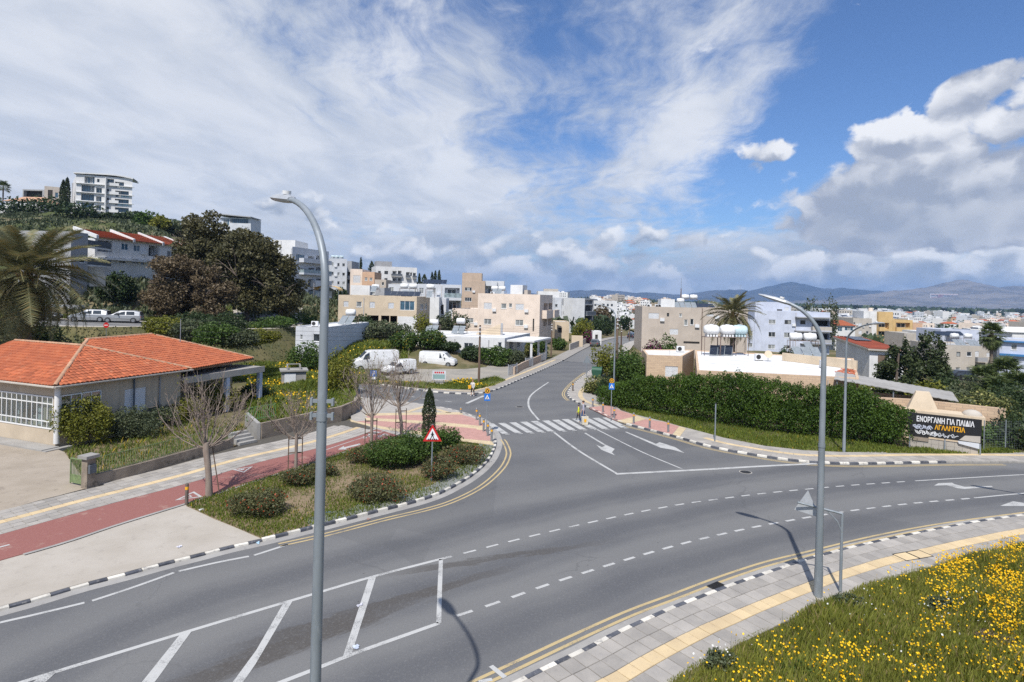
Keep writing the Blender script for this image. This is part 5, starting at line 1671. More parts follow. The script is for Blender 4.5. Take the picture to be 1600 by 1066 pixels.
m = MB(); m.box(-.9,-.75,-.8,.6,1.953,2.5); m.box(.7,.85,-.8,.6,1.953,2.5); m.box(-.9,.85,.4,.55,2.5,2.6); m.build('roof_curb', M_CONC2, o)
MB().box(-1.2,.2,-1.16,-1.103,.2,1.5).build('door', M_SHUT, o); MB().box(1.103,1.16,-.7,.6,.2,1.3).build('painted_panel', W_LAV, o)
# houses on the hill at the left
fp = [P2(119,300,200),P2(206.5,300,206),P2(203,300,222),P2(113,300,218)]
z1 = zat(140,273.5,201); z0 = zat(140,338,201)
B = Building('hilltop_flats', 'white five-storey flats with glass fronts on the hilltop', 'apartment block', fp, z0, z1, W_WHITE, R_FLAT, .3, sink=4)
Z1 = dict(off=(0,240),s=3.333)
B.windows(0, [(440,120,492,155, 'g'),(505,132,518,150, 'g'),(547,132,593,168, 'g'),(598,148,645,178, 'g'),(424,165,492,200, 'B'),(500,178,530,205, 'g'),(600,195,670,228, 'B'),
 (422,210,490,245, 'B'),(500,222,528,250, 'g'),(598,238,670,272, 'B'),(422,257,488,290, 'B'),(498,268,526,297, 'g'),(598,282,670,313, 'B')], depth=.9, **Z1)
B.windows(0, [(552,184,568,200, 'd'),(552,230,568,246, 'd'),(552,278,568,292, 'd')], **Z1)
for y in (288.3,302,315.5,330):
 z = zat(150,y,202)
 B.part_box('floor_slab', W_WHITE, 0,-.3, B.edge(0)[2] + .6, z - .09, z + .09,-.6,-.004)
 B.part_box('balcony_panel', W_WHITE, 0,9.2,12.4, z + .093, z + .9,-.58,-.5)
B.part_box('fin_wall', W_WHITE, 0,8.55,8.85, z0 - 1, z1 - .6,-1.6,-.006)
B.finish()
e0,t0,l0,n0 = B.edge(0)
A = [(s,z1 + .55 + .35 * math.sin(min(1,s / l0) * 2.2) - (max(0,s - l0 * .55) / l0) ** 2 * 3.2) for s in np.linspace(-.8,l0 + .3,14)]
m = MB()
lo = [B.L(e0 + t0 * s + n0 * .6,z) for s,z in A]; hi = [B.L(e0 + t0 * s - n0 * 9,z) for s,z in A]
m.strip(lo,hi); m.strip([(x,y,z - .4) for x,y,z in hi],[(x,y,z - .4) for x,y,z in lo]); m.strip([(x,y,z - .4) for x,y,z in lo],lo)
m.build('curved_roof', W_WHITE, B.root)
fp = rect_fp(112,214,118.5,214,8,300)
B = Building('grey_stair_core', 'narrow grey stair core left of the hilltop flats', 'building', fp, 30, zat(116,286,214), W_GREY, R_GREY, .2, sink=4); B.finish()
fp = rect_fp(35,212,70,212,9,310)
B = Building('grey_modern_house', 'grey modern house with open upper storey beside the cypresses', 'house', fp, 29, zat(50,296,212), W_GREY, R_GREY, .3, sink=5)
B.windows(0, [(37,298,66,308, 'v'),(56,305.5,66,313, 'g')], depth=1.4); B.finish()
fp = rect_fp(69,208,92,210,9,310)
B = Building('stone_tower_house', 'stone clad tower part of the modern hill house', 'house', fp, 29, zat(75,291.5,209), W_STONE, R_GREY, .3, sink=5); B.windows(0, [(75,297,82,313, 'v'),(86,301,91,309, 'g')]); B.finish()
gable_house('white hill villa with low red roof at the left edge', 2,58,196,314.5,307.5,26, W_WHITE, M_RIDGE, 10, [(42,316,50,322, 'd')])
low('white garden block at the far left edge of the hill', -20,7,190,322,25, W_WHITE, [], R_FLAT, 6)
fp = rect_fp(92,216,112,216,8,310)
B = Building('white_wing', 'white wing between the cypresses and hilltop flats', 'house', fp, 29, zat(104,309,216), W_WHITE2, R_GREY, .3, sink=5); B.finish()
def long_wall(label, pts, h, th, m, name='retaining_wall', sink=2.5):
 L = np.array([(p[0],p[1]) for p in pts]); zb = [p[2] for p in pts]
 n = normals2(L) * th / 2
 c = pts[0]
 o = MB()
 A,Bq = L + n,L - n
 for i in range(len(L) - 1):
  o.hexa([(*(Bq[i]),zb[i] - sink),(*(Bq[i + 1]),zb[i + 1] - sink),(*(A[i + 1]),zb[i + 1] - sink),(*(A[i]),zb[i] - sink)],[(*(Bq[i]),zb[i] + h),(*(Bq[i + 1]),zb[i + 1] + h),(*(A[i + 1]),zb[i + 1] + h),(*(A[i]),zb[i] + h)])
 return tag(o.build(name, m), label, 'wall')
long_wall('stone retaining wall along the hill crest below the villas', [tuple(AT(x, y, d)) for x, y, d in ((-20,338,186),(40,337,188),(112,340,192))], .9,.3, W_STONE)
long_wall('white garden wall below the hilltop flats', [tuple(AT(x, y, d)) for x, y, d in ((112,338,193),(170,345,197),(216,353,200))], .9,.3, W_WHITE2)
fp = rect_fp(346,224,392,224,9,345)
B = Building('glass_house', 'white and glass storey topping out above the gum tree', 'house', fp, 26, zat(370,340.5,224), W_WHITE2, R_GREY, .3, sink=8)
B.windows(0, [(349,342.5,358,352, 'g'),(360,342,388,349, 'B')]); B.finish()
e0,t0,l0,n0 = B.edge(0)
m = MB(); q = [B.L(e0 + t0 * s + n0 * k,B.z1 + h) for s,k,h in ((-2.8,1.5,1.1),(l0 + .5,1.5,.1),(l0 + .5,-8,.1),(-2.8,-8,1.1))]
m.hexa(q, [(x, y, z + .35) for x, y, z in q]); m.build('winged_roof', W_GREY, B.root)
NL = 4
xl = [148,205.5,251,288,318]; dl = [93.5,99.5,105,110.5,115]
ye = [372,377.5,383,387,390]; yr = [361.5,366,370.5,376,380]
labels = ['left white row house with deep balcony and red roof', 'second white row house from the left with paired windows', 'third white row house beside the gum tree', 'last white row house mostly hidden by the gum tree']
Zh = dict(off=(120,340),s=8.883)
for k in range(NL):
 a,b = P2(xl[k],400,dl[k]),P2(xl[k + 1],400,dl[k + 1])
 t = (b - a) / np.linalg.norm(b - a); n = np.array([-t[1],t[0]])
 z1 = zat(xl[k],ye[k],dl[k]); zz1 = zat(xl[k + 1],ye[k + 1],dl[k + 1]); zE = (z1 + zz1) / 2
 z0 = zE - 6.6
 B = Building('row_house', labels[k], 'house', [a, b, b + n * 8, a + n * 8], z0, zE, W_WHITE, R_GREY, .1, 'white row houses on the hillside', sink=4)
 if k == 0:
  B.windows(0, [(290,320,495,478, 'L')], depth=1.6, **Zh); B.windows(0, [(395,548,425,628, 'd'),(520,560,552,640, 's')], **Zh)
 if k <= 1:
  B.windows(0, [(620,360,715,452, 'g') if k == 0 else (792,385,880,470, 'g'),(590,565,680,640, 'c') if k == 0 else (768,575,858,648, 'c')], **Zh)
 if k == 1:
  B.windows(0, [(998,388,1145,540, 'L')], depth=1.5, **Zh); B.windows(0, [(890,590,935,660, 'g')], **Zh)
 if k > 1: B.open_sz(0,1.5,3.2,zE - 2.2,zE - .9); B.open_sz(0,1.5,3.0,zE - 5.4,zE - 4.2)
 e0,t0,l0,n0 = B.edge(0)
 B.part_box('floor_slab', W_WHITE, 0,0.02, l0, zE - 3.35, zE - 3.05,-.7,-.004)
 B.finish()
 zR = zat(xl[k],yr[k],dl[k] + 4.5)
 q = [B.L(a - t * .0 - n * .5,zE + .02),B.L(b - n * .5,zE + .02),B.L(b + n * 4.6,zR),B.L(a + n * 4.6,zR)]
 rf = MB().hexa(q, [(x, y, z + .12) for x, y, z in q]).build('roof', M_TILED, B.root)
 for c in range(13):
  f0,f1 = c / 13,(c + 1) / 13
  V = lambda f,g: tuple(np.array(q[0]) * (1 - f) * (1 - g) + np.array(q[1]) * (1 - f) * g + np.array(q[2]) * f * g + np.array(q[3]) * f * (1 - g))
  qq = [V(f0,.01),V(f0,.99),V(f1,.99),V(f1,.01)]
  MB().hexa([(x, y, z + .122) for x, y, z in qq], [(x, y, z + (.25 if i < 2 else .17)) for i, (x, y, z) in enumerate(qq)]).build('tile_course', M_TILE, rf)
 q2 = [B.L(a + t * s + n * j,zz) for s,j,zz in ((-.2,-.55,zE - .1),(.2,-.55,zE - .1),(.2,4.7,zR - .1),(-.2,4.7,zR - .1))]
 MB().hexa(q2, [(x, y, z + .55) for x, y, z in q2]).build('fire_wall', W_WHITE, B.root)
fp = rect_fp(110,84,136.5,87,8,420)
B = Building('grey_terrace_house', 'grey house end wall with small window behind the date palm', 'house', fp, 7, zat(125,364,86), W_GREY, R_GREY, .3, sink=4)
B.windows(0,[(124.5,404,133,411)]); B.finish()
fp = rect_fp(60,96,110,92,8,420)
B = Building('grey_terrace_house', 'long grey terrace house mostly behind the date palm', 'house', fp, 7, zat(90,372,94), W_GREY, R_GREY, .3, sink=4); B.finish()
for k,(y0,y1) in enumerate(((371.5,385),(399.5,412.5))):
 p,q = AT(137,y0,87.2),AT(164,y1,91.5)
 o = thing('balcony_box', ['upper dark slate balcony jutting from the grey terrace', 'lower dark slate balcony jutting from the grey terrace'][k], 'balcony', (p.x, p.y, q.z - .3))
 MB().hexa([(0,0,0),(q.x - p.x, q.y - p.y, 0),(q.x - p.x - .8, q.y - p.y + 2.6,0),(-.8,2.6,0)], [(0,0, p.z - q.z),(q.x - p.x, q.y - p.y, p.z - q.z),(q.x - p.x - .8, q.y - p.y + 2.6, p.z - q.z),(-.8,2.6, p.z - q.z)]).build('panel', W_DGREY, o)
 MB().hexa([(0,.05,-.25),(q.x - p.x, q.y - p.y + .05,-.25),(q.x - p.x - .8, q.y - p.y + 2.6,-.25),(-.8,2.6,-.25)], [(0,.05,-.003),(q.x - p.x, q.y - p.y + .05,-.003),(q.x - p.x - .8, q.y - p.y + 2.6,-.003),(-.8,2.6,-.003)]).build('slab', W_WHITE, o)
fp = rect_fp(137.5,90,150,92,1.2,430)
B = Building('white_base_wall', 'white basement block under the dark balconies', 'house', fp, 5, zat(142,413.5,91), W_WHITE, R_GREY, .2, sink=3); B.finish()
long_wall('grey yard wall below the row houses by the bush', [tuple(AT(x, y, d)) for x, y, d in ((140,441,82),(153,441,82.6),(165,441,83))], 1.0,.3, W_DGREY, 'yard_wall', .6)
low('pale garage block with dark openings behind the parked cars', 62,122,82,476,5.4, W_WHITE2, [(88,481,100,491, 'v'),(104,482,112,491, 'v')], R_GREY, 5, 'garage', 'garage')
low('dark carport with cream roof edge behind the silver cars', 128,160,88,475,5.6, W_STONE, [(132,479,157,492, 'v')], R_FLAT, 5, 'carport', 'carport')
# foliage kit
def leaf_cloud(name,pts,size,mat,parent=None,up=.0,aspect=.55,jitter=.5,flat=None,seed=0,loc=None,kind=None):
 """one mesh of small folded leaves / leaf sprays at the given points"""
 r = np.random.default_rng(seed + len(pts))
 pts = np.asarray(pts,float)
 n = len(pts)
 d = r.normal(size=(n,3)); d[:,2] = d[:,2] * .8 + up
 d /= np.linalg.norm(d,axis=1)[:,None]
 w = np.cross(d,r.normal(size=(n,3))); w /= np.linalg.norm(w,axis=1)[:,None] + 1e-9
 if flat is not None:
  w[:,2] *= flat; w /= np.linalg.norm(w,axis=1)[:,None] + 1e-9
 s = (size * (1 - jitter + 2 * jitter * r.random(n)))[:,None]
 a = pts - d * s * .5
 b = pts + w * s * aspect * .5
 c = pts + d * s * .5
 e = pts - w * s * aspect * .5
 V = np.stack([a,b,c,e],1).reshape(-1,3)
 me = bpy.data.meshes.new(name)
 me.vertices.add(4 * n)
 me.vertices.foreach_set('co', V.ravel())
 me.loops.add(4 * n)
 me.loops.foreach_set('vertex_index', np.arange(4 * n, dtype=np.int32))
 me.polygons.add(n)
 me.polygons.foreach_set('loop_start', np.arange(0,4 * n, 4, dtype=np.int32))
 me.polygons.foreach_set('loop_total', np.full(n, 4, np.int32))
 for nm in ('tone', 'odd'):
  at = me.attributes.new(nm, 'FLOAT', 'FACE')
  at.data.foreach_set('value', r.random(n).astype(np.float32))
 me.materials.append(mat)
 me.update()
 me.validate()
 o = link(name,me,parent,loc)
 if kind: o["kind"] = kind
 return o
def puff(c,r,n,shell=.55,rg=None,squash=1.0,low=-1.0):
 """points through the volume of an uneven ball, thicker towards its skin"""
 rg = rg or rng
 d = rg.normal(size=(n,3)); d /= np.linalg.norm(d,axis=1)[:,None]
 ph = np.arctan2(d[:,1],d[:,0])
 k = rg.random(3) * 6.3
 lump = 1 + .16 * np.sin(3 * ph + k[0]) * (1 - np.abs(d[:,2])) + .13 * np.sin(5 * d[:,2] * 2 + k[1] + 2 * ph)
 q = rg.random(n)
 rad = np.where(rg.random(n) < shell,.80 + .24 * q,q ** .5)
 rr = np.array(r if hasattr(r, '__len__') else (r, r, r * squash))
 p = d * (rad * lump)[:,None] * rr + np.array(c)
 return p
def crown_points(clumps,per,rg=None,shell=.55):
 out = []
 for c,r in clumps:
  vol = (np.prod(r) if hasattr(r, '__len__') else r ** 3) ** (2 / 3)
  out.append(puff(c,r,max(8,int(per * vol)),shell,rg))
 return np.concatenate(out)
def limbs(mb,base,top,r0,n,spread,rg,levels=2,ang=.7):
 """tapered trunk with forking limbs"""
 base,top = np.array(base,float),np.array(top,float)
 mid = base + (top - base) * .5 + rg.normal(0,.06 * np.linalg.norm(top - base),3) * [1,1,.2]
 mb.tube([base,mid,top],[r0,r0 * .8,r0 * .62],8)
 ends = []
 def grow(p,d,ln,r,lv):
  q = p + d * ln
  m = p + d * ln * .5 + rg.normal(0,ln * .05,3)
  mb.tube([p,m,q],[r,r * .75,r * .5],5)
  ends.append(q)
  if lv > 0:
   for _ in range(2 + (lv > 1)):
    dd = d + rg.normal(0,ang * .7,3); dd[2] = abs(dd[2]) * .7 + .12; dd /= np.linalg.norm(dd)
    grow(q,dd,ln * rg.uniform(.55,.8),r * .5,lv - 1)
 for i in range(n):
  a = 2 * math.pi * (i + rg.random() * .6) / n
  d = np.array([math.cos(a) * spread,math.sin(a) * spread,1.0]); d /= np.linalg.norm(d)
  grow(top - (top - base) * rg.random() * .25,d,np.linalg.norm(top - base) * rg.uniform(.5,.8),r0 * .45,levels)
 return ends
M_BARK = pm('bark', (.13,.10,.078),(.19,.155,.125),3,.95, bump=.5, bscale=30, tall=3)
M_BARKP = pm('bark_pale', (.20,.155,.125),(.27,.22,.18),5,.9, bump=.4, bscale=40, tall=3)
L_GUM = leaf_mat('leaf_gum', (.036,.038,.015),(.115,.103,.045),.18, nscale=.25)
L_GUMB = leaf_mat('leaf_brown', (.066,.050,.028),(.145,.108,.062),.15, nscale=.3)
L_HEDGE = leaf_mat('leaf_hedge', (.015,.036,.005),(.072,.125,.014),.22, nscale=.6)
L_GREEN = leaf_mat('leaf_green', (.022,.050,.010),(.085,.135,.025),.25, nscale=.8)
L_OLIVE = leaf_mat('leaf_olive', (.035,.050,.025),(.105,.120,.060),.22, nscale=.5)
L_YELG = leaf_mat('leaf_yellow_green', (.065,.080,.010),(.19,.185,.025),.25, nscale=.7)
L_DARK = leaf_mat('leaf_dark', (.014,.028,.010),(.045,.068,.022),.2, nscale=.5)
L_PINE = leaf_mat('leaf_pine', (.018,.032,.012),(.062,.078,.028),.15, nscale=.5)
L_CYP = leaf_mat('leaf_cypress', (.012,.022,.009),(.045,.060,.022),.12, nscale=1.2)
L_FRUIT = leaf_mat('leaf_orange_tree', (.020,.044,.009),(.075,.12,.022),.2, third=(.28,.21,.02), k3=.03)
L_ROCK = leaf_mat('leaf_lantana', (.042,.050,.020),(.125,.125,.052),.2, third=(.36,.05,.015), k3=.045, nscale=1.2)
L_LOQ = leaf_mat('leaf_flecked', (.045,.058,.014),(.13,.14,.040),.2, third=(.36,.33,.12), k3=.16)
L_BOUG = leaf_mat('leaf_bougainvillea', (.030,.050,.014),(.09,.12,.03),.2, third=(.16,.012,.09), k3=.55, nscale=1.5)
L_FAR = leaf_mat('leaf_far', (.022,.038,.016),(.055,.075,.030),.1, nscale=.05)
def tree(name,label,cat,base,height,clumps,mat,per,size,trunk_r=.2,trunk_h=None,seed=1,group=None,bark=None,nl=5,spread=.7,levels=1,**kw):
 """clumps: list of ((x, y, z), r) relative to the foot"""
 rg = np.random.default_rng(seed)
 o = thing(name,label,cat,base,0,group)
 th = trunk_h or height * .35
 m = MB(); limbs(m,(0,0,-.3),(rg.normal(0,.1),rg.normal(0,.1),th),trunk_r,nl,spread,rg,levels)
 m.build('trunk', bark or M_BARK, o)
 leaf_cloud('crown', crown_points(clumps, per, rg), size, mat, o, seed=seed, **kw)
 return o
def bush(name, label, base, rx, ry, rz, mat, n, size, seed=1, group=None, lumps=7, cat='bush', **kw):
 rg = np.random.default_rng(seed)
 o = thing(name,label,cat,base,rg.random() * .5,group)
 cl = [((0,0,rz * .55),(rx * .72,ry * .72,rz * .5))]
 for i in range(lumps):
  a = 2 * math.pi * i / lumps + rg.random()
  k = rg.uniform(.35,.75)
  cl.append(((rx * k * math.cos(a),ry * k * math.sin(a),rz * rg.uniform(.3,.68)),(rx * rg.uniform(.26,.42),ry * rg.uniform(.26,.42),rz * rg.uniform(.24,.36))))
 P = crown_points(cl,n / sum((np.prod(r)) ** (2 / 3) for c,r in cl),rg)
 P[:,2] = np.maximum(P[:,2],.03)
 leaf_cloud('foliage', P, size, mat, o, seed=seed, up=.25, **kw)
 m = MB()
 for i in range(6):
  a = rg.random() * 6.3
  m.tube([(0,0,-.1),(rx * .25 * math.cos(a),ry * .25 * math.sin(a),rz * .35),(rx * .55 * math.cos(a),ry * .55 * math.sin(a),rz * .7)],[.03,.02,.008],4)
 m.build('stems', M_BARK, o)
 return o
# hedge,tree by tree
def build_hedge():
 top = [(955,606),(985,596),(1020,588),(1060,590),(1100,591),(1130,588),(1165,590),(1200,596),(1240,601),(1285,606),(1320,606),(1355,612),(1385,622),(1408,640)]
 base = [(958,634),(985,640),(1020,645),(1060,651),(1100,659),(1130,664),(1165,668),(1200,675),(1240,679),(1285,684),(1320,688),(1355,692),(1385,696),(1410,697)]
 t_ = np.linspace(0,13,25); I = lambda L,c: np.interp(t_,range(14),[q[c] for q in L])
 top = list(zip(I(top,0),I(top,1) + np.random.default_rng(2).uniform(-4,4,25))); base = list(zip(I(base,0),I(base,1)))
 for k,((xt,yt),(xb,yb)) in enumerate(zip(top,base)):
  p = G((xt + xb) / 2,yb,.12)
  d = p.y + 1.0
  h = zat(xt,yt,d) - .1
  rg = np.random.default_rng(50 + k)
  o = thing('hedge_tree', 'hedge conifer clipped into the dense green screen by the pavement' if 0 < k < 24 else ('leftmost hedge conifer beside the slim sign post' if k == 0 else 'rightmost rounded hedge conifer next to the black banner'), 'hedge', (p.x, d, .05),0, 'conifers forming the hedge')
  r = 1.35 + .1 * rg.random()
  cl = [((0,0,h * .32),(r,r * .95,h * .34)),((0,0,h * .66),(r * .86,r * .86,h * .34))]
  for i in range(8):
   a = rg.random() * 6.3
   cl.append(((r * .6 * math.cos(a),r * .6 * math.sin(a),h * rg.uniform(.25,.85)),r * rg.uniform(.3,.5)))
  for i in range(5):
   a = rg.random() * 6.3
   cl.append(((r * .5 * math.cos(a),r * .5 * math.sin(a),h * rg.uniform(.86,.97)),(r * .3,r * .3,h * .10)))
  for i in range(4): cl.append(((rg.normal(0,r * .3),rg.normal(0,r * .25),h * rg.uniform(.95,1.06)),(r * .16,r * .16,h * .09)))
  P = crown_points(cl,950,rg,.65)
  P = P[P[:,2] < h * 1.18]
  P[:,2] = np.maximum(P[:,2],.05)
  leaf_cloud('crown', P, .145, L_HEDGE, o, up=1.1, aspect=.45, seed=k)
  m = MB().tube([(0,0,-.2),(0,0, h * .8)], [.12,.04], 6); m.build('trunk', M_BARK, o)
build_hedge()
# gum trees and the slope
def gum(label,x,y,d,h,w,mat,seed,per=250,size=.42,n=16,flat=.9,zb=None):
 rg = np.random.default_rng(seed)
 p = AT(x,y,d); zb = Th(p.x,p.y) if zb is None else zb
 cl = []
 for i in range(n):
  a = rg.random() * 6.3; k = rg.random() ** .6
  zz = h * rg.uniform(.16,.90)
  wk = w * (1.0 - .45 * abs(zz / h - .55) / .45)
  r = w * rg.uniform(.24,.40)
  cl.append(((wk * .8 * k * math.cos(a),wk * .8 * k * math.sin(a),zz),(r,r,r * .8)))
 return tree('gum_tree', label, 'tree', (p.x, p.y, zb), h, cl, mat, per, size, .42, h * .3, seed, 'gum trees on the slope', nl=6, spread=.8, levels=2)
gum('tall dark gum tree in the middle of the grove', 385,500,92,16.5,5.6, L_GUM, 3, n=44)
gum('dark gum tree on the right of the grove by white flats', 436,500,92,11.8,4.2, L_GUM, 4, n=32)
gum('olive toned gum tree at the left of the grove', 318,480,100,14.5,5.2, L_GUM, 5, n=36)
gum('brownish dry gum tree in front of the grove', 268,500,84,9.6,4.6, L_GUMB, 6, n=38, per=300, size=.34)
gum('brownish dry tree with pale twigs in front of the dark gum', 332,500,84,8.6,3.4, L_GUMB, 7, n=30, per=300, size=.34)
def g_at(x,y,d,up=0.0):
 p = AT(x,y,d)
 return (p.x,p.y,Th(p.x,p.y) - .1 + up)
bush('round_bush', 'dense round dark green bush below the row houses', g_at(183,470,86),2.6,2.4,4.2, L_DARK, 3500,.4,11)
def gp(x,y,d): return tuple(AT(x,y,d))
for k, (x, y, d, w, h, mt, lb) in enumerate(((258,530,62,2.6,2.3, L_YELG, 'yellow green bush at the bend of the hill road'),(212,536,58,1.6,.7, L_OLIVE, 'low scrub left of the yellow green bush'),(300,538,61,2.8,2.4, L_OLIVE, 'grey green bush behind the red tiled roof'),(336,541,60,2.6,2.3, L_GREEN, 'mid green bush behind the right end of the tiled roof'),
  (372,545,61,2.4,2.0, L_OLIVE, 'olive bush right of the tiled roof'),(402,540,66,2.6,1.8, L_YELG, 'yellow flowered scrub at the lot edge'),(356,520,72,3.0,2.4, L_DARK, 'dark scrub under the gum trees'),(300,515,76,3.2,2.2, L_DARK, 'dark scrub at the foot of the brown trees'),(430,515,82,3.4,1.8, L_GREEN, 'green scrub by the pale embankment path'))):
 bush('scrub_bush', lb, gp(x, y, d), w, w * .8, h, mt, 4200,.24,610 + k)
bush('dark_bush', 'dark shrub behind the left part of the tiled roof', g_at(72,536,56),3.6,1.6,1.1, L_DARK, 3800,.3,14)
bush('dark_bush', 'dark shrub mass below the date palm trunk', g_at(15,540,58),4.2,2.2,3.0, L_DARK, 4200,.32,16)
for k, (x, y, d, rx, h, mt, lb) in enumerate(((330,395,150,4,4.5, L_OLIVE, 'scrub bush on the hillside right of the row houses'),(205,352,186,5,3.4, L_DARK, 'dark shrub under the hilltop flats'),(165,347,184,5,2.6, L_DARK, 'low green shrub along the white hill wall'),
  (232,368,176,5,5.0, L_GREEN, 'bright green bush on the crest'),(250,370,172,4,4.2, L_YELG, 'yellowish bush on the crest'),(268,368,178,5,4.2, L_DARK, 'dark bush near the crest end'),(285,372,176,5,5.5, L_OLIVE, 'tallest bush at the right end of the crest'),
  (218,352,192,3,4.2, L_OLIVE, 'thin bush on the skyline right of the flats'),(120,345,178,8,5.0, L_DARK, 'dark clump left of the hill wall'),(70,325,190,9,6.5, L_DARK, 'dark garden trees before the hill villas'),(25,322,188,9,5.6, L_DARK, 'dark garden shrub at the left hill edge'))):
 bush('hill_bush', lb, g_at(x, y, d), rx, rx * .7, h, mt, 900,.9,30 + k, 'bushes along the hill crest', 6)
def cypress(label,x,y,d,h,r,zb=None,seed=1,n=2500,size=.22,mat=None):
 p = AT(x,y,d); zb = (Th(p.x,p.y) - .1) if zb is None else zb
 rg = np.random.default_rng(seed)
 o = thing('cypress', label, 'tree', (p.x, p.y, zb),0, 'cypress trees')
 t = rg.random(n) ** .8
 prof = np.minimum(1,(t * 9 + .35)) * np.clip((1 - t) * 3.2,0,1) ** .6 * (1 + .08 * np.sin(t * 23))
 a = rg.random(n) * 6.283
 rr = r * prof * np.where(rg.random(n) < .7,rg.uniform(.78,1.06,n),rg.random(n))
 P = np.stack([rr * np.cos(a),rr * np.sin(a),h * (.03 + .97 * t)],1)
 leaf_cloud('crown', P, size, mat or L_CYP, o, up=1.6, aspect=.35, seed=seed)
 MB().tube([(0,0,-.2),(0,0, h * .9)], [r * .16,.03], 6).build('trunk', M_BARK, o)
 return o
p = G(669,706,.1)
cypress('young slim cypress behind the red-bordered warning sign', 669,706, p.y, zat(673,606, p.y) - .1,.40,.05,3,6500,.11)
cypress('left of two tall cypresses beside the hilltop flats', 98,330,204,13.5,1.0, None, 4,1200,.8); cypress('right of two tall cypresses beside the hilltop flats', 104,330,203,14.3,1.0, None, 5,1200,.8)
for k, (x, yt, d, lb) in enumerate(((563,403,240, 'dark cypress on the skyline left of white flats'),(580,409,230, 'round dark tree on the skyline by white flats'),(648,423,240, 'cypress at the right end of white skyline flats'),
  (655,428,240, 'small cypress in the skyline group right of white flats'),(663,429,240, 'wide cypress in the skyline group right of white flats'),(675,426,235, 'left of three skyline cypresses above the solar array'),(680,423.5,235, 'middle of three skyline cypresses above the solar array'),(686,423,235, 'right of three skyline cypresses above the solar array'))):
 zt = zat(x,yt,d); z0 = 4.0
 cypress(lb,x,440,d,zt - z0,(1.7 if k == 1 else .8 if k != 4 else 1.6),z0,60 + k,800,.8)
def tb(label, x, yb, d, yt, w, mat, n, size, seed, name='broadleaf_tree', zb=None):
 p = AT(x,yb,d); z0 = Th(p.x,p.y) - .1 if zb is None else zb
 h = zat(x,yt,d) - z0
 return bush(name, label, (p.x, p.y, z0), w, w * .8, h, mat, n, size, seed, None, 9, 'tree' if 'tree' in name else 'bush')
tb('orange tree with dense dark crown by the white shed', 630,560,84,519,2.3, L_FRUIT, 4200,.28,71)
tb('round orange tree left of the parked white van', 672,566,84.5,516,2.5, L_FRUIT, 5000,.28,72)
tb('dark shrub between the two orange trees', 700,572,85,535,2.2, L_DARK, 3600,.28,73, 'shrub')
tb('dark shrub row left part beside the parked van', 738,577,84,541,2.3, L_DARK, 4000,.28,74, 'shrub')
tb('olive green shrub at the right end of the lot hedge', 775,583,82,543,2.5, L_GREEN, 4600,.27,75, 'shrub'); tb('rounded shrub closing the lot hedge by the pavement', 803,580,82,548,1.7, L_OLIVE, 3200,.26,76, 'shrub')
tb('overgrown shrub in front of the cream house', 600,530,92,503,4.2, L_OLIVE, 4200,.36,77, 'shrub'); tb('dark shrub before the open garages', 560,520,94,492,3.2, L_DARK, 3000,.36,78, 'shrub')
tb('small tree at the corner of the cream house', 660,515,96,489,1.6, L_YELG, 1500,.32,79)
tb('wide olive scrub behind the bungalow roof', 705,512,112,488,4.0, L_OLIVE, 3400,.42,80, 'shrub')
tb('low scrub strip below the gum trees', 460,505,96,490,4, L_GREEN, 2400,.4,81, 'shrub'); tb('yellow flowering scrub left of the pale lamp post', 480,560,72,535,2.6, L_GREEN, 3200,.26,82, 'shrub')
tb('leafy yellow green shrub right of the tall lamp post', 528,605,56,548,2.2, L_YELG, 4600,.2,83, 'shrub')
tb('small dark shrub in front of white flats', 533,470,130,450,1.8, L_DARK, 1400,.45,84, 'shrub')
bush('shade_tree', 'leafy tree just left of the view that shades the forecourt', (-26.0,23.5,0),2.6,2.4,4.6, L_DARK, 4000,.2,640, cat='tree')
tb('leafy garden shrub behind the street wall', 838,556,98,528,2.1, L_GREEN, 2600,.3,91, 'shrub'); tb('pale blossoming shrub before the beige block', 825,556,97,537,1.4, L_LOQ, 1400,.3,92, 'shrub')
tb('round bright bush by the tan house wall', 874,548,110,529,1.9, L_GREEN, 2200,.32,93, 'shrub'); tb('tall garden tree beside the white slab house', 911,530,132,500,2.8, L_YELG, 2600,.42,94)
tb('dark magenta flecked shrub under the garden tree', 920,536,130,515,1.9, L_BOUG, 1500,.4,95, 'shrub'); tb('dark tree further along the street', 935,520,165,497,2.6, L_DARK, 1600,.5,96)
tb('brown leafed tree standing over the far street', 940,500,215,478,4.0, L_GUMB, 1800,.7,97); tb('green tree further down the far street', 948,505,190,500,2.6, L_DARK, 1300,.6,98)
tb('green tree by the far white flats', 977,505,260,494,3.4, L_DARK, 1200,.8,99)
tb('tall garden shrub left of the wooden pole', 955,600,72,540,2.6, L_YELG, 4200,.24,100, 'shrub'); tb('leafy garden shrub right of the wooden pole', 975,598,70,545,2.4, L_GREEN, 4200,.24,101, 'shrub')
tb('bright green garden shrub beside the cream bungalow', 993,590,68,555,2.0, L_GREEN, 3600,.22,102, 'shrub'); tb('low rose bed shrub with yellow flowers near the bin', 932,618,60,588,1.9, L_LOQ, 3200,.17,103, 'shrub')
tb('dark shrub at the foot of the tall street lamp', 948,622,58,590,1.4, L_DARK, 2600,.18,104, 'shrub')
tb('purple bougainvillea over the bungalow wall', 1021,552,88,532,1.8, L_BOUG, 2400,.26,105, 'shrub'); tb('green garden tree behind the bungalow roof', 1042,552,90,524,2.0, L_GREEN, 2400,.28,106)
tb('dark garden shrub below the lavender flats', 1232,565,95,545,2.4, L_DARK, 2000,.34,107, 'shrub'); tb('low garden shrub row beside the dish', 1195,566,96,556,2.4, L_GREEN, 1400,.34,108, 'shrub')
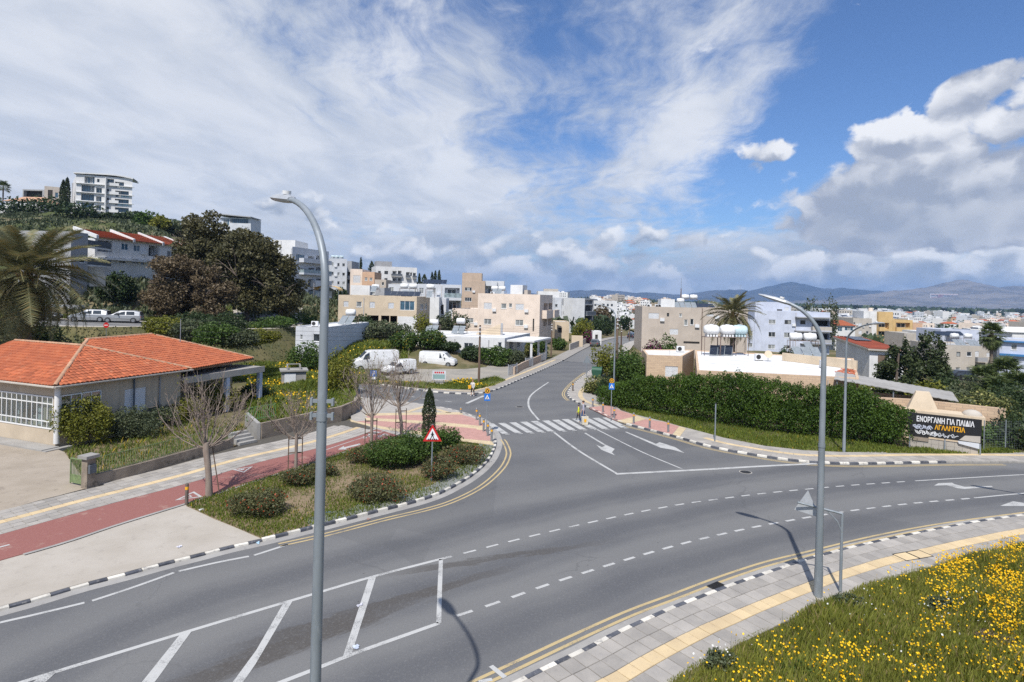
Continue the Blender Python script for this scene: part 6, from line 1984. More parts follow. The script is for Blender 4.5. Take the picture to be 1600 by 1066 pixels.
tb('tall pine group behind the lavender flats, left crown', 1268,500,175,467,3.4, L_OLIVE, 1700,.6,109); tb('tall pine group behind the lavender flats, right crown', 1297,500,175,465.5,3.2, L_OLIVE, 1700,.6,110)
def pine(label,x,yb,d,yt,w,seed):
 p = AT(x,yb,d); z0 = Th(p.x,p.y) - .1; h = zat(x,yt,d) - z0
 rg = np.random.default_rng(seed)
 cl = []
 for k in range(46):
  f = rg.uniform(.06,.97); a = rg.random() * 6.3
  rr = w * (1 - f) ** .5 * rg.uniform(.35,.8) + .15
  cl.append(((rr * math.cos(a),rr * math.sin(a),h * f),(w * .46 * (1.12 - f),w * .46 * (1.12 - f),h * .085)))
 return tree('pine', label, 'tree', (p.x, p.y, z0), h, cl, L_PINE, 420,.30,.2, h * .8, seed, nl=0, up=.3)
pine('taller pine in front of the red roof house', 1452,600,64,522,3.2,121); pine('left pine crown against the white house wall', 1405,598,63,530,2.9,122)
for k, (x, yb, d, yt, w, mt, lb) in enumerate(((1452,626,52,598,2.6, L_YELG, 'wide yellow green shrub behind the cone chimney'),(1500,640,50,610,2.8, L_OLIVE, 'rounded olive shrub behind the banner'),(1535,660,46,613,2.6, L_LOQ, 'shrub flecked with pale leaf tips behind the banner end'),
  (1520,620,58,592,3.0, L_OLIVE, 'grey green shrub below the dark car'),(1575,640,52,600,3.4, L_DARK, 'dark shrub below the fan palms'),(1600,690,42,640,2.8, L_DARK, 'deep green thicket at the right edge'),(1545,690,42,665,1.6, L_GREEN, 'weedy bush beyond the wire fence'),(1480,600,60,585,2.5, L_DARK, 'dark shrub under the pine'))):
 tb(lb, x, yb, d, yt, w, mt, 4600,.2 if d < 50 else .24,130 + k, 'shrub')
# palms
def mat_frond(): return leaf_mat('palm_leaf', (.072,.078,.034),(.205,.20,.10),.25, third=(.26,.20,.08), k3=.14, nscale=.4)
L_PALM = mat_frond()
def frond_mesh(seed,ln=4.2,droop=1.0,n=72):
 rg = np.random.default_rng(seed)
 V,F,T = [],[],[]
 t = np.linspace(0,1,12)
 x = ln * (t - .10 * t ** 3 * droop); z = ln * (.42 * t - .62 * droop * t ** 2.2)
 for k in range(n):
  f = .16 + .84 * (k + .5) / n
  p = np.array([np.interp(f,t,x),0,np.interp(f,t,z)])
  p2 = np.array([np.interp(min(1,f + .02),t,x),0,np.interp(min(1,f + .02),t,z)])
  tg = (p2 - p) / (np.linalg.norm(p2 - p) + 1e-9)
  l = ln * .155 * math.sin(math.pi * min(1,f * .92 + .1)) ** .6 + .08
  for s in (-1,1):
   d = np.array([tg[0] * .55,s * .85,tg[2] * .55 + .28 - rg.random() * .4]); d /= np.linalg.norm(d)
   e = p + d * l * rg.uniform(.85,1.1)
   w = tg * .026 + np.array([0,0,.012])
   i = len(V); V += [p - w,p + w,e]; F.append((i,i + 1,i + 2)); T.append(rg.random())
 for j in range(len(t) - 1):
  a,b = np.array([x[j],0,z[j]]),np.array([x[j + 1],0,z[j + 1]])
  w = .05 * (1 - t[j]) + .008
  i = len(V); V += [a + [0,-w,0],a + [0,w,0],b + [0,w * .9,0],b + [0,-w * .9,0]]; F.append((i,i + 1,i + 2,i + 3)); T.append(.9)
 me = bpy.data.meshes.new('frond'); me.from_pydata([tuple(v) for v in V], [], F)
 for nm in ('tone', 'odd'):
  at = me.attributes.new(nm, 'FLOAT', 'FACE'); at.data.foreach_set('value', np.array(T if nm == 'tone' else rg.random(len(F)), np.float32))
 me.materials.append(L_PALM)
 return me
FRONDS = [frond_mesh(s,4.2,d) for s,d in ((1,.55),(2,.8),(3,1.05),(4,1.35))]
def date_palm(label,base,h,scale,n=52,seed=1,tr=.34):
 rg = np.random.default_rng(seed)
 o = thing('date_palm', label, 'palm tree', base)
 m = MB()
 zs = np.linspace(-.4,h,16)
 m.tube([(0.05 * math.sin(z),0,z) for z in zs],[tr * (1.12 if i % 2 else .94) for i in range(16)],10)
 m.build('trunk', M_BARK, o)
 m = MB()
 for i in range(26):
  a = rg.random() * 6.3; m.tube([(tr * .7 * math.cos(a),tr * .7 * math.sin(a),h - .7),(tr * 2.2 * math.cos(a),tr * 2.2 * math.sin(a),h + .1 + .5 * rg.random())],[.08,.03],4)
 m.build('frond_stubs', pm('palm_stub', (.26,.16,.06),(.18,.11,.05),4,.8) if 'palm_stub' not in MATS else MATS['palm_stub'], o)
 for i in range(n):
  a = i * 2.39996 + rg.random() * .3
  f = (i + .5) / n
  pitch = R(72 - 118 * f ** .85) + rg.normal(0,.07)
  k = int(np.clip(f * 4 + rg.normal(0,.4),0,3))
  s = scale * rg.uniform(.85,1.08) * (.82 + .25 * math.sin(f * math.pi))
  link('frond', FRONDS[k], o, (0,0, h - .1 + .35 * (1 - f)),(0,0,0), None).matrix_local = Matrix.Translation((0,0, h - .05 + .4 * (1 - f))) @ Matrix.Rotation(a, 4, 'Z') @ Matrix.Rotation(-pitch + R(22),4, 'Y') @ Matrix.Rotation(rg.normal(0,.25),4, 'X') @ Matrix.Scale(s, 4)
 return o
p = AT(42,450,50)
date_palm('big date palm with drooping crown at the left edge', (p.x, p.y, Th(p.x, p.y)), zat(42,432,50) - Th(p.x, p.y),1.6,112,3,.42)
p = AT(-18,510,52)
date_palm('smaller palm growing below the big date palm at the left edge', (p.x, p.y, Th(p.x, p.y)),2.2,.9,30,5,.3)
p = AT(1145,530,88)
date_palm('date palm rising behind the bungalow roof tanks', (p.x, p.y, -.6), zat(1145,492,88) + .6,1.25,70,4,.36)
def fan_mesh(seed):
 rg = np.random.default_rng(seed)
 V,F = [],[]
 n = 22
 V.append((.9,0,.1))
 for i in range(n):
  a = R(-115 + 230 * i / (n - 1)); l = .85 * (1 - .15 * abs(i - n / 2) / n) * rg.uniform(.9,1.05)
  w = R(5.2)
  k = len(V); V += [(.9 + .55 * l * math.cos(a - w),.55 * l * math.sin(a - w),.12),(.9 + l * math.cos(a),l * math.sin(a),.0 - .28 * rg.random()),(.9 + .55 * l * math.cos(a + w),.55 * l * math.sin(a + w),.12)]
  F.append((0,k,k + 1,k + 2))
 k = len(V); V += [(0,-.03,0),(0,.03,0),(.9,.02,.1),(.9,-.02,.1)]; F.append((k,k + 1,k + 2,k + 3))
 me = bpy.data.meshes.new('fan_leaf'); me.from_pydata(V, [], F)
 for nm in ('tone', 'odd'):
  at = me.attributes.new(nm, 'FLOAT', 'FACE'); at.data.foreach_set('value', (rg.random(len(F)) * .95).astype(np.float32))
 me.materials.append(MATS['fan_leaf']); return me
leaf_mat('fan_leaf', (.030,.048,.014),(.10,.125,.036),.2, third=(.14,.10,.05), k3=.05)
FANS = [fan_mesh(s) for s in range(3)]
def fan_palm(label,base,h,scale,n,seed,skirt=True,tr=.22):
 rg = np.random.default_rng(seed)
 o = thing('fan_palm', label, 'palm tree', base, 0, 'fan palms')
 MB().tube([(0,0,-.4),(0,0, h * .5),(0,0, h)], [tr * 1.3, tr, tr], 9).build('trunk', M_BARK, o)
 for i in range(n):
  f = (i + .5) / n; a = i * 2.39996 + rg.random() * .2
  pitch = R(75 - (165 if skirt else 110) * f) + rg.normal(0,.08)
  x = link('fan_leaf', FANS[i % 3], o)
  x.matrix_local = Matrix.Translation((0,0, h - (.9 * f if skirt else .2 * f))) @ Matrix.Rotation(a, 4, 'Z') @ Matrix.Rotation(-pitch, 4, 'Y') @ Matrix.Scale(scale * rg.uniform(.9,1.1),4)
 if skirt:
  P = puff((0,0,h - 1.25),(.62,.62,.9),900,.8,rg)
  leaf_cloud('dry_skirt', P, .5, L_GUMB, o, up=-1.8, aspect=.2, seed=seed)
 return o
p = AT(1549,560,84)
fan_palm('tall fan palm with shaggy skirt before the grey flats', (p.x, p.y, -4.2), zat(1549,520,84) + 4.2,1.12,60,8)
for k, (x, y, d, s, lb) in enumerate(((1537,595,62,1.25, 'low fan palm left of the right-edge palms'),(1572,585,66,1.35, 'low fan palm under the tall one'),(1590,610,58,1.4, 'fan palm clump at the right edge'),(1555,615,56,1.2, 'front fan palm above the shrubs'))):
 p = AT(x,y,d); fan_palm(lb,(p.x,p.y,Th(p.x,p.y)),p.z - Th(p.x,p.y),s,34,20 + k,False,.25)
p = AT(5,300,205); fan_palm('small palm on the skyline at the left hill edge', (p.x, p.y, 30), p.z - 30 + 1.5,1.6,26,31, False)
# tiled house at the left
def mat_pane():
 m, N, b, out = new_mat('thin_glass')
 tr = N.n('ShaderNodeBsdfTransparent'); tr.inputs[0].default_value = (.80,.86,.86,1)
 gl = N.n('ShaderNodeBsdfGlossy'); gl.inputs['Roughness'].default_value = .06; gl.inputs['Color'].default_value = (.9,.95,1,1)
 mx = N.n('ShaderNodeMixShader'); mx.inputs[0].default_value = .16
 N.t.links.new(tr.outputs[0],mx.inputs[1]); N.t.links.new(gl.outputs[0],mx.inputs[2]); N.t.links.new(mx.outputs[0],out.inputs[0])
 return m
M_PANE = mat_pane()
M_GREENP = pm('green_railing_paint', (.20,.27,.12),(.14,.19,.09),6,.6, c3=(.16,.09,.05), s3=9, k3=.6)
M_WALLOLD = pm('old_render', (.20,.165,.13),(.31,.255,.20),1.6,.95, detail=7, bump=.5, bscale=14, c3=(.10,.085,.065), s3=2.2, k3=.7)
def build_house():
 C = np.array([-27.0,35.2]); W0 = R(69.7)
 e1 = np.array([math.cos(W0),math.sin(W0)]); e2 = np.array([-e1[1],e1[0]])
 wp = lambda x,y: C + e1 * x + e2 * y
 B = Building('tiled_house', 'old plastered house with orange tiled hip roof and glazed veranda', 'house', [C, wp(8.4,0), wp(8.4,11), wp(0,11)], .05,3.80, W_HOUSE, R_GREY, .2, sink=.4)
 B.windows(0, [(195,606.5,228,647, 's')])
 B.open(0,(95,613,156,668), 'o', 1.6)
 sa,zh = B.hit(3,83.5,620); sb,_ = B.hit(3,-70,640); _,zl = B.hit(3,83.5,672)
 B.open_sz(3, sb, sa, zl, zh, 'o', 1.9)
 holes = list(B.holes[3]) + list(B.holes[0])
 B.finish()
 root = B.root
 root.location = (C[0],C[1],.05); root.rotation_euler = (0,0,W0)
 mid = (B.c - C)
 Mi = Matrix.Rotation(-W0,4, 'Z') @ Matrix.Translation((mid[0], mid[1], 0))
 for ch in root.children:
  ch.matrix_local = Mi @ ch.matrix_local
 z_ = lambda z: z - .05
 bx = lambda name,m,x0,x1,y0,y1,z0,z1,par=None: MB().box(x0,x1,y0,y1,z_(z0),z_(z1)).build(name,m,par or root)
 s0,s1,lo,hi = [h for h in B.holes[3]][0][:4]
 L3 = 11.0
 ya,yb = L3 - s1,L3 - s0
 fr = bx('veranda_frame', M_FRAME, -.03,.05, ya, yb, hi - .1, hi - .02)
 bx('rail', M_FRAME, -.03,.05, ya, yb, lo + .005, lo + .08, fr); bx('rail', M_FRAME, -.02,.04, ya, yb, lo + .42, lo + .48, fr); bx('rail', M_FRAME, -.02,.04, ya, yb, hi - .50, hi - .44, fr)
 n = int((yb - ya) / .47)
 for i in range(n + 1):
  y = ya + (yb - ya) * i / n
  bx('mullion', M_FRAME, -.035,.045, y - .024, y + .024, lo + .083, hi - .103, fr)
  if i < n: bx('pane', M_PANE, .002,.008, y + .031, y + (yb - ya) / n - .031, lo + .085, hi - .105, fr)
 t0, t1, lo2, hi2 = [h for h in B.holes[0] if h[4] == 'o'][0][:4]
 fr = bx('side_frame', M_FRAME, t0, t1,-.03,.05, hi2 - .1, hi2 - .02)
 for i in range(5):
  x = t0 + (t1 - t0) * i / 4; bx('mullion', M_FRAME, x - .03, x + .03,-.035,.045, lo2 + .01, hi2 - .103, fr)
  if i < 4: bx('pane', M_PANE, x + .031, x + (t1 - t0) / 4 - .031,.002,.008, lo2 + .01, hi2 - .105, fr)
 for i in range(6): bx('stored_goods', [W_SAND, M_WOOD, W_WHITE2][i % 3], .6 + .3 * (i % 2),1.3, ya + .4 + i * .8, ya + .95 + i * .8,.25, lo + .4 + .35 * (i % 3))
 m = MB(); m.tube([(-.02,-.02, z_(.3)),(-.02,-.02, z_(3.7))], .16,12); m.build('corner_column', W_WHITE, root)
 bx('plinth', M_CONC2,-1.0,-.03,-.3,11,-.15,.16); bx('plinth', M_CONC2,-1.0,.5,-.65,-.305,-.15,.12)
 m = MB(); m.tube([(4.75,-.1, z_(.1)),(4.75,-.1, z_(3.6))], .06,8); m.build('rain_pipe', W_DGREY, root)
 bx('rear_wall', W_HOUSE, 8.402,15.9,2.8,11.2,-.3,3.9)
 bx('porch_slab', M_CONC2,8.41,16.4,-.15,2.79,2.95,3.2); bx('porch_beam', W_STONE, 8.5,16.45,-.25,-.153,2.75,3.24)
 for x in (12.6,16.1): bx('porch_post', W_LAV, x - .16, x + .16,-.2,.12,0,2.946)
 bx('porch_door', M_VOID, 9.2,10.4,2.72,2.796,.2,2.4); bx('porch_window', G_CURT, 11.6,13.4,2.74,2.797,1.0,2.3); bx('porch_clutter', M_WOOD, 10.6,11.3,1.8,2.5,0,.9); bx('porch_clutter', M_TILED, 13.8,14.6,1.7,2.4,0,.7)
 # tiled roofs
 tm = MB()
 prof = [(-.145,0),(-.08,.042),(0,.056),(.08,.042),(.145,0)]
 A = [(x,-.23,z + .035) for x,z in prof]; Bq = [(x,.23,z) for x,z in prof]
 tm.strip(A[::-1],Bq[::-1]) if False else tm.strip(A,Bq)
 tm.poly([(x,-.23,z - .03) for x,z in prof][::1] + A[::-1])
 tile_me = tm.mesh('roof_tile', M_TILE)
 tile_me.polygons.foreach_set('use_smooth', [False] * len(tile_me.polygons))
 E,RG,RG2 = 3.84,5.62,5.92
 planes = [
  ([(-.45,-.45,E),(8.9,-.45,E),(4.2,4.2,RG)],0),
  ([(-.45,11.6,E),(-.45,-.45,E),(4.2,4.2,RG),(4.2,11.6,RG)],1),
  ([(8.9,-.45,E),(16.6,1.16,E),(11.2,6.6,RG2),(5.3,5.37,RG2),(4.2,4.2,RG)],2),
  ([(8.9,-.45,E),(8.9,11.6,E),(4.2,11.6,RG),(4.2,4.2,RG)],3),
  ([(16.6,1.16,E),(16.6,11.6,E),(11.2,6.6,RG2)],4),
  ([(16.6,11.6,E),(5.3,11.6,E),(5.3,5.37,RG2),(11.2,6.6,RG2)],5)]
 spots = []
 m = MB()
 for P,k in planes:
  P = [Vector((x,y,z_(z))) for x,y,z in P]
  m.poly([tuple(p - Vector((0,0,.05))) for p in P]); m.poly([tuple(p - Vector((0,0,.14))) for p in P][::-1])
  m.hexa([tuple(P[0] - Vector((0,0,.17))),tuple(P[1] - Vector((0,0,.17))),tuple(P[1] - Vector((0,0,.17))),tuple(P[0] - Vector((0,0,.17)))],[tuple(P[0]),tuple(P[1]),tuple(P[1]),tuple(P[0])])
  if k > 2: continue
  ex = (P[1] - P[0]).normalized()
  nz = ex.cross(P[2] - P[0]).normalized()
  if nz.z < 0: nz = -nz
  ey = nz.cross(ex)
  if ey.z < 0: ey = -ey
  q2 = [((p - P[0]).dot(ex),(p - P[0]).dot(ey)) for p in P]
  W = max(a for a,b in q2); Hh = max(b for a,b in q2); i0 = int(min(a for a,b in q2) / .275) - 1
  cy,cx = .345,.275
  for j in range(int(Hh / cy) + 1):
   for i in range(i0,int(W / cx) + 1):
    c = (i * cx + .14,j * cy + .16)
    if inside(np.array([c]),q2)[0]:
     w = P[0] + ex * c[0] + ey * c[1] + nz * random.uniform(-.004,.012)
     M = Matrix((ex,ey,nz)).transposed().to_4x4()
     spots.append((w,M,c,k))
 rf = m.build('roof', M_RIDGE, root)
 order = sorted(spots,key=lambda s: (s[0].x * e1[1] + s[0].y * e2[1]) + (0 if s[3] == 0 else 1.5))
 for w,M,c,k in order[:295]:
  o = link('roof_tile', tile_me, rf)
  o.matrix_local = Matrix.Translation(w) @ M @ Matrix.Rotation(random.gauss(0,.012),4, 'Z')
 mb = MB()
 tv = [v.co.copy() for v in tile_me.vertices]; tf = [tuple(p.vertices) for p in tile_me.polygons]
 for w,M,c,k in order[295:]:
  MM = Matrix.Translation(w) @ M @ Matrix.Rotation(random.gauss(0,.012),4, 'Z')
  mb.add([MM @ v for v in tv],tf)
 tag(mb.build('roof_tiles', M_TILE, rf), kind='stuff')
 cap = MB(); n = 6
 A = [(-.22,.11 * math.cos(t),.09 * math.sin(t) - .01) for t in np.linspace(0,math.pi,n)]; Bq = [(.22,.125 * math.cos(t),.10 * math.sin(t)) for t in np.linspace(0,math.pi,n)]
 cap.strip(A, Bq); cap_me = cap.mesh('ridge_tile', M_RIDGE)
 for a,b in (((-.45,-.45,E),(4.2,4.2,RG)),((8.9,-.45,E),(4.2,4.2,RG)),((4.2,4.2,RG),(4.2,11.6,RG)),((4.2,4.2,RG),(5.3,5.37,RG2)),((5.3,5.37,RG2),(11.2,6.6,RG2)),((16.6,1.16,E),(11.2,6.6,RG2))):
  a,b = Vector((a[0],a[1],z_(a[2]))),Vector((b[0],b[1],z_(b[2])))
  d = b - a; L = d.length
  for i in range(int(L / .4)):
   p = a + d * ((i + .5) * .4 / L)
   o = link('ridge_tile', cap_me, rf); o.matrix_local = Matrix.Translation(p + Vector((0,0,.03))) @ d.to_track_quat('X', 'Z').to_matrix().to_4x4()
 m = MB(); m.tube([(-.5,-.5, z_(3.74)),(9.0,-.5, z_(3.74))], .07,6); m.tube([(-.5,-.5, z_(3.74)),(-.5,11.6, z_(3.74))], .07,6); m.build('gutter', W_STONE, root)
 m = MB(); m.tube([(12.2,4.6, z_(5.0)),(12.2,4.6, z_(7.2))], .03,5); m.build('roof_pole', M_STEEL, root)
 # front wall,railing,gate
 s = arc(W_LN)
 iA = int(np.argmin(np.linalg.norm(W_LN - np.array(G(135,764,.1)[:2]),axis=1))); iB = int(np.argmin(np.linalg.norm(W_LN - np.array(G(372,698,.1)[:2]),axis=1)))
 Wl = offset(W_LN[iA:iB + 1],.14)
 pts = [(p[0],p[1],.1) for p in Wl]
 long_wall('low stained garden wall beside the pavement before the tiled house', pts, .55,.22, M_WALLOLD, 'garden_wall', .4)
 o = thing('railing', 'rusty green railing on the low garden wall', 'railing', (pts[0][0], pts[0][1], .65))
 Lr = line2(Wl,.13)
 c = np.array(pts[0][:2])
 bar = MB().tube([(0,0,0),(0,0,.85)], .012,4).mesh('bar', M_GREENP)
 for q in Lr[2:110]: link('bar', bar, o, (q[0] - c[0], q[1] - c[1], 0))
 m = MB()
 for z in (.08,.80): m.tube([(q[0] - c[0],q[1] - c[1],z) for q in Lr[0:112:8]],.018,4)
 m.build('rail', M_GREENP, o)
 g0 = G(133,763,.1)
 o = thing('gate_pillar', 'stained stone gate pillar with slab cap and dark letter box', 'pillar', (g0.x, g0.y + .2,.05), W0)
 MB().box(-.2,.2,-.2,.2,0,1.45).build('shaft', M_WALLOLD, o); MB().box(-.32,.32,-.32,.32,1.453,1.6).build('cap', M_CONC2, o); MB().box(-.16,.16,-.33,-.203,.75,1.15).build('letter_box', W_DGREY, o)
 o = thing('garden_gate', 'small green iron gate standing open by the pillar', 'gate', (g0.x - .25, g0.y + .25,.12), R(158))
 m = MB()
 for x in (0,1.0): m.box(x - .025,x + .025,-.02,.02,0,1.25)
 m.box(0,1,-.02,.02,1.2,1.25); m.box(0,1,-.02,.02,.42,.46); m.build('gate_frame', M_GREENP, o)
 MB().box(.03,.97,-.01,.01,.05,.418).build('kick_panel', M_GREENP, o)
 for i in range(9): MB().tube([(.1 + i * .1,0,.462),(.1 + i * .1,0,1.197)], .015,4).build('bar', M_GREENP, o)
 m = MB(); m.box(-.08,.08,-.08,.08,0,1.35); m.build('gate_post', M_GREENP, o)
build_house()
W2 = [tuple(G(x,y,.1)) for x,y in ((404,687),(450,676),(495,665),(530,657),(552,647),(560,636))]
long_wall('grey concrete plot wall at the edge of the weedy lot', [(p[0], p[1] + .3,.1) for p in W2], 1.0,.22, M_WALLOLD, 'plot_wall', .4)
long_wall('short bright concrete wall return beside the steps', [tuple(G(404,686,.1)), tuple(G(396,676,.1) + Vector((-1.2,1.6,0)))], 1.02,.22, M_CONC2, 'wall_return', .4)
o = thing('green_fence', 'short bright green fence above the plot wall', 'fence', (*(G(384,684,.1) + Vector((-.8,1.9,0)))[:2], .7), R(58))
M_GRF = pm('bright_green_paint', (.12,.36,.12), rough=.5)
for i in range(15): MB().tube([(i * .16,0,0),(i * .16,0,.95)], .012,4).build('bar', M_GRF, o)
m = MB(); m.tube([(0,0,.93),(2.24,0,.93)], .018,4); m.tube([(0,0,.1),(2.24,0,.1)], .018,4); m.build('rail', M_GRF, o)
o = thing('garden_steps', 'worn concrete steps between the two garden walls', 'steps', tuple(G(388,694,.1)), R(58))
for i in range(4): MB().box(-.6,.6,.3 * i, .3 * i + .3,0,.16 * (i + 1)).build('step', M_CONC2, o)
tb('yellow green hibiscus bush at the house corner', 133,705,36.0,622,1.75, L_YELG, 6500,.13,201, 'shrub', 0); tb('grey green oleander bush below the shuttered window', 205,690,38.0,637,2.0, L_OLIVE, 6500,.12,202, 'shrub', 0)
tb('second grey green oleander bush further along the railing', 245,680,41.0,635,1.6, L_OLIVE, 5000,.12,203, 'shrub', 0); tb('yellow green bush between porch and railing', 285,668,43.0,622,1.6, L_YELG, 5000,.13,204, 'shrub', 0)
tb('leafy bush at the porch post', 335,650,47.0,598,1.8, L_YELG, 5000,.14,205, 'shrub', 0); tb('dark bush in the gap behind the porch', 398,630,52.0,600,1.6, L_DARK, 3600,.16,206, 'shrub', 0)
GARD = ccw([tuple(p[:2]) for p in GL([(140,762),(190,747),(237,734),(310,713),(372,696),(392,668),(300,655),(180,688),(100,706)],.05)])
tag(MB().prism(GARD, -.2,.06).build('front_garden', M_DIRT), kind='structure')
# street lamps
M_LAMPH = pm('lamp_head', (.46,.48,.50),(.40,.42,.44),3,.45, metal=.3)
def lamp_post(label,foot,h,head,r0=.105,r1=.055,bend=1.6,clamp=True,jn=.62):
 """tapered octagonal column that bends over towards its luminaire; head is the luminaire's place"""
 foot = Vector(foot); hd = Vector(head) - foot
 o = thing('street_lamp', label, 'street lamp', foot, 0, 'street lamps')
 out = Vector((hd.x,hd.y,0)); L = out.length; dn = out / L
 zb = hd.z - bend
 pts = [Vector((0,0,0)),Vector((0,0,2.2))]
 ra = [r0,r0]
 pole = MB(); pole.tube([(0,0,-.1),(0,0,.9)],[r0 * 1.25,r0 * 1.2],8); pole.tube([(0,0,.9),(0,0,zb * jn)],[r0 * 1.12,r0 * .9],8)
 pole.build('column', M_STEEL, o)
 sh = MB(); sh.tube([(0,0, zb * jn),(0,0, zb * jn + .12)], [r0 * 1.0, r0 * 1.0], 10); sh.build('joint_collar', M_STEEL, o)
 P,Rr = [Vector((0,0,zb * jn + .1))],[r0 * .88]
 tm = R(74)
 for t in np.linspace(0,1,14):
  a_ = tm * t; x = L * (1 - math.cos(a_)) / (1 - math.cos(tm)); z = zb + (hd.z - zb) * math.sin(a_) / math.sin(tm)
  P.append(dn * x + Vector((0,0,z))); Rr.append(r0 * .74 + (r1 - r0 * .74) * t)
 a = MB(); a.tube(P, Rr, 12); a.build('bent_arm', M_STEEL, o)
 d = (P[-1] - P[-2]).normalized(); d.z *= .8; d.normalize()
 up = Vector((0,0,1)); sd = d.cross(up).normalized(); up = sd.cross(d)
 m = MB()
 prof = [(-.12,.07,.05),(.05,.15,.085),(.40,.19,.09),(.75,.16,.06),(.95,.07,.02)]
 ring = []
 for s,w,t in prof:
  c = P[-1] + d * s
  ring.append([c + sd * (w * cx) + up * (t * cz) for cx,cz in ((-1,0),(-.75,-.6),(0,-.75),(.75,-.6),(1,0),(.7,.75),(0,1),(-.7,.75))])
 k = 0
 for i in range(len(ring) - 1):
  for j in range(8): m.add([ring[i][j],ring[i][(j + 1) % 8],ring[i + 1][(j + 1) % 8],ring[i + 1][j]],[(0,1,2,3)])
 m.poly(ring[0][::-1]); m.poly(ring[-1])
 hdm = m.build('luminaire', M_LAMPH, o)
 m = MB(); c = P[-1] + d * .2 + up * .09; m.tube([c, c + up * .06], .075,10); m.build('sensor_cap', M_TANK, hdm)
 if clamp:
  for z in (zb * jn + .05,zb * jn + .26):
   m = MB(); m.box(-.16,.16,-.02,.02, z, z + .05); m.box(-.17,-.14,-.03,.03, z - .04, z + .07); m.box(.14,.17,-.03,.03, z - .04, z + .07); m.build('clamp', M_STEEL, o)
 return o
b = AT(493,1060,8.6)
lamp_post('nearest grey street lamp, its bent arm reaching over the left of the view', (b.x, b.y, .0),11, tuple(AT(452,312,10.3)),.079,.046,1.5, True, .80)
lamp_post('grey street lamp beside the triangular sign on the near pavement', (10.35,19.45,.1),10, tuple(AT(1230,473.5,20.0)),.11,.055,1.7, False)
b = G(1318.5,706,.1)
lamp_post('slim street lamp on the verge in front of the hedge', (b.x, b.y, .05),8.3, tuple(AT(1366,506, b.y - 3)),.085,.045,1.4, False)
lamp_post('street lamp just outside the right of the view whose shadow falls on the road', (26.6,23.6,.1),10,(24.2,25.1,9.7),.11,.055,1.9, False)
b = G(958.5,629,.1)
lamp_post('slim street lamp between bush and hedge at the crossing', (b.x, b.y, .05),8,(b.x - 1.1, b.y + 2.5, zat(950,477, b.y)),.075,.04,1.0, False)
# signs
M_RED = pm('sign_red', (.50,.02,.02), rough=.4); M_SWHT = pm('sign_white', (.74,.74,.74), rough=.4); M_SBLK = pm('sign_black', (.015,.015,.016), rough=.5); M_SBLU = pm('sign_blue', (.02,.16,.55), rough=.4); M_SYEL = pm('sign_yellow', (.75,.38,.02), rough=.4)
def plate(mb,pts,y0,y1):
 n = len(pts)
 mb.add([(x,y0,z) for x,z in pts] + [(x,y1,z) for x,z in pts],[tuple(range(n)),tuple(range(2 * n - 1,n - 1,-1))] + [(i,n + i,n + (i + 1) % n,(i + 1) % n) for i in range(n)])
 return mb
def walker(par,s,cz,y,m,flip=1):
 """the walking figure of a crossing sign with its stripes"""
 F = lambda pts: [(flip * x * s,cz + z * s) for x,z in pts]
 mb = MB()
 for p in ([(-.03,.22),(.03,.22),(.035,.29),(-.035,.29)],[(-.05,.20),(.05,.21),(.06,.02),(-.06,.0)],[(.04,.19),(.11,.09),(.09,.07),(.03,.13)],[(-.04,.19),(-.12,.07),(-.10,.05),(-.03,.13)],
              [(-.06,.02),(.0,.02),(-.09,-.22),(-.14,-.22)],[(0,.02),(.06,.02),(.15,-.20),(.10,-.22)]):
  plate(mb,F(p),y,y - .004)
 mb.build('walking_figure', m, par)
 mb = MB()
 for x in (-.28,-.17,.0,.17,.27): plate(mb,F([(x - .035,-.26),(x + .025,-.26),(x * .85 + .02,-.15),(x * .85 - .025,-.15)]),y,y - .003)
 mb.build('stripes', m, par)
def warn_sign():
 p = G(674,752,.1)
 s = .98
 o = thing('warning_sign', 'red-bordered triangular pedestrian warning sign on a grey post', 'road sign', (p.x, p.y, .05), R(4))
 MB().tube([(0,0,0),(0,0,3.0)], .035,10).build('post', M_STEEL, o)
 zb = 2.12
 T = lambda k: [(-s * .5 * k,zb + .30 - .30 * k),(s * .5 * k,zb + .30 - .30 * k),(0,zb + .30 + .58 * k)]
 tr = plate(MB(), T(1.0),-.045,-.04).build('red_triangle', M_RED, o)
 plate(MB(), T(.66),-.049,-.0455).build('white_field', M_SWHT, o)
 walker(o,.82,zb + .27,-.0495,M_SBLK,-1)
 plate(MB(), T(.99),-.036,-.039).build('back_plate', M_STEEL, o)
 MB().box(-.1,.1,-.0355,-.02, zb + .2, zb + .24).build('bracket', M_STEEL, o)
warn_sign()
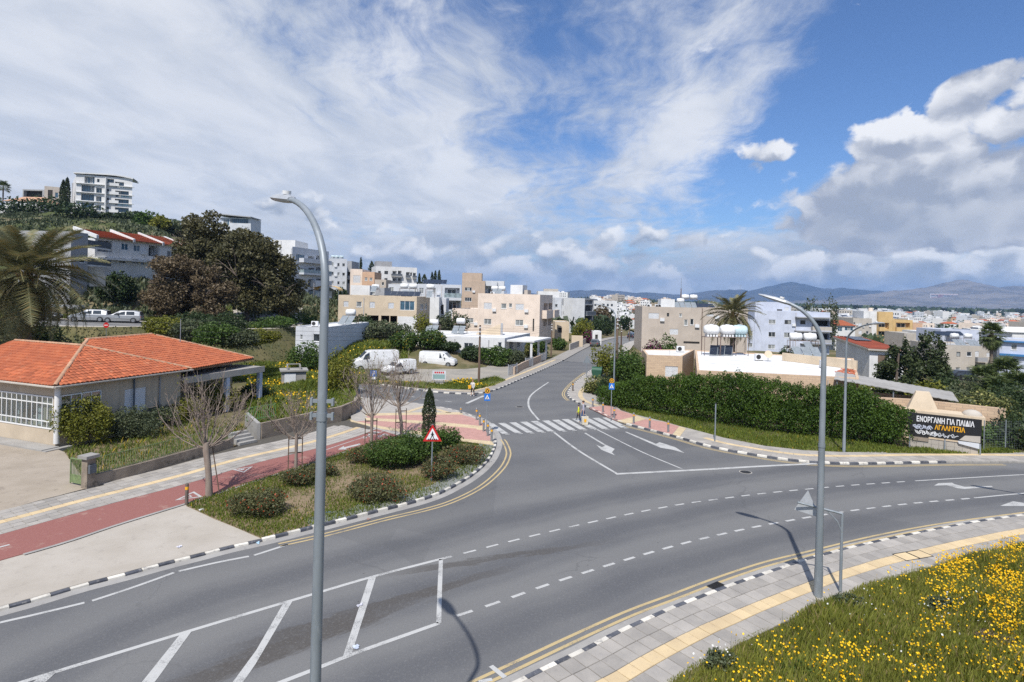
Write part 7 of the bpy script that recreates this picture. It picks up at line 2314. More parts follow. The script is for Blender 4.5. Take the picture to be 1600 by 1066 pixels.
def cross_sign(label,px,py,top,rz=0.0,k_=.60):
 p = G(px,py,.1)
 o = thing('crossing_sign', label, 'road sign', (p.x, p.y, .05), rz, 'crossing signs with amber beacons')
 h = zat(px,top,p.y) - .05
 MB().tube([(0,0,0),(0,0, h - .1)], .032,8).build('post', M_STEEL, o)
 zc = h - .95 * k_
 plate(MB(), [(-.36 * k_, zc - .42 * k_),(.36 * k_, zc - .42 * k_),(.36 * k_, zc + .42 * k_),(-.36 * k_, zc + .42 * k_)], -.05,-.045).build('blue_panel', M_SBLU, o)
 plate(MB(), [(-.27 * k_, zc - .24 * k_),(.27 * k_, zc - .24 * k_),(0, zc + .29 * k_)], -.054,-.0505).build('white_triangle', M_SWHT, o)
 walker(o,.62 * k_,zc - .07 * k_,-.0545,M_SBLK)
 c = zc + .74 * k_
 ring = [(.31 * k_ * math.cos(t),c + .31 * k_ * math.sin(t)) for t in np.linspace(0,2 * math.pi,18,endpoint=False)]
 plate(MB(), ring, -.05,-.045).build('beacon_disc', M_SYEL, o)
 mb = MB()
 for k in range(6):
  t = k * math.pi / 3 + .4; x,z = .17 * k_ * math.cos(t),c + .17 * k_ * math.sin(t); plate(mb,[(x - .04,z - .04),(x + .04,z - .04),(x + .04,z + .04),(x - .04,z + .04)],-.054,-.0505)
 mb.build('beacon_lamps', M_SBLK, o)
 m = MB(); m.tube([(.0,.03, c),(0,.16, c)], .30 * k_, 14); m.build('rear_beacon', M_DARK, o)
 plate(MB(), [(-.36 * k_, zc - .42 * k_),(.36 * k_, zc - .42 * k_),(.36 * k_, zc + .42 * k_),(-.36 * k_, zc + .42 * k_)], .04,.035).build('rear_panel', M_STEEL, o)
cross_sign('blue crossing sign with amber beacon left of the zebra crossing', 760,676,608, R(2)); cross_sign('blue crossing sign with amber beacon before the hedge', 954.5,656,592.5, R(-6))
def tri_back():
 p = G(916.5,590,.1); o = thing('triangle_sign_back', 'pale triangular sign seen from behind on the street corner', 'road sign', (p.x, p.y, .05), R(10))
 h = zat(917,556, p.y); MB().tube([(0,0,0),(0,0, h - .1)], .035,8).build('post', M_STEEL, o)
 plate(MB(), [(-.52, h - .95),(.52, h - .95),(0, h)], -.04,-.036).build('plate', M_STEEL, o)
 p = G(1313,926,.1); o = thing('overhead_sign', 'triangular sign seen from behind on a cantilever post by the near lamp', 'road sign', (p.x, p.y, .05))
 h = zat(1316,803,p.y) - .05
 MB().tube([(0,0,0),(0,0, h)], [.05,.045], 10).build('post', M_STEEL, o)
 q = AT(1246,785,p.y + .35); a = Vector((q.x - p.x,q.y - p.y,q.z - .05))
 MB().tube([(0,0, h), a], .038,8).build('arm', M_STEEL, o)
 MB().tube([(0,0, h - .62), a * .10 + Vector((0,0, h * .9 - .30)), a * .34 + Vector((0,0, h * .66 - .02))], .022,6).build('brace', M_STEEL, o)
 A,Bq,Cq = AT(1241,796,p.y + .6),AT(1281,809,p.y + .15),AT(1262.5,766,p.y + .42)
 V = [Vector((v.x - p.x,v.y - p.y,v.z - .05)) for v in (A,Bq,Cq)]; n = (V[1] - V[0]).cross(V[2] - V[0]).normalized() * .015
 MB().add([v + n for v in V] + [v - n for v in V], [(0,1,2),(5,4,3),(0,3,4,1),(1,4,5,2),(2,5,3,0)]).build('triangle_plate', M_LAMPH, o)
 for t in (.3,.62):
  c = V[0] + (V[1] - V[0]) * t + (V[2] - V[0]) * .22; MB().tube([c - n * 3, c + (V[2] - V[0]) * .16 - n * 3], .02,5).build('clip', M_STEEL, o)
 p = G(583,607,.1); o = thing('parking_sign', 'small blue parking sign among the bare branches', 'road sign', (p.x, p.y, .05), R(8))
 h = zat(583.5,579.5, p.y); MB().tube([(0,0,0),(0,0, h)], .03,6).build('post', M_STEEL, o)
 plate(MB(), [(-.32, h - .62),(.32, h - .62),(.32, h),(-.32, h)], -.04,-.036).build('blue_panel', M_SBLU, o)
 mb = MB()
 for q in ([(-.1,h - .52),(-.03,h - .52),(-.03,h - .1),(-.1,h - .1)],[(-.03,h - .17),(.13,h - .17),(.13,h - .1),(-.03,h - .1)],[(-.03,h - .36),(.13,h - .36),(.13,h - .29),(-.03,h - .29)],[(.08,h - .29),(.15,h - .29),(.15,h - .17),(.08,h - .17)]): plate(mb,q,-.044,-.0405)
 mb.build('letter_p', M_SWHT, o)
 plate(MB(), [(-.25, h - .9),(.25, h - .9),(.25, h - .66),(-.25, h - .66)], -.04,-.036).build('sub_plate', M_SWHT, o)
 p = G(683,601,.05); o = thing('lot_sign', 'small pale notice board in the weeds of the gravel lot', 'notice board', (p.x, p.y + 1.5,.0), R(5))
 for x in (-.5,.5): MB().tube([(x, 0,0),(x, 0,1.0)], .03,5).build('post', M_WOOD, o)
 plate(MB(), [(-.75,.35),(.75,.35),(.75,1.35),(-.75,1.35)], -.05,-.035).build('board', W_WHITE2, o)
 plate(MB(), [(-.65,.45),(.65,.45),(.65,.95),(-.65,.95)], -.054,-.0505).build('picture', pm('faded_teal', (.22,.34,.33)), o)
 mb = MB()
 for x in (-.5,-.28,-.06,.16,.38): plate(mb,[(x,1.05),(x + .16,1.05),(x + .16,1.25),(x,1.25)],-.054,-.0505)
 mb.build('lettering', M_RED, o)
 p = AT(166,520,60); z0 = Th(p.x, p.y); o = thing('stop_sign', 'round red sign standing above the tiled roof', 'road sign', (p.x, p.y, z0 - .1))
 h = zat(165.5,509,60) - z0 + .1; MB().tube([(0,0,0),(0,0, h)], .03,6).build('post', M_STEEL, o)
 plate(MB(), [(.28 * math.cos(t), h + .05 + .28 * math.sin(t)) for t in np.linspace(0,2 * math.pi, 14, endpoint=False)], -.05,-.035).build('red_disc', M_RED, o)
 mb = MB()
 for x in (-.17,-.05,.07): plate(mb,[(x,h),(x + .08,h),(x + .08,h + .1),(x,h + .1)],-.054,-.0505)
 mb.build('lettering', M_SWHT, o)
tri_back()
p = G(1117,690,.1); o = thing('bare_post', 'short bare grey post on the verge before the hedge', 'post', (p.x, p.y, .05))
h = zat(1117,632, p.y); MB().tube([(0,0,0),(0,0, h)], .045,8).build('shaft', M_STEEL, o); MB().tube([(0,0, h),(0,0, h + .06)], .055,8).build('cap', M_DARK, o)
# bollards
M_BOL = pm('bollard_grey', (.30,.31,.32),(.24,.25,.26),6,.5, metal=.5); M_BOLD = pm('bollard_brown', (.11,.085,.07),(.15,.12,.10),6,.7)
def bollard(label,px,py,h=.95,m=None):
 p = G(px, py, .1); o = thing('bollard', label, 'bollard', (p.x, p.y, .06),0, 'bollards at the crossing')
 MB().tube([(0,0,0),(0,0, h)], .075,12).build('shaft', m or M_BOL, o); MB().tube([(0,0, h * .74),(0,0, h * .88)], .078,12).build('reflective_band', M_SYEL, o)
 MB().tube([(0,0, h),(0,0, h + .03)], [.075,.05], 12).build('cap', m or M_BOL, o)
for (x, y), w in zip(((744.5,656.5),(749.5,665),(755.5,674.5),(762,681.5),(768,690)),('first bollard, farthest from the camera, in the left crossing row', 'second bollard from the far end of the left crossing row', 'middle bollard of the left crossing row', 'fourth bollard of the left crossing row', 'nearest bollard of the left crossing row')): bollard(w, x, y)
bollard('short bollard lying back at the pink apron edge on the left', 720,646,.5)
for (x, y), w in zip(((926,636),(942,644.5),(959.5,653.5),(990,662),(1015,669),(1044,675.5)),('farthest bollard of the right crossing row', 'second bollard of the right crossing row beside the sign', 'third bollard of the right crossing row with bent top', 'fourth bollard of the right crossing row', 'fifth bollard of the right crossing row', 'nearest bollard of the right crossing row')): bollard(w, x, y, .85)
bollard('lone bollard on the rounded corner of the side street', 895,611,.9, M_BOLD); bollard('brown bollard with yellow band at the driveway corner', 291.5,788,.95, M_BOLD)
# bare street trees with stakes
def bare_tree(label,px,py,ht,w,n,seed,trunk=1.7,r0=.13,lean=(0,0)):
 rg = np.random.default_rng(seed)
 p = G(px, py, .1); o = thing('bare_tree', label, 'tree', (p.x, p.y, .08),0, 'leafless street trees')
 top = np.array([lean[0],lean[1],trunk])
 m = MB(); m.tube([(0,0,-.1),(lean[0] * .3, lean[1] * .3, trunk * .5), top, top + [0,0,.3]], [r0 * 1.15, r0 * .9, r0, r0 * .8], 9); m.build('trunk', M_BARKP, o)
 buds = []
 for i in range(n):
  a = 2 * math.pi * (i + rg.random()) / n * (1.0 if i < n * .6 else 1.7)
  k = rg.uniform(.25,1.0) if i < n * .7 else rg.uniform(.05,.4)
  L = ht * rg.uniform(.75,1.05) * (1 - .25 * k)
  m = MB()
  P = []
  for t in np.linspace(0,1,8):
   x = w * k * (1 - (1 - t) ** 1.8); z = L * (t ** (1.35 if k > .5 else 1.05))
   P.append(np.array([x * math.cos(a),x * math.sin(a),z]) + rg.normal(0,.022 * ht * t,3) + top)
  m.tube(P,[r0 * .20 * (1 - .86 * t) + .003 for t in np.linspace(0,1,8)],5)
  for q in range(7):
   j = int(rg.integers(2,7)); d = (P[j] - P[j - 1]); d /= np.linalg.norm(d) + 1e-9
   d = d + rg.normal(0,.5,3); d[2] = abs(d[2]) + .35; d /= np.linalg.norm(d)
   l = ht * rg.uniform(.14,.38)
   e = P[j] + d * l; mid = P[j] + d * l * .5 + rg.normal(0,.04,3)
   m.tube([P[j],mid,e],[.012,.008,.004],4); buds += [e,mid]
   for _ in range(2):
    d2 = d + rg.normal(0,.5,3); d2 /= np.linalg.norm(d2); f = mid + d2 * l * .5; m.tube([mid,f],[.007,.003],3); buds.append(f)
  m.build('branch', M_BARKP, o)
 P = np.array(buds)[::2]
 leaf_cloud('buds', P + rg.normal(0,.03, P.shape),.085, L_YELG, o, seed=seed, kind='stuff')
 return o
bare_tree('largest leafless street tree at the driveway corner', 327,776,3.3,2.6,26,301,2.2,.15,(-.25,.1))
bare_tree('second leafless street tree beside the cycle lane', 462,736,2.7,1.7,22,302,1.75,.09)
bare_tree('third leafless street tree behind the lamp post', 580,702,3.7,2.2,24,303,2.0,.10)
bare_tree('fourth leafless street tree by the pink apron', 628,682,3.6,2.4,24,304,2.0,.12,(-.25,0))
def stakes(label,px,py,h=1.9):
 p = G(px, py, .1); o = thing('tree_stakes', label, 'tree stakes', (p.x, p.y, .05),.3, 'stakes beside the street trees')
 for x in (-.35,.35): MB().tube([(x, 0,0),(x, 0, h)], .03,5).build('stake', M_WOOD, o)
 for z in (h * .5, h * .9): MB().box(-.38,.38,-.055,-.032, z, z + .06).build('crossbar', M_WOOD, o)
stakes('timber stakes at the second leafless tree', 461,734); stakes('timber stakes at the third leafless tree', 579,700); stakes('timber stakes at the fourth leafless tree', 626,681)
p = G(343,773,.1); o = thing('leaning_prop', 'thin leaning prop beside the largest leafless tree', 'prop', (p.x, p.y, .08)); MB().tube([(0,0,0),(-.45,.1,2.3)], .025,5).build('pole', M_WOOD, o)
# shrubs of the planted island
def ib(label, px, py, w, yt, mat, n, size, seed, name='island_shrub'):
 p = G(px,py,.1); d = p.y + w * .4; h = zat(px,yt,d) - .1
 bush(name, label, (p.x, d, .08), w, w * .85, max(h, .4), mat, n, size, seed, 'shrubs of the planted island', 8)
ib('red flowering shrub nearest the driveway', 395,812,1.55,765, L_ROCK, 6500,.085,401); ib('red flowering shrub in the middle of the island', 585,787,1.55,740, L_ROCK, 6500,.085,402)
ib('red flowering shrub at the foot of the second bare tree', 462,761,1.0,731, L_ROCK, 3800,.085,403); ib('dark flowering shrub right of the second bare tree', 500,746,.95,722, L_ROCK, 3000,.085,404)
ib('dry brownish shrub at the foot of the third bare tree', 565,726,1.1,697, L_ROCK, 3400,.09,405); ib('big glossy green shrub, left lobe', 605,736,1.5,685, L_GREEN, 6500,.11,406); ib('big glossy green shrub, middle lobe', 645,728,1.5,673, L_GREEN, 6500,.11,407)
ib('glossy green shrub right of the cypress', 695,708,1.3,668, L_GREEN, 5000,.11,408); ib('brown green shrub behind the warning sign post', 685,752,1.2,715, L_ROCK, 4200,.09,409); ib('brown flowering shrub near the kerb nose', 725,728,1.5,695, L_ROCK, 5200,.09,410)
# poles and wires
def wood_pole(label,px,d,yt,z0,r=.13,arms=True):
 p = P2(px, 500, d); o = thing('utility_pole', label, 'utility pole', (p[0], p[1], z0),0, 'wooden utility poles')
 h = zat(px,yt,d) - z0
 MB().tube([(0,0,-.3),(0,0, h)], [r * 1.15, r * .8], 8).build('shaft', M_WOOD, o)
 if arms:
  for z in (h - .3, h - .75, h - 1.2): m = MB(); m.box(-.10,.10,-.16,-.02, z - .05, z + .05); m.tube([(0,-.18, z),(0,-.18, z + .14)], .035,6); m.build('insulator', M_TANK, o)
 return Vector((p[0],p[1],z0 + h))
t1 = wood_pole('wooden pole standing in the weeds by the gravel lot', 750.5,65,508,0)
t2 = wood_pole('wooden pole by the garden walls left of the street', 862.5,97,504,0,.12)
t3 = wood_pole('tall wooden pole right of the street lamp', 965,70,497,0,.15); t4 = wood_pole('second wooden pole along the east kerb', 971.5,108,508,-.2); t5 = wood_pole('third wooden pole further down the street', 984,150,503,-1.2,.12); t6 = wood_pole('thin wooden pole between white flats and gum tree', 489.5,130,442,4.4,.1)
p = G(758,590,.0)
def wires():
 k = 0
 for a,b,n,s in ((t1,t2,4,.5),(t3,t4,4,.4),(t4,t5,3,.4)):
  for i in range(n):
   k += 1
   A,Bv = a - Vector((.18,.2,.3 * i + .2)),b - Vector((.18,.2,.3 * i + .2))
   pts = [A.lerp(Bv,t) - Vector((0,0,s * 4 * t * (1 - t))) for t in np.linspace(0,1,12)]
   o = MB().tube(pts, .010,3).build('overhead_wire', M_DARK)
   tag(o, 'thin dark overhead wire strung between wooden utility poles', 'wire', 'overhead wires')
 for i,(y0,y1) in enumerate(((455,518),(468,527),(481,536),(494,545))):
  A,Bv = AT(-60,y0,47),t1 - Vector((0,0,.3 * i + .2))
  pts = [A.lerp(Bv,t) - Vector((0,0,1.2 * 4 * t * (1 - t))) for t in np.linspace(0,1,24)]
  o = MB().tube(pts, .011,3).build('overhead_wire', M_DARK); tag(o, ['topmost', 'second', 'third', 'lowest'][i] + ' long overhead wire crossing in front of the palm and gum trees', 'wire', 'overhead wires')
wires()
# banner wall,oven chimney,canopies
def banner():
 a,b = G(1420,697,.1),G(1531,711,.1)
 a = Vector((a.x,a.y,0)); b = Vector((b.x,b.y,0))
 w = (b - a).length; rz = math.atan2(b.y - a.y,b.x - a.x)
 o = thing('block_wall', 'rough concrete block wall under the black banner', 'wall', (a.x, a.y, 0), rz)
 hb = .62
 k = 0
 for r in range(3):
  for i in range(int(w / .42)):
   MB().box(i * .42 + (.006 if r % 2 else 0), i * .42 + .412,0,.2, r * .31 - .2, r * .31 + .10).build('block', M_CONC, o)
 MB().box(.2,1.1,-.06,-.005,.55,1.5).build('patched_panel', M_WALLOLD, o)
 z0,z1 = .92,2.45
 bo = thing('banner', 'black banner with white and orange Greek lettering on the block wall', 'banner', (a.x, a.y, 0), rz)
 k = 5
 W_ = w + .05
 m = MB(); m.hexa([(-.1,-.13, z0),(W_, -.13, z0 - .05),(W_, -.10, z0 - .05),(-.1,-.10, z0)], [(-.1,-.13, z1),(W_, -.13, z1 - .02),(W_, -.10, z1 - .02),(-.1,-.10, z1)]); m.build('cloth', M_SBLK, bo)
 for x in (0, W_ * .5, W_ - .08): MB().box(x, x + .07,-.098,-.03,0, z1 - .15).build('post', M_STEEL, bo)
 def text(s,x,z,size,m,name):
  cu = bpy.data.curves.new(name, 'FONT'); cu.body = s; cu.size = size; cu.extrude = .004; cu.offset = .012; cu.align_x = 'CENTER'; cu.resolution_u = 2
  t = bpy.data.objects.new(name,cu); COL.objects.link(t)
  dg = bpy.context.evaluated_depsgraph_get(); me = bpy.data.meshes.new_from_object(t.evaluated_get(dg)); bpy.data.objects.remove(t)
  me.materials.clear(); me.materials.append(m)
  q = link(name,me,bo,(x,-.137,z),(R(90),0,0)); return q
 q = text('ΕΝΟΡΓΑΝΗ ΓΙΑ ΠΑΙΔΙΑ', W_ * .50, z1 - .55,.50, M_SWHT, 'white_lettering'); q.scale.x = (W_ * .80) / max(q.dimensions.x, .1)
 q = text('ΑΓΛΑΝΤΖΙΑ', W_ * .57, z1 - .98,.44, M_SYEL, 'orange_lettering'); q.scale.x = (W_ * .42) / max(q.dimensions.x, .1)
 rg = np.random.default_rng(5)
 for j,(x0,x1,zz,mt) in enumerate(((.05,.33,z1 - .92,W_LAV),(.08,.40,z1 - 1.28,M_SWHT),(.30,.66,z1 - 1.33,W_WHITE2))):
  m = MB(); t = np.linspace(0,1,90)
  P = [(W_ * (x0 + (x1 - x0) * q) + .12 * math.sin(37 * q + j),-.139 - .0015 * j,zz + .10 * math.sin(61 * q + 2 * j) + .05 * math.sin(23 * q)) for q in t]
  for i in range(len(P) - 1):
   (xa,ya,za),(xb,yb,zb) = P[i],P[i + 1]; d = Vector((xb - xa,0,zb - za)); n_ = Vector((-d.z,0,d.x)).normalized() * .022
   m.poly([(xa - n_.x,ya,za - n_.z),(xb - n_.x,ya,zb - n_.z),(xb + n_.x,ya,zb + n_.z),(xa + n_.x,ya,za + n_.z)])
  m.build('graffiti', mt, bo)
 m = MB(); m.poly([(W_ * .70,-.1335, z0 + .02),(W_ * .985,-.1335, z0 - .02),(W_ * .985,-.1335, z0 + .42),(W_ * .78,-.1335, z0 + .36)]); m.build('photo_strip', W_STONE, bo)
 m = MB(); m.hexa([(W_ * .70,-.128, z0 - .22),(W_ - .1,-.128, z0 - .42),(W_ - .1,-.11, z0 - .42),(W_ * .70,-.11, z0 - .22)], [(W_ * .68,-.128, z0 - .01),(W_ - .1,-.128, z0 - .06),(W_ - .1,-.11, z0 - .06),(W_ * .68,-.11, z0 - .01)]); m.build('torn_hem', W_WHITE2, bo)
 p = AT(1441,640,a.y + 3.2); zt = zat(1441,612,a.y + 3.2)
 o = thing('oven_chimney', 'tapered cream oven chimney rising behind the banner', 'chimney', (p.x, p.y, 0), rz)
 zb_ = zat(1441,640,a.y + 3.2)
 MB().hexa([(-.95,-.7, zb_),(.95,-.7, zb_),(.95,.7, zb_),(-.95,.7, zb_)], [(-.42,-.32, zt),(.42,-.32, zt),(.42,.32, zt),(-.42,.32, zt)]).build('hood', W_CREAM, o)
 MB().box(-1.15,2.4,-.85,.85,0, zb_ - .003).build('base', W_CREAM, o)
 long_wall('cream yard wall with tiled coping behind the banner', [(p.x - 9, p.y + 4.0,0),(p.x + 1, p.y + 2.0,0),(p.x + 5.2, p.y - 1.2,0)], 2.5,.3, M_BRK, 'yard_wall', .5)
 o = thing('domed_oven', 'low rounded plaster oven beside the cone chimney', 'oven', (p.x + 3.0, p.y - .9,0), rz)
 MB().box(-.7,.7,-.6,.6,0,1.9).build('base', W_CREAM, o); m = MB(); m.ball((0,0,1.9),(.62,.5,.42),14,8); m.build('dome', W_STONE, o)
 p = AT(1395,606,a.y + 8)
 o = thing('flat_canopy', 'corrugated grey canopy roof on posts behind the hedge end', 'canopy', (p.x, p.y, 0), rz)
 zc = p.z
 m = MB(); n = 34
 A = [(-4.2 + 8.4 * i / n, -1.5, zc + .5 - .95 * i / n + (.04 if i % 2 else 0)) for i in range(n + 1)]; m.strip(A, [(x, 2.2, z + .25) for x, y, z in A]); m.strip([(x, 2.2, z + .2) for x, y, z in A], [(x, y, z - .05) for x, y, z in A]); m.strip([(x, y, z - .06) for x, y, z in A], A); m.build('roof_sheet', M_CONC2, o)
 for x in (-4.0,0,4.0): MB().tube([(x, -1.3,0),(x, -1.3, zc + .0 - .11 * x)], .05,6).build('post', M_STEEL, o)
 MB().box(-4.1,3.8,.6,.8,0, zc - .6).build('back_wall', M_BRK, o)
 p0,p1 = G(1537,703,.1),G(1600,700,.1)
 o = thing('mesh_fence', 'thin wire mesh fence on steel posts right of the banner', 'fence', (p0.x, p0.y, 0), math.atan2(p1.y - p0.y, p1.x - p0.x))
 for i in range(4): MB().tube([(i * 1.9,0,0),(i * 1.9,0,2.1)], .03,6).build('post', M_STEEL, o)
 m = MB()
 for i in range(40):
  m.tube([(i * .15,0,.1),(i * .15,0,2.0)],.003,3)
 for j in range(12): m.tube([(0,.004,.1 + j * .17),(5.8,.004,.1 + j * .17)],.003,3)
 m.build('mesh', M_STEEL, o)
banner()
def dumpster(label,px,py,rz,m,s=1.0):
 p = G(px, py, .1); o = thing('waste_container', label, 'waste bin', (p.x, p.y, .1), rz)
 MB().hexa([(-.5 * s, -.4 * s, .15),(.5 * s, -.4 * s, .15),(.5 * s, .4 * s, .15),(-.5 * s, .4 * s, .15)], [(-.66 * s, -.52 * s, 1.15 * s),(.66 * s, -.52 * s, 1.15 * s),(.66 * s, .52 * s, 1.15 * s),(-.66 * s, .52 * s, 1.15 * s)]).build('tub', m, o)
 m2 = MB(); m2.tube([(-.68 * s, 0,1.1 * s),(.68 * s, 0,1.1 * s)], .50 * s, 14); m2.build('lid', m, o)
 for x in (-.4,.4):
  for y in (-.3,.3): MB().tube([(x * s - .03, y * s, .08),(x * s + .03, y * s, .08)], .08,8).build('wheel', M_DARK, o)
dumpster('green rounded waste container behind the corner bush', 933,592, R(-20), pm('bin_green', (.025,.085,.05), rough=.5),.9)
def yard():
 P = [tuple(G(x,y,.1)) for x,y in ((812,588),(826,579),(845,570),(860,563))]
 long_wall('low tan garden wall with panels beside the west pavement', [(q[0] - .7, q[1] + 1.2,.1) for q in P], .95,.2, W_TAN, 'garden_wall', .4)
 for k,(x,y) in enumerate(((806,590),(832,577),(853,567.5))):
  q = G(x, y, .1); o = thing('garden_gate', ['grey louvred gate at the near end of the tan wall', 'grey slatted gate in the middle of the tan wall', 'grey slatted gate at the far end of the tan wall'][k], 'gate', (q.x - .9, q.y + 1.5,.1), R(62))
  for i in range(9): MB().box(0,2.2,-.02,.02,.1 + i * .13,.19 + i * .13).build('slat', M_LAMPH, o)
  for xx in (-.06,2.2): MB().box(xx, xx + .06,-.04,.04,0,1.35).build('post', M_LAMPH, o)
 P = [(12.4,108,-.1),(15.2,118,-.2),(18.5,131,-.5)]
 long_wall('pale garden wall further along the west pavement', [(q[0] - 1.6, q[1], q[2]) for q in P], 1.3,.2, W_STONE, 'garden_wall', .6)
yard()
# vehicles
M_TYRE = pm('tyre', (.02,.02,.021), rough=.85); M_RIM = pm('rim', (.30,.31,.32), rough=.4, metal=.6); M_LENS = pm('lamp_lens', (.55,.56,.58), rough=.15); M_TAIL = pm('tail_lens', (.35,.02,.02), rough=.25)
PAINT = {'white': pm('car_white', (.74,.74,.74),(.66,.66,.65),2,.3, coat=.4), 'silver': pm('car_silver', (.42,.43,.44), rough=.3, metal=.5, coat=.4), 'black': pm('car_black', (.02,.021,.026), rough=.25, coat=.5), 'grey': pm('car_grey', (.10,.105,.11), rough=.3, coat=.4), 'blue': pm('car_blue', (.08,.13,.22), rough=.3, coat=.4)}
VAN = [(-2.45,.40,1.1,1.86,.93,.80),(-2.36,.28,1.1,1.97,.98,.85),(.55,.28,1.1,1.98,.99,.86),(1.0,.28,1.13,1.90,.99,.83),(1.8,.28,1.10,1.18,.98,.80),(2.32,.28,.95,1.02,.94,.76),(2.48,.38,.70,.74,.86,.70)]
HATCH = [(-1.9,.38,.80,.86,.76,.62),(-1.76,.26,.88,1.34,.82,.62),(-1.25,.22,.90,1.49,.85,.62),(.15,.22,.92,1.50,.85,.62),(1.0,.22,.95,1.0,.84,.70),(1.65,.22,.80,.86,.81,.68),(1.92,.34,.58,.62,.72,.60)]
PICK = [(-2.1,.45,.9,1.55,.80,.70),(-2.0,.4,.95,1.75,.82,.72),(-.2,.4,.95,1.75,.82,.72),(-.12,.4,.95,1.55,.82,.68),(.45,.4,.95,1.5,.82,.66),(1.05,.4,.95,1.0,.82,.72),(1.85,.4,.85,.9,.80,.70),(2.05,.45,.6,.64,.74,.62)]
def car(name, label, loc, rz, st, paint, win=(), ws=(3,4), sx=1.0, sz=1.0, wheels=(-1.2,1.25), wr=.32, group='parked vehicles', rear=True):
 o = thing(name, label, 'van' if 'van' in name else 'car', loc, rz, group)
 S_ = [(a * sx,b,c * sz,d * sz,e,f) for a,b,c,d,e,f in st]
 m = MB()
 ring = lambda s: [(s[0],-s[4] * .94,s[1]),(s[0],-s[4],(s[1] + s[2]) / 2),(s[0],-s[4] * .985,s[2]),(s[0],-s[5],s[3] - .05),(s[0],-s[5] * .8,s[3]),(s[0],s[5] * .8,s[3]),(s[0],s[5],s[3] - .05),(s[0],s[4] * .985,s[2]),(s[0],s[4],(s[1] + s[2]) / 2),(s[0],s[4] * .94,s[1])]
 Rg = [ring(s) for s in S_]
 for i in range(len(Rg) - 1):
  for j in range(10): m.add([Rg[i][j],Rg[i][(j + 1) % 10],Rg[i + 1][(j + 1) % 10],Rg[i + 1][j]],[(3,2,1,0)])
 m.poly(Rg[0]); m.poly(Rg[-1][::-1])
 m.smooth = True
 body = m.build('body', PAINT[paint], o)
 def at(x,f,sd):   # point on the side glass
  k = np.interp(x,[s[0] for s in S_],range(len(S_))); i = min(int(k),len(S_) - 2); t = k - i
  s = [S_[i][q] * (1 - t) + S_[i + 1][q] * t for q in range(6)]
  return (x,sd * (s[4] * .985 + (s[5] - s[4] * .985) * f + .012),s[2] + (s[3] - .05 - s[2]) * f)
 for a,b in win:
  for sd in (-1,1):
   P = [at(a * sx,.1,sd),at(b * sx,.1,sd),at((b - (.0 if b < .6 else .28)) * sx,.88,sd),at((a + .05) * sx,.88,sd)]
   MB().poly(P if sd < 0 else P[::-1]).build('side_window', G_DARK, o)
 for (i, j), nm in ((ws, 'windscreen'),((1,0), 'rear_window')):
  if nm == 'rear_window' and not rear: continue
  a, b = S_[i], S_[j]; up = (.015 if nm == 'windscreen' else .0)
  q = lambda s,t: (a[0] + (b[0] - a[0]) * t + (0 if up else -.012),s * (a[5] * .88 + (b[5] - a[5]) * .88 * t),a[3] + (b[3] - a[3]) * t + .012)
  P = [q(-1,.08),q(1,.08),q(1,.86),q(-1,.86)]
  MB().poly(P[::-1] if nm == 'windscreen' else P).build(nm, G_DARK, o)
 for x in wheels:
  for sd in (-1,1):
   y = sd * (S_[2][4] - .06)
   w = MB(); w.tube([(x * sx, y - .11, wr),(x * sx, y + .11, wr)], wr, 16); w = w.build('wheel', M_TYRE, o)
   r_ = MB(); r_.tube([(x * sx, y + sd * .105, wr),(x * sx, y + sd * .118, wr)], wr * .62,12); r_.build('rim', M_RIM, w)
 f,b = S_[-2],S_[0]
 for sd in (-1,1):
  MB().box(f[0] - .1, S_[-1][0] - .02, min(sd * .52, sd * .80), max(sd * .52, sd * .80), f[2] * .72, f[2] * .88).build('headlight', M_LENS, o)
  MB().box(b[0] - .015, b[0] + .12, min(sd * .58, sd * .76), max(sd * .58, sd * .76), b[2] * .8, b[2] * 1.02).build('tail_light', M_TAIL, o)
  MB().cbox((S_[3][0] + .1, sd * (S_[3][4] + .1), S_[3][2] + .08),(.12,.18,.16)).build('mirror', M_DARK, o)
 MB().box(S_[-1][0] - .12, S_[-1][0] + .03,-.7,.7,.3,.45).build('front_bumper', M_DARK, o); MB().box(b[0] - .05, b[0] + .05,-.7,.7,.3,.45).build('rear_bumper', M_DARK, o)
 MB().box(S_[-1][0] + .031, S_[-1][0] + .04,-.25,.25,.46,.56).build('number_plate', M_SWHT, o)
 return o
p = G(684,573,0); car('parked_van', 'white low-roof van parked side-on by the shrubs', (p.x, p.y + .5,.02), R(-8), VAN, 'white', [(.35,.75),(.85,1.6)], rear=False, wheels=(-1.55,1.6), wr=.34)
p = G(583,580,0); car('parked_van', 'white high-roof van with dark windscreen in the lot', (p.x, p.y + 1,.02), R(205), VAN, 'white', [(.75,1.5)], sx=1.15, sz=1.27, rear=False, wheels=(-1.6,1.7), wr=.36)
p = G(622,585,0); car('pickup_car', 'small white pickup with canopy between the two vans', (p.x, p.y, .02), R(222), PICK, 'white', [(-.05,.9)], ws=(4,5), rear=True, wheels=(-1.35,1.3))
def on_hill(s,off_):
 L = HILL_L; a = arc(L); q = along(L,a,s); q2 = along(L,a,s + .5); t = (q2 - q) / np.linalg.norm(q2 - q); n = np.array([-t[1],t[0]])
 c = q + n * off_; return (c[0],c[1],float(np.interp(s,a,HILL_Z)) + .01),math.atan2(t[1],t[0])
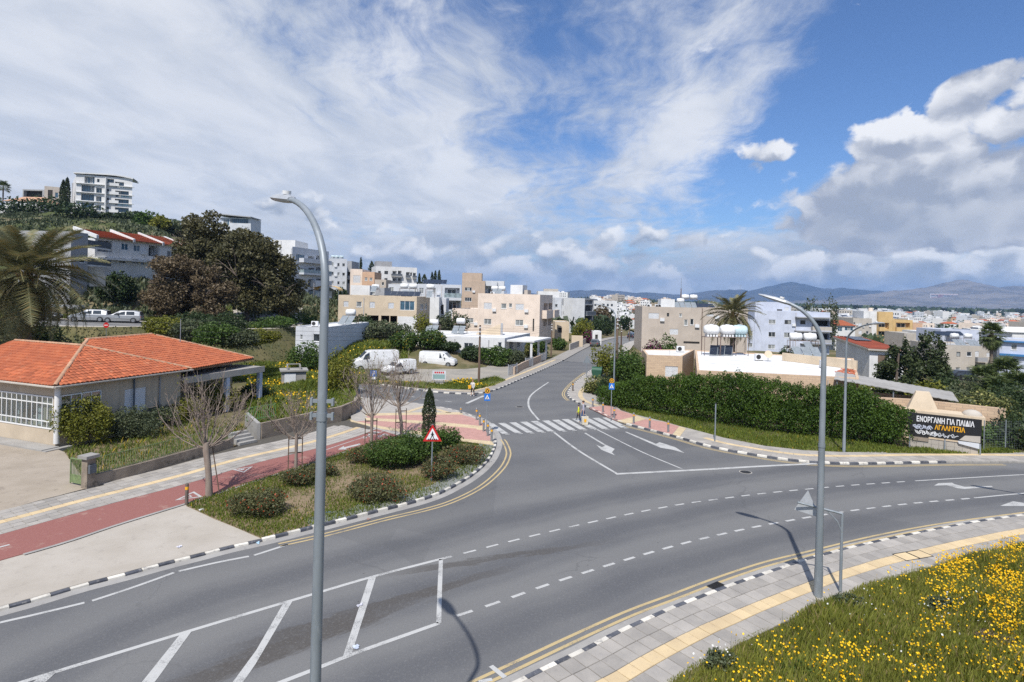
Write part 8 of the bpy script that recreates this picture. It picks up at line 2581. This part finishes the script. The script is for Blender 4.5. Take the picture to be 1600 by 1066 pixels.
for px, paint, lb, f in ((66, 'black', 'black car parked leftmost on the hill road', 1),(143, 'silver', 'silver estate car in the middle of the hill road row', -1),(192, 'silver', 'silver hatchback parked rightmost on the hill road', -1)):
 best = min(np.arange(2,arc(HILL_L)[-1] - 2,.4),key=lambda s: abs(PX + FPX * on_hill(s,2.5)[0][0] / on_hill(s,2.5)[0][1] - px) + (50 if s > 62 else 0))
 l, r = on_hill(best, 2.4); car('parked_car', lb, l, r + (math.pi if f < 0 else 0), HATCH, paint, [(-1.3,-.5),(-.4,.75)], sx=1.1)
def street_car(lb,px,d,paint,side):
 q = P2(px, 530, d); car('parked_car', lb, (q[0], q[1], float(zstreet(d)) + .05), R(75), HATCH, paint, [(-1.3,-.5),(-.4,.75)])
street_car('grey car parked on the west pavement by the white gatehouse', 930,122, 'grey', -1); street_car('dark red-lit car on the east side of the far street', 985,172, 'black', 1); street_car('pale blue car beyond the dark one on the far street', 989,186, 'blue', 1)
p = AT(1496,595,78); car('parked_car', 'black off-road car below the grey flats', (p.x, p.y, zat(1496,598,78) - .1), R(182), HATCH, 'black', [(-1.5,-.5),(-.4,.7)], sx=1.12, sz=1.18, wr=.38)
for k, (x, d) in enumerate(((1003,240),(993,225))): street_car(['left small car far down the street', 'right small car far down the street'][k], x - 8 * k, d, 'silver', 1)
# people
SKIN = pm('skin', (.48,.29,.20), rough=.6)
def cloth(n, c): return pm('cloth_' + n, c, tuple(q * .8 for q in c),12,.9)
def person(label,loc,rz,h,cloths,stride=.28,arms=((.1,-.05),(-.1,.1)),hair=(.03,.022,.018),bend=0.0):
 """cloths: shirt, trousers, shoes, sleeve length 0..1, leg length 0..1"""
 o = thing('person', label, 'person', loc, rz)
 sh,tr,so,sl,ll = cloths
 k = h / 1.75
 V,E,Rd,bone = [],[],[],[]
 def v(x,y,z,r): V.append((x * k,y * k,z * k)); Rd.append(r * k); return len(V) - 1
 def e(a,b,mt): E.append((a,b)); bone.append((a,b,mt)); return b
 pel = v(0,0,.95,.145); ch = v(.02 + bend,0,1.18,.135); up = v(.03 + bend,0,1.40,.15); nk = v(.03 + bend,0,1.50,.055); hd = v(.05 + bend,0,1.60,.085); tp = v(.04 + bend,0,1.70,.075); no = v(.16 + bend,0,1.605,.012)
 e(pel,ch,0); e(ch,up,0); e(up,nk,3); e(nk,hd,3); e(hd,tp,3); e(hd,no,3)
 for s,fx in ((-1,stride),(1,-stride)):
  hip = v(.0,s * .10,.90,.10); kn = v(fx * .55 + .03,s * .11,.50,.068); an = v(fx,s * .11,.10,.042); to = v(fx + .15,s * .13,.045,.035)
  e(pel,hip,1); e(hip,kn,1); e(kn,an,1 if ll > .6 else 3); e(an,to,2)
 for s,(fx,sp) in zip((-1,1),arms):
  sd = v(.03 + bend,s * .20,1.40,.062); el = v(.02 + fx * .4 + bend,s * (.25 + abs(sp)),1.12,.045); wr = v(.10 + fx + bend,s * (.24 + abs(sp) * 1.2),.88,.030); pa = v(.12 + fx * 1.1 + bend,s * (.24 + abs(sp) * 1.2),.80,.034)
  e(up,sd,0); e(sd,el,0); e(el,wr,0 if sl > .6 else 3); e(wr,pa,3)
  for q in range(4): e(pa,v(.10 + fx * 1.1 + .022 * q + bend,s * (.24 + abs(sp) * 1.2),.715 - .01 * abs(q - 1.5),.010),3)
  e(wr,v(.15 + fx * 1.1 + bend,s * (.20 + abs(sp) * 1.2),.80,.011),3)
 me = bpy.data.meshes.new('body'); me.from_pydata(V, E, [])
 t = bpy.data.objects.new('body', me); COL.objects.link(t)
 md = t.modifiers.new('skin', 'SKIN'); md.use_smooth_shade = True
 for i,q in enumerate(me.skin_vertices[0].data): q.radius = (Rd[i],Rd[i]); q.use_root = (i == 0)
 sb = t.modifiers.new('sub', 'SUBSURF'); sb.levels = 1
 dg = bpy.context.evaluated_depsgraph_get(); me2 = bpy.data.meshes.new_from_object(t.evaluated_get(dg)); bpy.data.objects.remove(t)
 me2.materials.clear()
 for q in (sh,tr,so,SKIN): me2.materials.append(q)
 VV = np.array(V)
 cs = np.array([p.center for p in me2.polygons])
 best = np.full(len(cs),1e9); mi = np.zeros(len(cs),int)
 for a,b,mt in bone:
  A,Bv = VV[a],VV[b]; ab = Bv - A; tt = np.clip(((cs - A) @ ab) / (ab @ ab + 1e-9),0,1); d = np.linalg.norm(cs - A - tt[:,None] * ab,axis=1) - (Rd[a] + Rd[b]) * .5
  w = d < best; best[w] = d[w]; mi[w] = mt
 me2.polygons.foreach_set('material_index', mi.astype(np.int32)); me2.polygons.foreach_set('use_smooth', [True] * len(cs))
 link('body', me2, o)
 m = MB(); m.ball(((.03 + bend) * k, 0,1.685 * k),(.105 * k, .095 * k, .085 * k),12,7); m.build('hair', pm('hair_' + label[:6], hair, rough=.6), o)
 return o
p = G(911.5,661.5); person('person in grey t-shirt and blue jeans crossing with a shopping bag', (p.x, p.y, .008), R(172),1.74,(cloth('grey', (.36,.35,.40)), cloth('jeans', (.035,.10,.26)), cloth('brown', (.20,.10,.05)),.4,1),.20, hair=(.05,.025,.02))
q = G(916,664.5); o = thing('shopping_bag', 'cream shopping bag with yellow mark carried over the crossing', 'bag', (q.x - .12, q.y, .04), R(10))
MB().hexa([(-.22,-.1,0),(.22,-.1,0),(.22,.1,0),(-.22,.1,0)], [(-.26,-.12,.62),(.26,-.12,.62),(.26,.12,.62),(-.26,.12,.62)]).build('sack', cloth('cream', (.66,.60,.48)), o)
plate(MB(), [(-.08,.2),(.08,.2),(.1,.45),(-.1,.45)], -.122,-.118).build('yellow_mark', M_SYEL, o)
for y in (-.1,.1): MB().tube([(-.13, y, .6),(-.1, y, .78),(.1, y, .78),(.13, y, .6)], .012,5).build('handle', cloth('strap', (.5,.45,.36)), o)
p = G(904,657.5); person('child in bright yellow vest and dark trousers crossing the road', (p.x, p.y, .008), R(172),1.24,(cloth('neon', (.62,.66,.03)), cloth('black', (.02,.02,.022)), cloth('blue', (.05,.12,.2)),1,1),.22, hair=(.06,.03,.03))
p = G(738.5,619.5); person('person in white top and black shorts stepping off the far kerb', (p.x, p.y, .008), R(-120),1.58,(cloth('white', (.62,.60,.58)), cloth('shorts', (.015,.015,.016)), cloth('pale', (.7,.7,.7)),1,.3),.12,((.25,.05),(.2,.02)),(.25,.14,.09))
o = thing('shoulder_bag', 'yellow patterned bag held by the person at the far kerb', 'bag', (p.x - .30, p.y - .12,.75)); MB().hexa([(-.12,-.05,0),(.12,-.05,0),(.12,.05,0),(-.12,.05,0)], [(-.16,-.06,.34),(.16,-.06,.34),(.16,.06,.34),(-.16,.06,.34)]).build('sack', M_SYEL, o); MB().tube([(-.1,0,.34),(0,0,.62),(.1,0,.34)], .012,5).build('strap', M_DARK, o)
# grass,weeds,flowers
L_GRASS = leaf_mat('grass_blade', (.115,.137,.022),(.31,.315,.068),.5, third=(.40,.33,.14), k3=.12, nscale=.5)
L_WEED = leaf_mat('weed_leaf', (.055,.085,.014),(.16,.19,.030),.3, third=(.50,.34,.03), k3=.014, nscale=.25)
L_FLOW = leaf_mat('yellow_petal', (.72,.42,.008),(.85,.58,.02),.25)
L_FLOWW = leaf_mat('white_petal', (.62,.62,.58),(.72,.72,.70),.2)
def to_px(P):
 u,v = P[:,0] / P[:,1],(CAM_H - P[:,2]) / P[:,1]
 return PX + FPX * (u * _c - v * _s),PY + FPX * (u * _s + v * _c)
def scatter(poly,n,seed):
 r = np.random.default_rng(seed); A = np.array(poly)[:,:2]; lo,hi = A.min(0),A.max(0); out = []
 while sum(map(len,out)) < n:
  P = lo + r.random((n * 2,2)) * (hi - lo); out.append(P[inside(P,poly)])
 return np.concatenate(out)[:n],r
zb = lambda P: .10 + .085 * np.clip(seg_dist(P,K_NEAR[::3]) - 2.45,0,9) + .05 * np.sin(P[:,0] * 1.7) * np.sin(P[:,1] * 1.3)
iM = [i for i in range(len(K_NEAR)) if K_NEAR[i,0] > 1.0]
rows = [offset(K_NEAR[iM],-q) for q in np.linspace(2.44,10.5,14)]
mb = MB()
for a,b in zip(rows[:-1],rows[1:]): mb.strip([(*p,float(z)) for p,z in zip(b,zb(b))],[(*p,float(z)) for p,z in zip(a,zb(a))])
mb.smooth = True
tag(mb.build('meadow', M_FIELD), kind='structure')
MEAD = ccw([tuple(p) for p in list(offset(K_NEAR[iM],-2.30)) + list(offset(K_NEAR[iM],-9.5)[::-1])])
P,r = scatter(MEAD,170000,1)
x,y = to_px(np.column_stack([P,zb(P)])); P = P[(x > 960) & (x < 1680) & (y < 1130)]
h = .16 + .30 * np.clip(np.sin(P[:,0] * 1.1) * np.sin(P[:,1] * .9 + 1) + .5,0,1.3) * r.random(len(P)) + .12 * r.random(len(P))
h *= np.clip((seg_dist(P,K_NEAR[::3]) - 2.1) / .8,.35,1)
def blades(name,P,z,h,mat,w=.03,seed=0,lean=.35):
 r = np.random.default_rng(seed); n = len(P); a = r.random(n) * 6.283; d = np.stack([np.cos(a),np.sin(a)],1); s = np.stack([-d[:,1],d[:,0]],1) * (w * (.6 + .8 * r.random(n)))[:,None] / 2
 le = (h * lean * (.3 + r.random(n)))[:,None]
 V = np.stack([np.column_stack([P - s,z]),np.column_stack([P + s,z]),np.column_stack([P + s * .7 + d * le * .35,z + h * .6]),np.column_stack([P + d * le,z + h]),],1).reshape(-1,3)
 me = bpy.data.meshes.new(name); me.vertices.add(4 * n); me.vertices.foreach_set('co', V.ravel()); me.loops.add(4 * n); me.loops.foreach_set('vertex_index', np.arange(4 * n, dtype=np.int32)); me.polygons.add(n)
 me.polygons.foreach_set('loop_start', np.arange(0,4 * n, 4, dtype=np.int32)); me.polygons.foreach_set('loop_total', np.full(n, 4, np.int32))
 for nm in ('tone', 'odd'): me.attributes.new(nm, 'FLOAT', 'FACE').data.foreach_set('value', r.random(n).astype(np.float32))
 me.materials.append(mat); me.update(); me.validate()
 return link(name,me)
tag(blades('meadow_grass', P, zb(P) - .02, h, L_GRASS, .024,3), 'tall rough spring grass on the near bank', 'grass', kind='stuff')
F,r = scatter(MEAD,70000,2)
x,y = to_px(np.column_stack([F,zb(F) + .3]))
g = lambda cx,cy,sx,sy,k: k * np.exp(-((x - cx) / sx) ** 2 - ((y - cy) / sy) ** 2)
dn = .01 + g(1545,905,90,60,.55) + g(1590,960,60,50,.40) + g(1290,1035,120,30,.36) + g(1490,1045,100,30,.28) + g(1470,885,30,14,.5) + g(1560,860,40,14,.4) + g(1215,1070,60,25,.3) + g(1600,1030,40,60,.3) + g(1440,985,50,20,.08)
cl = np.clip(np.sin(F[:,0] * 3.1 + 1) * np.sin(F[:,1] * 2.7) + .55,.05,1.3)
F = F[(r.random(len(F)) < dn * cl * .85) & (x > 980) & (x < 1640)]
Pz = np.column_stack([F,zb(F) + r.uniform(.26,.55,len(F))])
fl = np.concatenate([Pz + r.normal(0,.006,Pz.shape) for _ in range(2)])
tag(leaf_cloud('wildflowers', fl, .056, L_FLOW, None, aspect=.95, seed=5, jitter=.25), 'bright yellow daisies thick in the near meadow grass', 'wildflowers', kind='stuff')
tag(blades('flower_stalks', F, zb(F), Pz[:, 2] - zb(F), L_GRASS, .014,6,.0), 'thin stalks of the yellow daisies', 'flower stalks', kind='stuff')
F,r = scatter(MEAD,9000,7); x,y = to_px(np.column_stack([F,zb(F) + .3])); F = F[r.random(len(F)) < (g(1330,950,50,22,.3) + g(1480,960,60,30,.22) + g(1415,1020,30,20,.2) + g(1130,1025,40,20,.2))]
tag(leaf_cloud('white_wildflowers', np.column_stack([F, zb(F) + r.uniform(.3,.55, len(F))]),.05, L_FLOWW, None, aspect=.9, seed=8), 'small white flower heads scattered in the near meadow', 'wildflowers', kind='stuff')
for k, (px_, py_, w_, hh, mt, lb) in enumerate(((1323,945,.55,.55, L_OLIVE, 'leafy weed clump at the foot of the near lamp'),(1470,950,.5,.4, L_OLIVE, 'grey green weed clump in the meadow'),(1250,1058,.7,.4, L_GREEN, 'broad leafy weed at the bottom of the meadow'),(1555,1015,.7,.35, L_GUMB, 'purplish dry weed patch on the right of the meadow'),(1125,1030,.5,.45, L_OLIVE, 'weed clump at the pavement edge of the meadow'))):
 p = G(px_, py_, .4); zz = float(zb(np.array([[p.x, p.y]]))[0]); bush('weed_clump', lb, (p.x, p.y, zz), w_, w_ * .8, hh, mt, 1300,.075,500 + k)
P,r = scatter(ISL,52000,11)
dK = seg_dist(P,K_ISLAND[::3]); dB = seg_dist(P,B_LO[::3]); nz = np.sin(P[:,0] * 1.3 + 2) * np.sin(P[:,1] * 1.1)
lf = np.clip((G(420,800).x - P[:,0]) / 3 + .4,0,1)
keep = r.random(len(P)) < np.clip(.75 * np.exp(-(dK - .6) ** 2 / 1.2) * np.clip((G(640,780).x - P[:,0]) / 3 + .5,.12,1) + .9 * np.exp(-(dB / 1.1) ** 2) + lf * .8 + .34 + .34 * nz,.06,1)
P = P[keep]
tag(blades('island_grass', P, np.full(len(P),.095),.05 + .11 * r.random(len(P)), L_WEED, .035,12), 'short green weeds covering parts of the planted island', 'grass', kind='stuff')
VER = ccw([tuple(p[:2]) for p in inn[7:18]] + [tuple(p[:2]) for p in GL([(1560,700),(1480,699),(1410,700),(1355,690),(1285,681),(1200,671),(1130,660),(1060,648),(985,636),(962,634)],.1)])
tag(MB().prism(VER, -.2,.09).build('verge', M_FIELD), kind='structure')
P,r = scatter(VER,30000,13); P = P[r.random(len(P)) < np.clip(.75 + .5 * np.sin(P[:,0] * .9) * np.sin(P[:,1] * 1.2),.15,1)]
tag(blades('verge_grass', P, np.full(len(P),.085),.06 + .16 * r.random(len(P)), L_WEED, .06,14), 'green grass strip between pavement and hedge', 'grass', kind='stuff')
def weeds(label,px_poly,n,hmin,hmax,w,seed,mat=None,ground=None,flowers=0):
 poly = ccw([tuple(p[:2]) for p in GL(px_poly)]) if ground is None else ccw(ground)
 P,r = scatter(poly,n,seed); z = np.maximum(Th(P),-.05) - .06
 hh = hmin + (hmax - hmin) * r.random(len(P)) * np.clip(.6 + .6 * np.sin(P[:,0] * .7) * np.sin(P[:,1] * .6),.2,1.2)
 tag(blades('weeds', P, z, hh, mat or L_WEED, w, seed, .5), label, 'weeds', kind='stuff')
 if flowers:
  i = r.choice(len(P),flowers); i = i[np.sin(P[i,0] * .5 + 2) * np.sin(P[i,1] * .45) > .05]
  tag(leaf_cloud('wildflowers', np.column_stack([P[i], z[i] + hh[i]]),.15, L_FLOW, None, aspect=.9, seed=seed), 'yellow flowers in the ' + label, 'wildflowers', kind='stuff')
weeds('tall green weeds filling the empty lot beside the porch', [(395,685),(500,660),(548,645),(552,625),(560,605),(545,590),(500,570),(440,560),(400,552),(385,585),(388,640)], 42000,.25,.85,.11,21, flowers=2600)
weeds('rough weeds below the white shed', None, 26000,.3,.8,.16,22, ground=[(-34,62),(-17,64),(-14,72),(-14,88),(-24,92),(-36,88),(-38,76)], flowers=1800)
weeds('yellow flowering weeds along the gravel lot kerb', [(556,600),(600,602),(660,609),(740,611),(772,604),(790,596),(775,592),(730,597),(690,603),(620,597),(560,588)], 20000,.2,.7,.09,23, flowers=2200)
weeds('dry scrub on the slope behind the tiled roof', None, 24000,.3,.9,.2,24, ground=[(-75,46),(-40,50),(-33,58),(-36,66),(-48,65),(-64,62),(-90,58)])
weeds('grass and scrub on the hillside', None, 34000,.4,1.2,.5,25, L_OLIVE, ground=[(-60,80),(-40,84),(-30,95),(-20,108),(-40,135),(-70,140),(-110,180),(-150,195),(-170,170),(-100,110)])
weeds('weeds beside the street gardens on the right', None, 16000,.3,.8,.14,26, ground=[(12.5,66),(22,62),(34,54),(60,46),(62,60),(44,70),(26,84),(18,88)])
P, r = scatter(GARD, 9000,31); tag(blades('garden_weeds', P, np.full(len(P),.05),.08 + .3 * r.random(len(P)) ** 2, L_WEED, .04,31,.5), 'weeds growing in the front garden of the tiled house', 'weeds', kind='stuff')
for k,(A,B_) in enumerate(BANKS):
 r = np.random.default_rng(k); n = 16000; i = r.integers(0,len(A) - 1,n); t = r.random((n,1)); f = r.random((n,1)); Q = (A[i] * (1 - t) + A[i + 1] * t) * (1 - f) + (B_[i] * (1 - t) + B_[i + 1] * t) * f
 tag(blades('bank_weeds', Q[:, :2], Q[:, 2] - .05,(.08 if k else .2) + (.2 if k else .6) * r.random(n), L_OLIVE if k else L_WEED, .16,40 + k, .5), ['scrub on the uphill bank of the hill road', 'scrub on the downhill bank of the hill road'][k], 'weeds', kind='stuff')
weeds('weeds beyond the mesh fence at the right edge', [(1535,702),(1640,700),(1640,660),(1560,660)], 9000,.2,.6,.08,27, flowers=300)
# distant city
def far_city():
 def block(w,d,h,wm,rm,red=False,tank=True):
  m = MB(); m.mi = 0; m.box(-w,w,-d,d,-3,h)
  m.mi = 1
  if red:
   q = [(-w - .4,-d - .4,h),(w + .4,-d - .4,h),(w + .4,d + .4,h),(-w - .4,d + .4,h)]; a,b = (-w * .4,0,h + 1.8),(w * .4,0,h + 1.8)
   for f in ([q[0],q[1],b,a],[q[1],q[2],b],[q[2],q[3],a,b],[q[3],q[0],a]): m.poly(f)
  else:
   m.box(-w + .25,w - .25,-d + .25,d - .25,h,h + .05); m.mi = 0; m.box(-w * .2,w * .25,0,d * .7,h,h + 2.2)
   for x0,x1,y0,y1 in ((-w,w,-d,-d + .2),(-w,w,d - .2,d),(-w,-w + .2,-d,d),(w - .2,w,-d,d)): m.box(x0,x1,y0,y1,h,h + .6)
   if tank: m.mi = 3; m.tube([(-w * .6,-d * .3,h + 1.5),(-w * .6 + 1.6,-d * .3,h + 1.5)],.5,8); m.mi = 4; m.hexa([(-w * .8,-d * .8,h + .1),(-w * .2,-d * .8,h + .1),(-w * .2,-d * .4,h + 1.2),(-w * .8,-d * .4,h + 1.2)],[(-w * .8,-d * .8,h + .2),(-w * .2,-d * .8,h + .2),(-w * .2,-d * .4,h + 1.3),(-w * .8,-d * .4,h + 1.3)])
  m.mi = 2
  for z in np.arange(1.0,h - 1.4,3.1):
   for i in range(int(w * 2 / 2.6)):
    x = -w + 1.0 + i * 2.6
    m.box(x,x + 1.2,-d - .06,-d - .002,z,z + 1.3)
  return m.mesh('distant_house', [wm, rm, G_DARK, M_TANK, M_PVC])
 V = [block(6,5,6.4,W_WHITE,R_FLAT),block(5,5,4.0,W_WHITE,R_FLAT),block(8,6,9.6,W_WHITE2,R_FLAT),block(6,5,6.4,W_BEIGE,R_GREY),block(6,5,4.2,W_WHITE,M_TILE,True),block(7,6,9.5,W_STONE,R_GREY),block(9,7,12.8,W_WHITE,R_FLAT),block(6,6,6.5,W_PEACH,M_TILE,True)]
 names = ['white two-storey house', 'low white bungalow', 'pale three-storey block', 'beige two-storey house', 'white house under an orange tiled roof', 'stone grey three-storey block', 'white four-storey block', 'peach house under a tiled roof']
 r = np.random.default_rng(77); done = []
 n = 0; tries = 0
 while n < 292 and tries < 9000:
  tries += 1
  if r.random() < .66: x = r.uniform(1270,1650); d = 300 * (1700 / 300) ** (r.random() ** .7)
  elif r.random() < .6: x = r.uniform(926,1012); d = r.uniform(300,1050)
  else: x = r.uniform(560,1290); d = r.uniform(420,1300)
  p = P2(x,480,d)
  if d < 330 and 1320 < x < 1470: continue
  if seg_dist(np.array([p]),ST_AX)[0] < 14: continue
  g = 13 + d * .006
  if any((p[0] - q[0]) ** 2 + (p[1] - q[1]) ** 2 < g * g for q in done[-400:]): continue
  done.append(p); k = int(r.choice(8,p=[.26,.28,.08,.12,.12,.04,.02,.08]))
  where = 'right of the yellow flats' if x > 1440 else ('behind the lavender flats' if x > 1012 else ('at the end of the street' if x > 926 else 'over the beige block'))
  rng_ = 'near' if d < 420 else 'middle' if d < 800 else 'far'
  o = link('distant_house', V[k], None, (p[0], p[1], Th(p[0], p[1])),(0,0, r.choice([0,.3,-.3,.6,1.57 + .2])))
  tag(o, names[k] + ', ' + rng_ + ' city, ' + where, 'house', 'houses of the distant city'); n += 1
 r = np.random.default_rng(5); n = 6200
 x = np.where(r.random(n) < .7,r.uniform(1010,1680,n),r.uniform(850,1010,n)); d = 170 * (2600 / 170) ** r.random(n)
 P = np.array([P2(a,480,b) for a,b in zip(x,d)])
 P = P[np.sin(P[:,0] * .021 + 1.3) * np.sin(P[:,1] * .013) + r.normal(0,.3,len(P)) > .05]
 P = P[seg_dist(P,ST_AX) > 12]
 z = Th(P); Q = []
 for _ in range(7): Q.append(np.column_stack([P + r.normal(0,2.2,P.shape),z + r.uniform(.6,4.6,len(P))]))
 tag(leaf_cloud('distant_trees', np.concatenate(Q),2.2, L_FAR, None, aspect=.8, seed=9), 'dark green tree belts between the distant city houses', 'trees', kind='stuff')
 n = 3600; x = r.uniform(860,1900,n); d = np.where(r.random(n) < .6,r.uniform(2500,3300,n),r.uniform(1700,2600,n)); P = np.array([P2(a,480,b) for a,b in zip(x,d)]); z = Th(P)
 tag(leaf_cloud('distant_woods', np.column_stack([P, z + r.uniform(2,12, n)]),18, L_FAR, None, aspect=1.0, seed=10), 'dark wooded belt on the plain before the mountains', 'trees', kind='stuff')
 m = MB()
 for i in range(420):
  x = r.uniform(870,1700); d = r.uniform(1500,4200); p = P2(x,480,d); w,h = r.uniform(6,16),r.uniform(4,11); m.box(p[0] - w,p[0] + w,p[1] - 6,p[1] + 6,Th(p[0],p[1]) - 4,Th(p[0],p[1]) + h)
 tag(m.build('distant_suburb', W_WHITE), 'pale specks of far suburbs on the plain', 'suburb', kind='stuff')
far_city()
# mountains
def mat_rock(name,a,b,sc):
 m,N,bs,out = new_mat(name)
 P = wpos(N); n = N.noise(P,sc,8,.62); n2 = N.noise(P,sc * 7,5,.7)
 c = N.mix(N.step(n,.40,.62),a,b); c = N.mix(N.step(n2,.52,.66) * .5,c,tuple(q * 1.5 for q in b))
 N.link(c, bs.inputs['Base Color']); bs.inputs['Roughness'].default_value = .95; bs.inputs['Specular IOR Level'].default_value = .1
 return m
def mountain(label,prof,d,depth,mat,seed,amp):
 r = np.random.default_rng(seed)
 nx,ny = 220,26
 xs = np.linspace(prof[0][0],prof[-1][0],nx); yt = np.interp(xs,[p[0] for p in prof],[p[1] for p in prof])
 ph = r.random(12) * 6.3
 yt = yt + sum(np.sin(xs * .09 * 1.9 ** k + ph[k]) * .75 * .62 ** k for k in range(5))
 Z = np.zeros((ny,nx)); X = np.zeros((ny,nx)); Y = np.zeros((ny,nx))
 for j in range(ny):
  f = j / (ny - 1); dd = d - depth * (1 - f) if f <= 1 else d
  for i in range(nx):
   top = zat(xs[i],yt[i],d)
   rid = sum(abs(math.sin(xs[i] * .013 * (1.9 ** k) + ph[k] + f * (1.2 + k))) * .5 ** k for k in range(5)) / 1.9
   zz = -14 + (top + 14) * (f ** 1.25) * (1 - (1 - f) * .55 * rid * amp) + r.normal(0,2.0) * f * (1 - f) * 4
   X[j,i] = P2(xs[i],460,d)[0] * (dd / d) ** .2; Y[j,i] = dd; Z[j,i] = zz
 m = MB()
 V = [(X[j,i],Y[j,i],Z[j,i]) for j in range(ny) for i in range(nx)] + [(X[-1,i],d + 900,-40) for i in range(nx)]
 F = [(j * nx + i,j * nx + i + 1,(j + 1) * nx + i + 1,(j + 1) * nx + i) for j in range(ny) for i in range(nx - 1)]
 m.smooth = True; m.add(V,F)
 return tag(m.build('mountain_range', mat), kind='structure'),(X, Y, Z)
mountain('', [(300,466),(640,462),(800,460),(880,457),(905,453.5),(930,452.5),(960,455),(1000,457),(1050,460),(1085,459),(1110,454),(1140,452),(1170,455),(1200,447),(1225,442.5),(1240,441.5),(1255,443),(1275,448.5),(1300,452.5),(1320,449.5),(1340,452),(1390,457),(1450,462),(1560,468),(1700,475),(1900,480)], 9500,1500, mat_rock('far_rock', (.045,.050,.050),(.085,.085,.080),.002),3,.8)
_, (X, Y, Z) = mountain('', [(1180,474),(1280,469),(1330,462.5),(1380,457),(1430,451),(1460,447),(1480,441),(1493,437),(1505,436.5),(1520,440),(1535,444.5),(1560,448),(1585,447),(1600,447.5),(1650,453),(1720,458),(1800,464),(1950,474)], 7600,2300, mat_rock('near_rock', (.12,.112,.10),(.22,.195,.165),.003),5,1.0)
def hillside_flag():
 def hit(x,y):
  u,v = uv(x,y)
  best = None
  P = np.stack([X.ravel(),Y.ravel(),Z.ravel()],1)
  e = np.abs(P[:,0] / P[:,1] - u) * 3 + np.abs((CAM_H - P[:,2]) / P[:,1] - v)
  ok = P[:,1] < 7500
  i = int(np.argmin(np.where(ok,e,9))); d = P[i,1]
  return Vector((u * d,d - 60,CAM_H - v * d + 5))
 c = hit(1475,462.5); d = c.y
 q = lambda x,y: tuple(AT(x,y,d) - c)
 o = thing('hillside_flag', 'pale flag laid out in stones on the far mountainside', 'flag', c)
 def band(name,x0,y0,x1,y1,m,k):
  A = [q(x0,y0 - .0),q(x1,y0 + .4),q(x1,y1 + .4),q(x0,y1)]
  A = [(x,yy + (-14 * k),z) for x,yy,z in A]
  MB().hexa([A[3],A[2],(A[2][0],A[2][1] + 8,A[2][2]),(A[3][0],A[3][1] + 8,A[3][2])],[A[0],A[1],(A[1][0],A[1][1] + 8,A[1][2]),(A[0][0],A[0][1] + 8,A[0][2])]).build(name,m,o)
 wm = pm('flag_white', (.62,.60,.57)); rm = pm('flag_red', (.34,.17,.16))
 band('white_field', 1453.5,459,1497,466.2, wm, 0); band('red_stripe', 1454,460.1,1496.5,460.8, rm, 1); band('red_stripe', 1454,464.6,1496.5,465.3, rm, 1)
 m = MB(); P = []
 for t in np.linspace(.7,5.6,12): P.append(q(1468 + 4.2 * math.cos(t),462.7 + 1.25 * math.sin(t)))
 m.strip([(a, b - 14, cc + 5) for a, b, cc in P], [(a + 5, b - 14, cc - 5) for a, b, cc in P]); m.build('crescent', rm, o)
hillside_flag()
# the air
def haze():
 m = bpy.data.materials.new('air'); m.use_nodes = True; t = m.node_tree; t.nodes.clear()
 out = t.nodes.new('ShaderNodeOutputMaterial'); v = t.nodes.new('ShaderNodeVolumePrincipled')
 v.inputs['Color'].default_value = (.34,.58,1.0,1); v.inputs['Density'].default_value = 8.0e-5; v.inputs['Anisotropy'].default_value = .1
 t.links.new(v.outputs[0], out.inputs['Volume'])
 o = MB().box(-12600,12600,-480,12900,-45,430).build('haze', m)
 o["kind"] = "stuff"
haze()
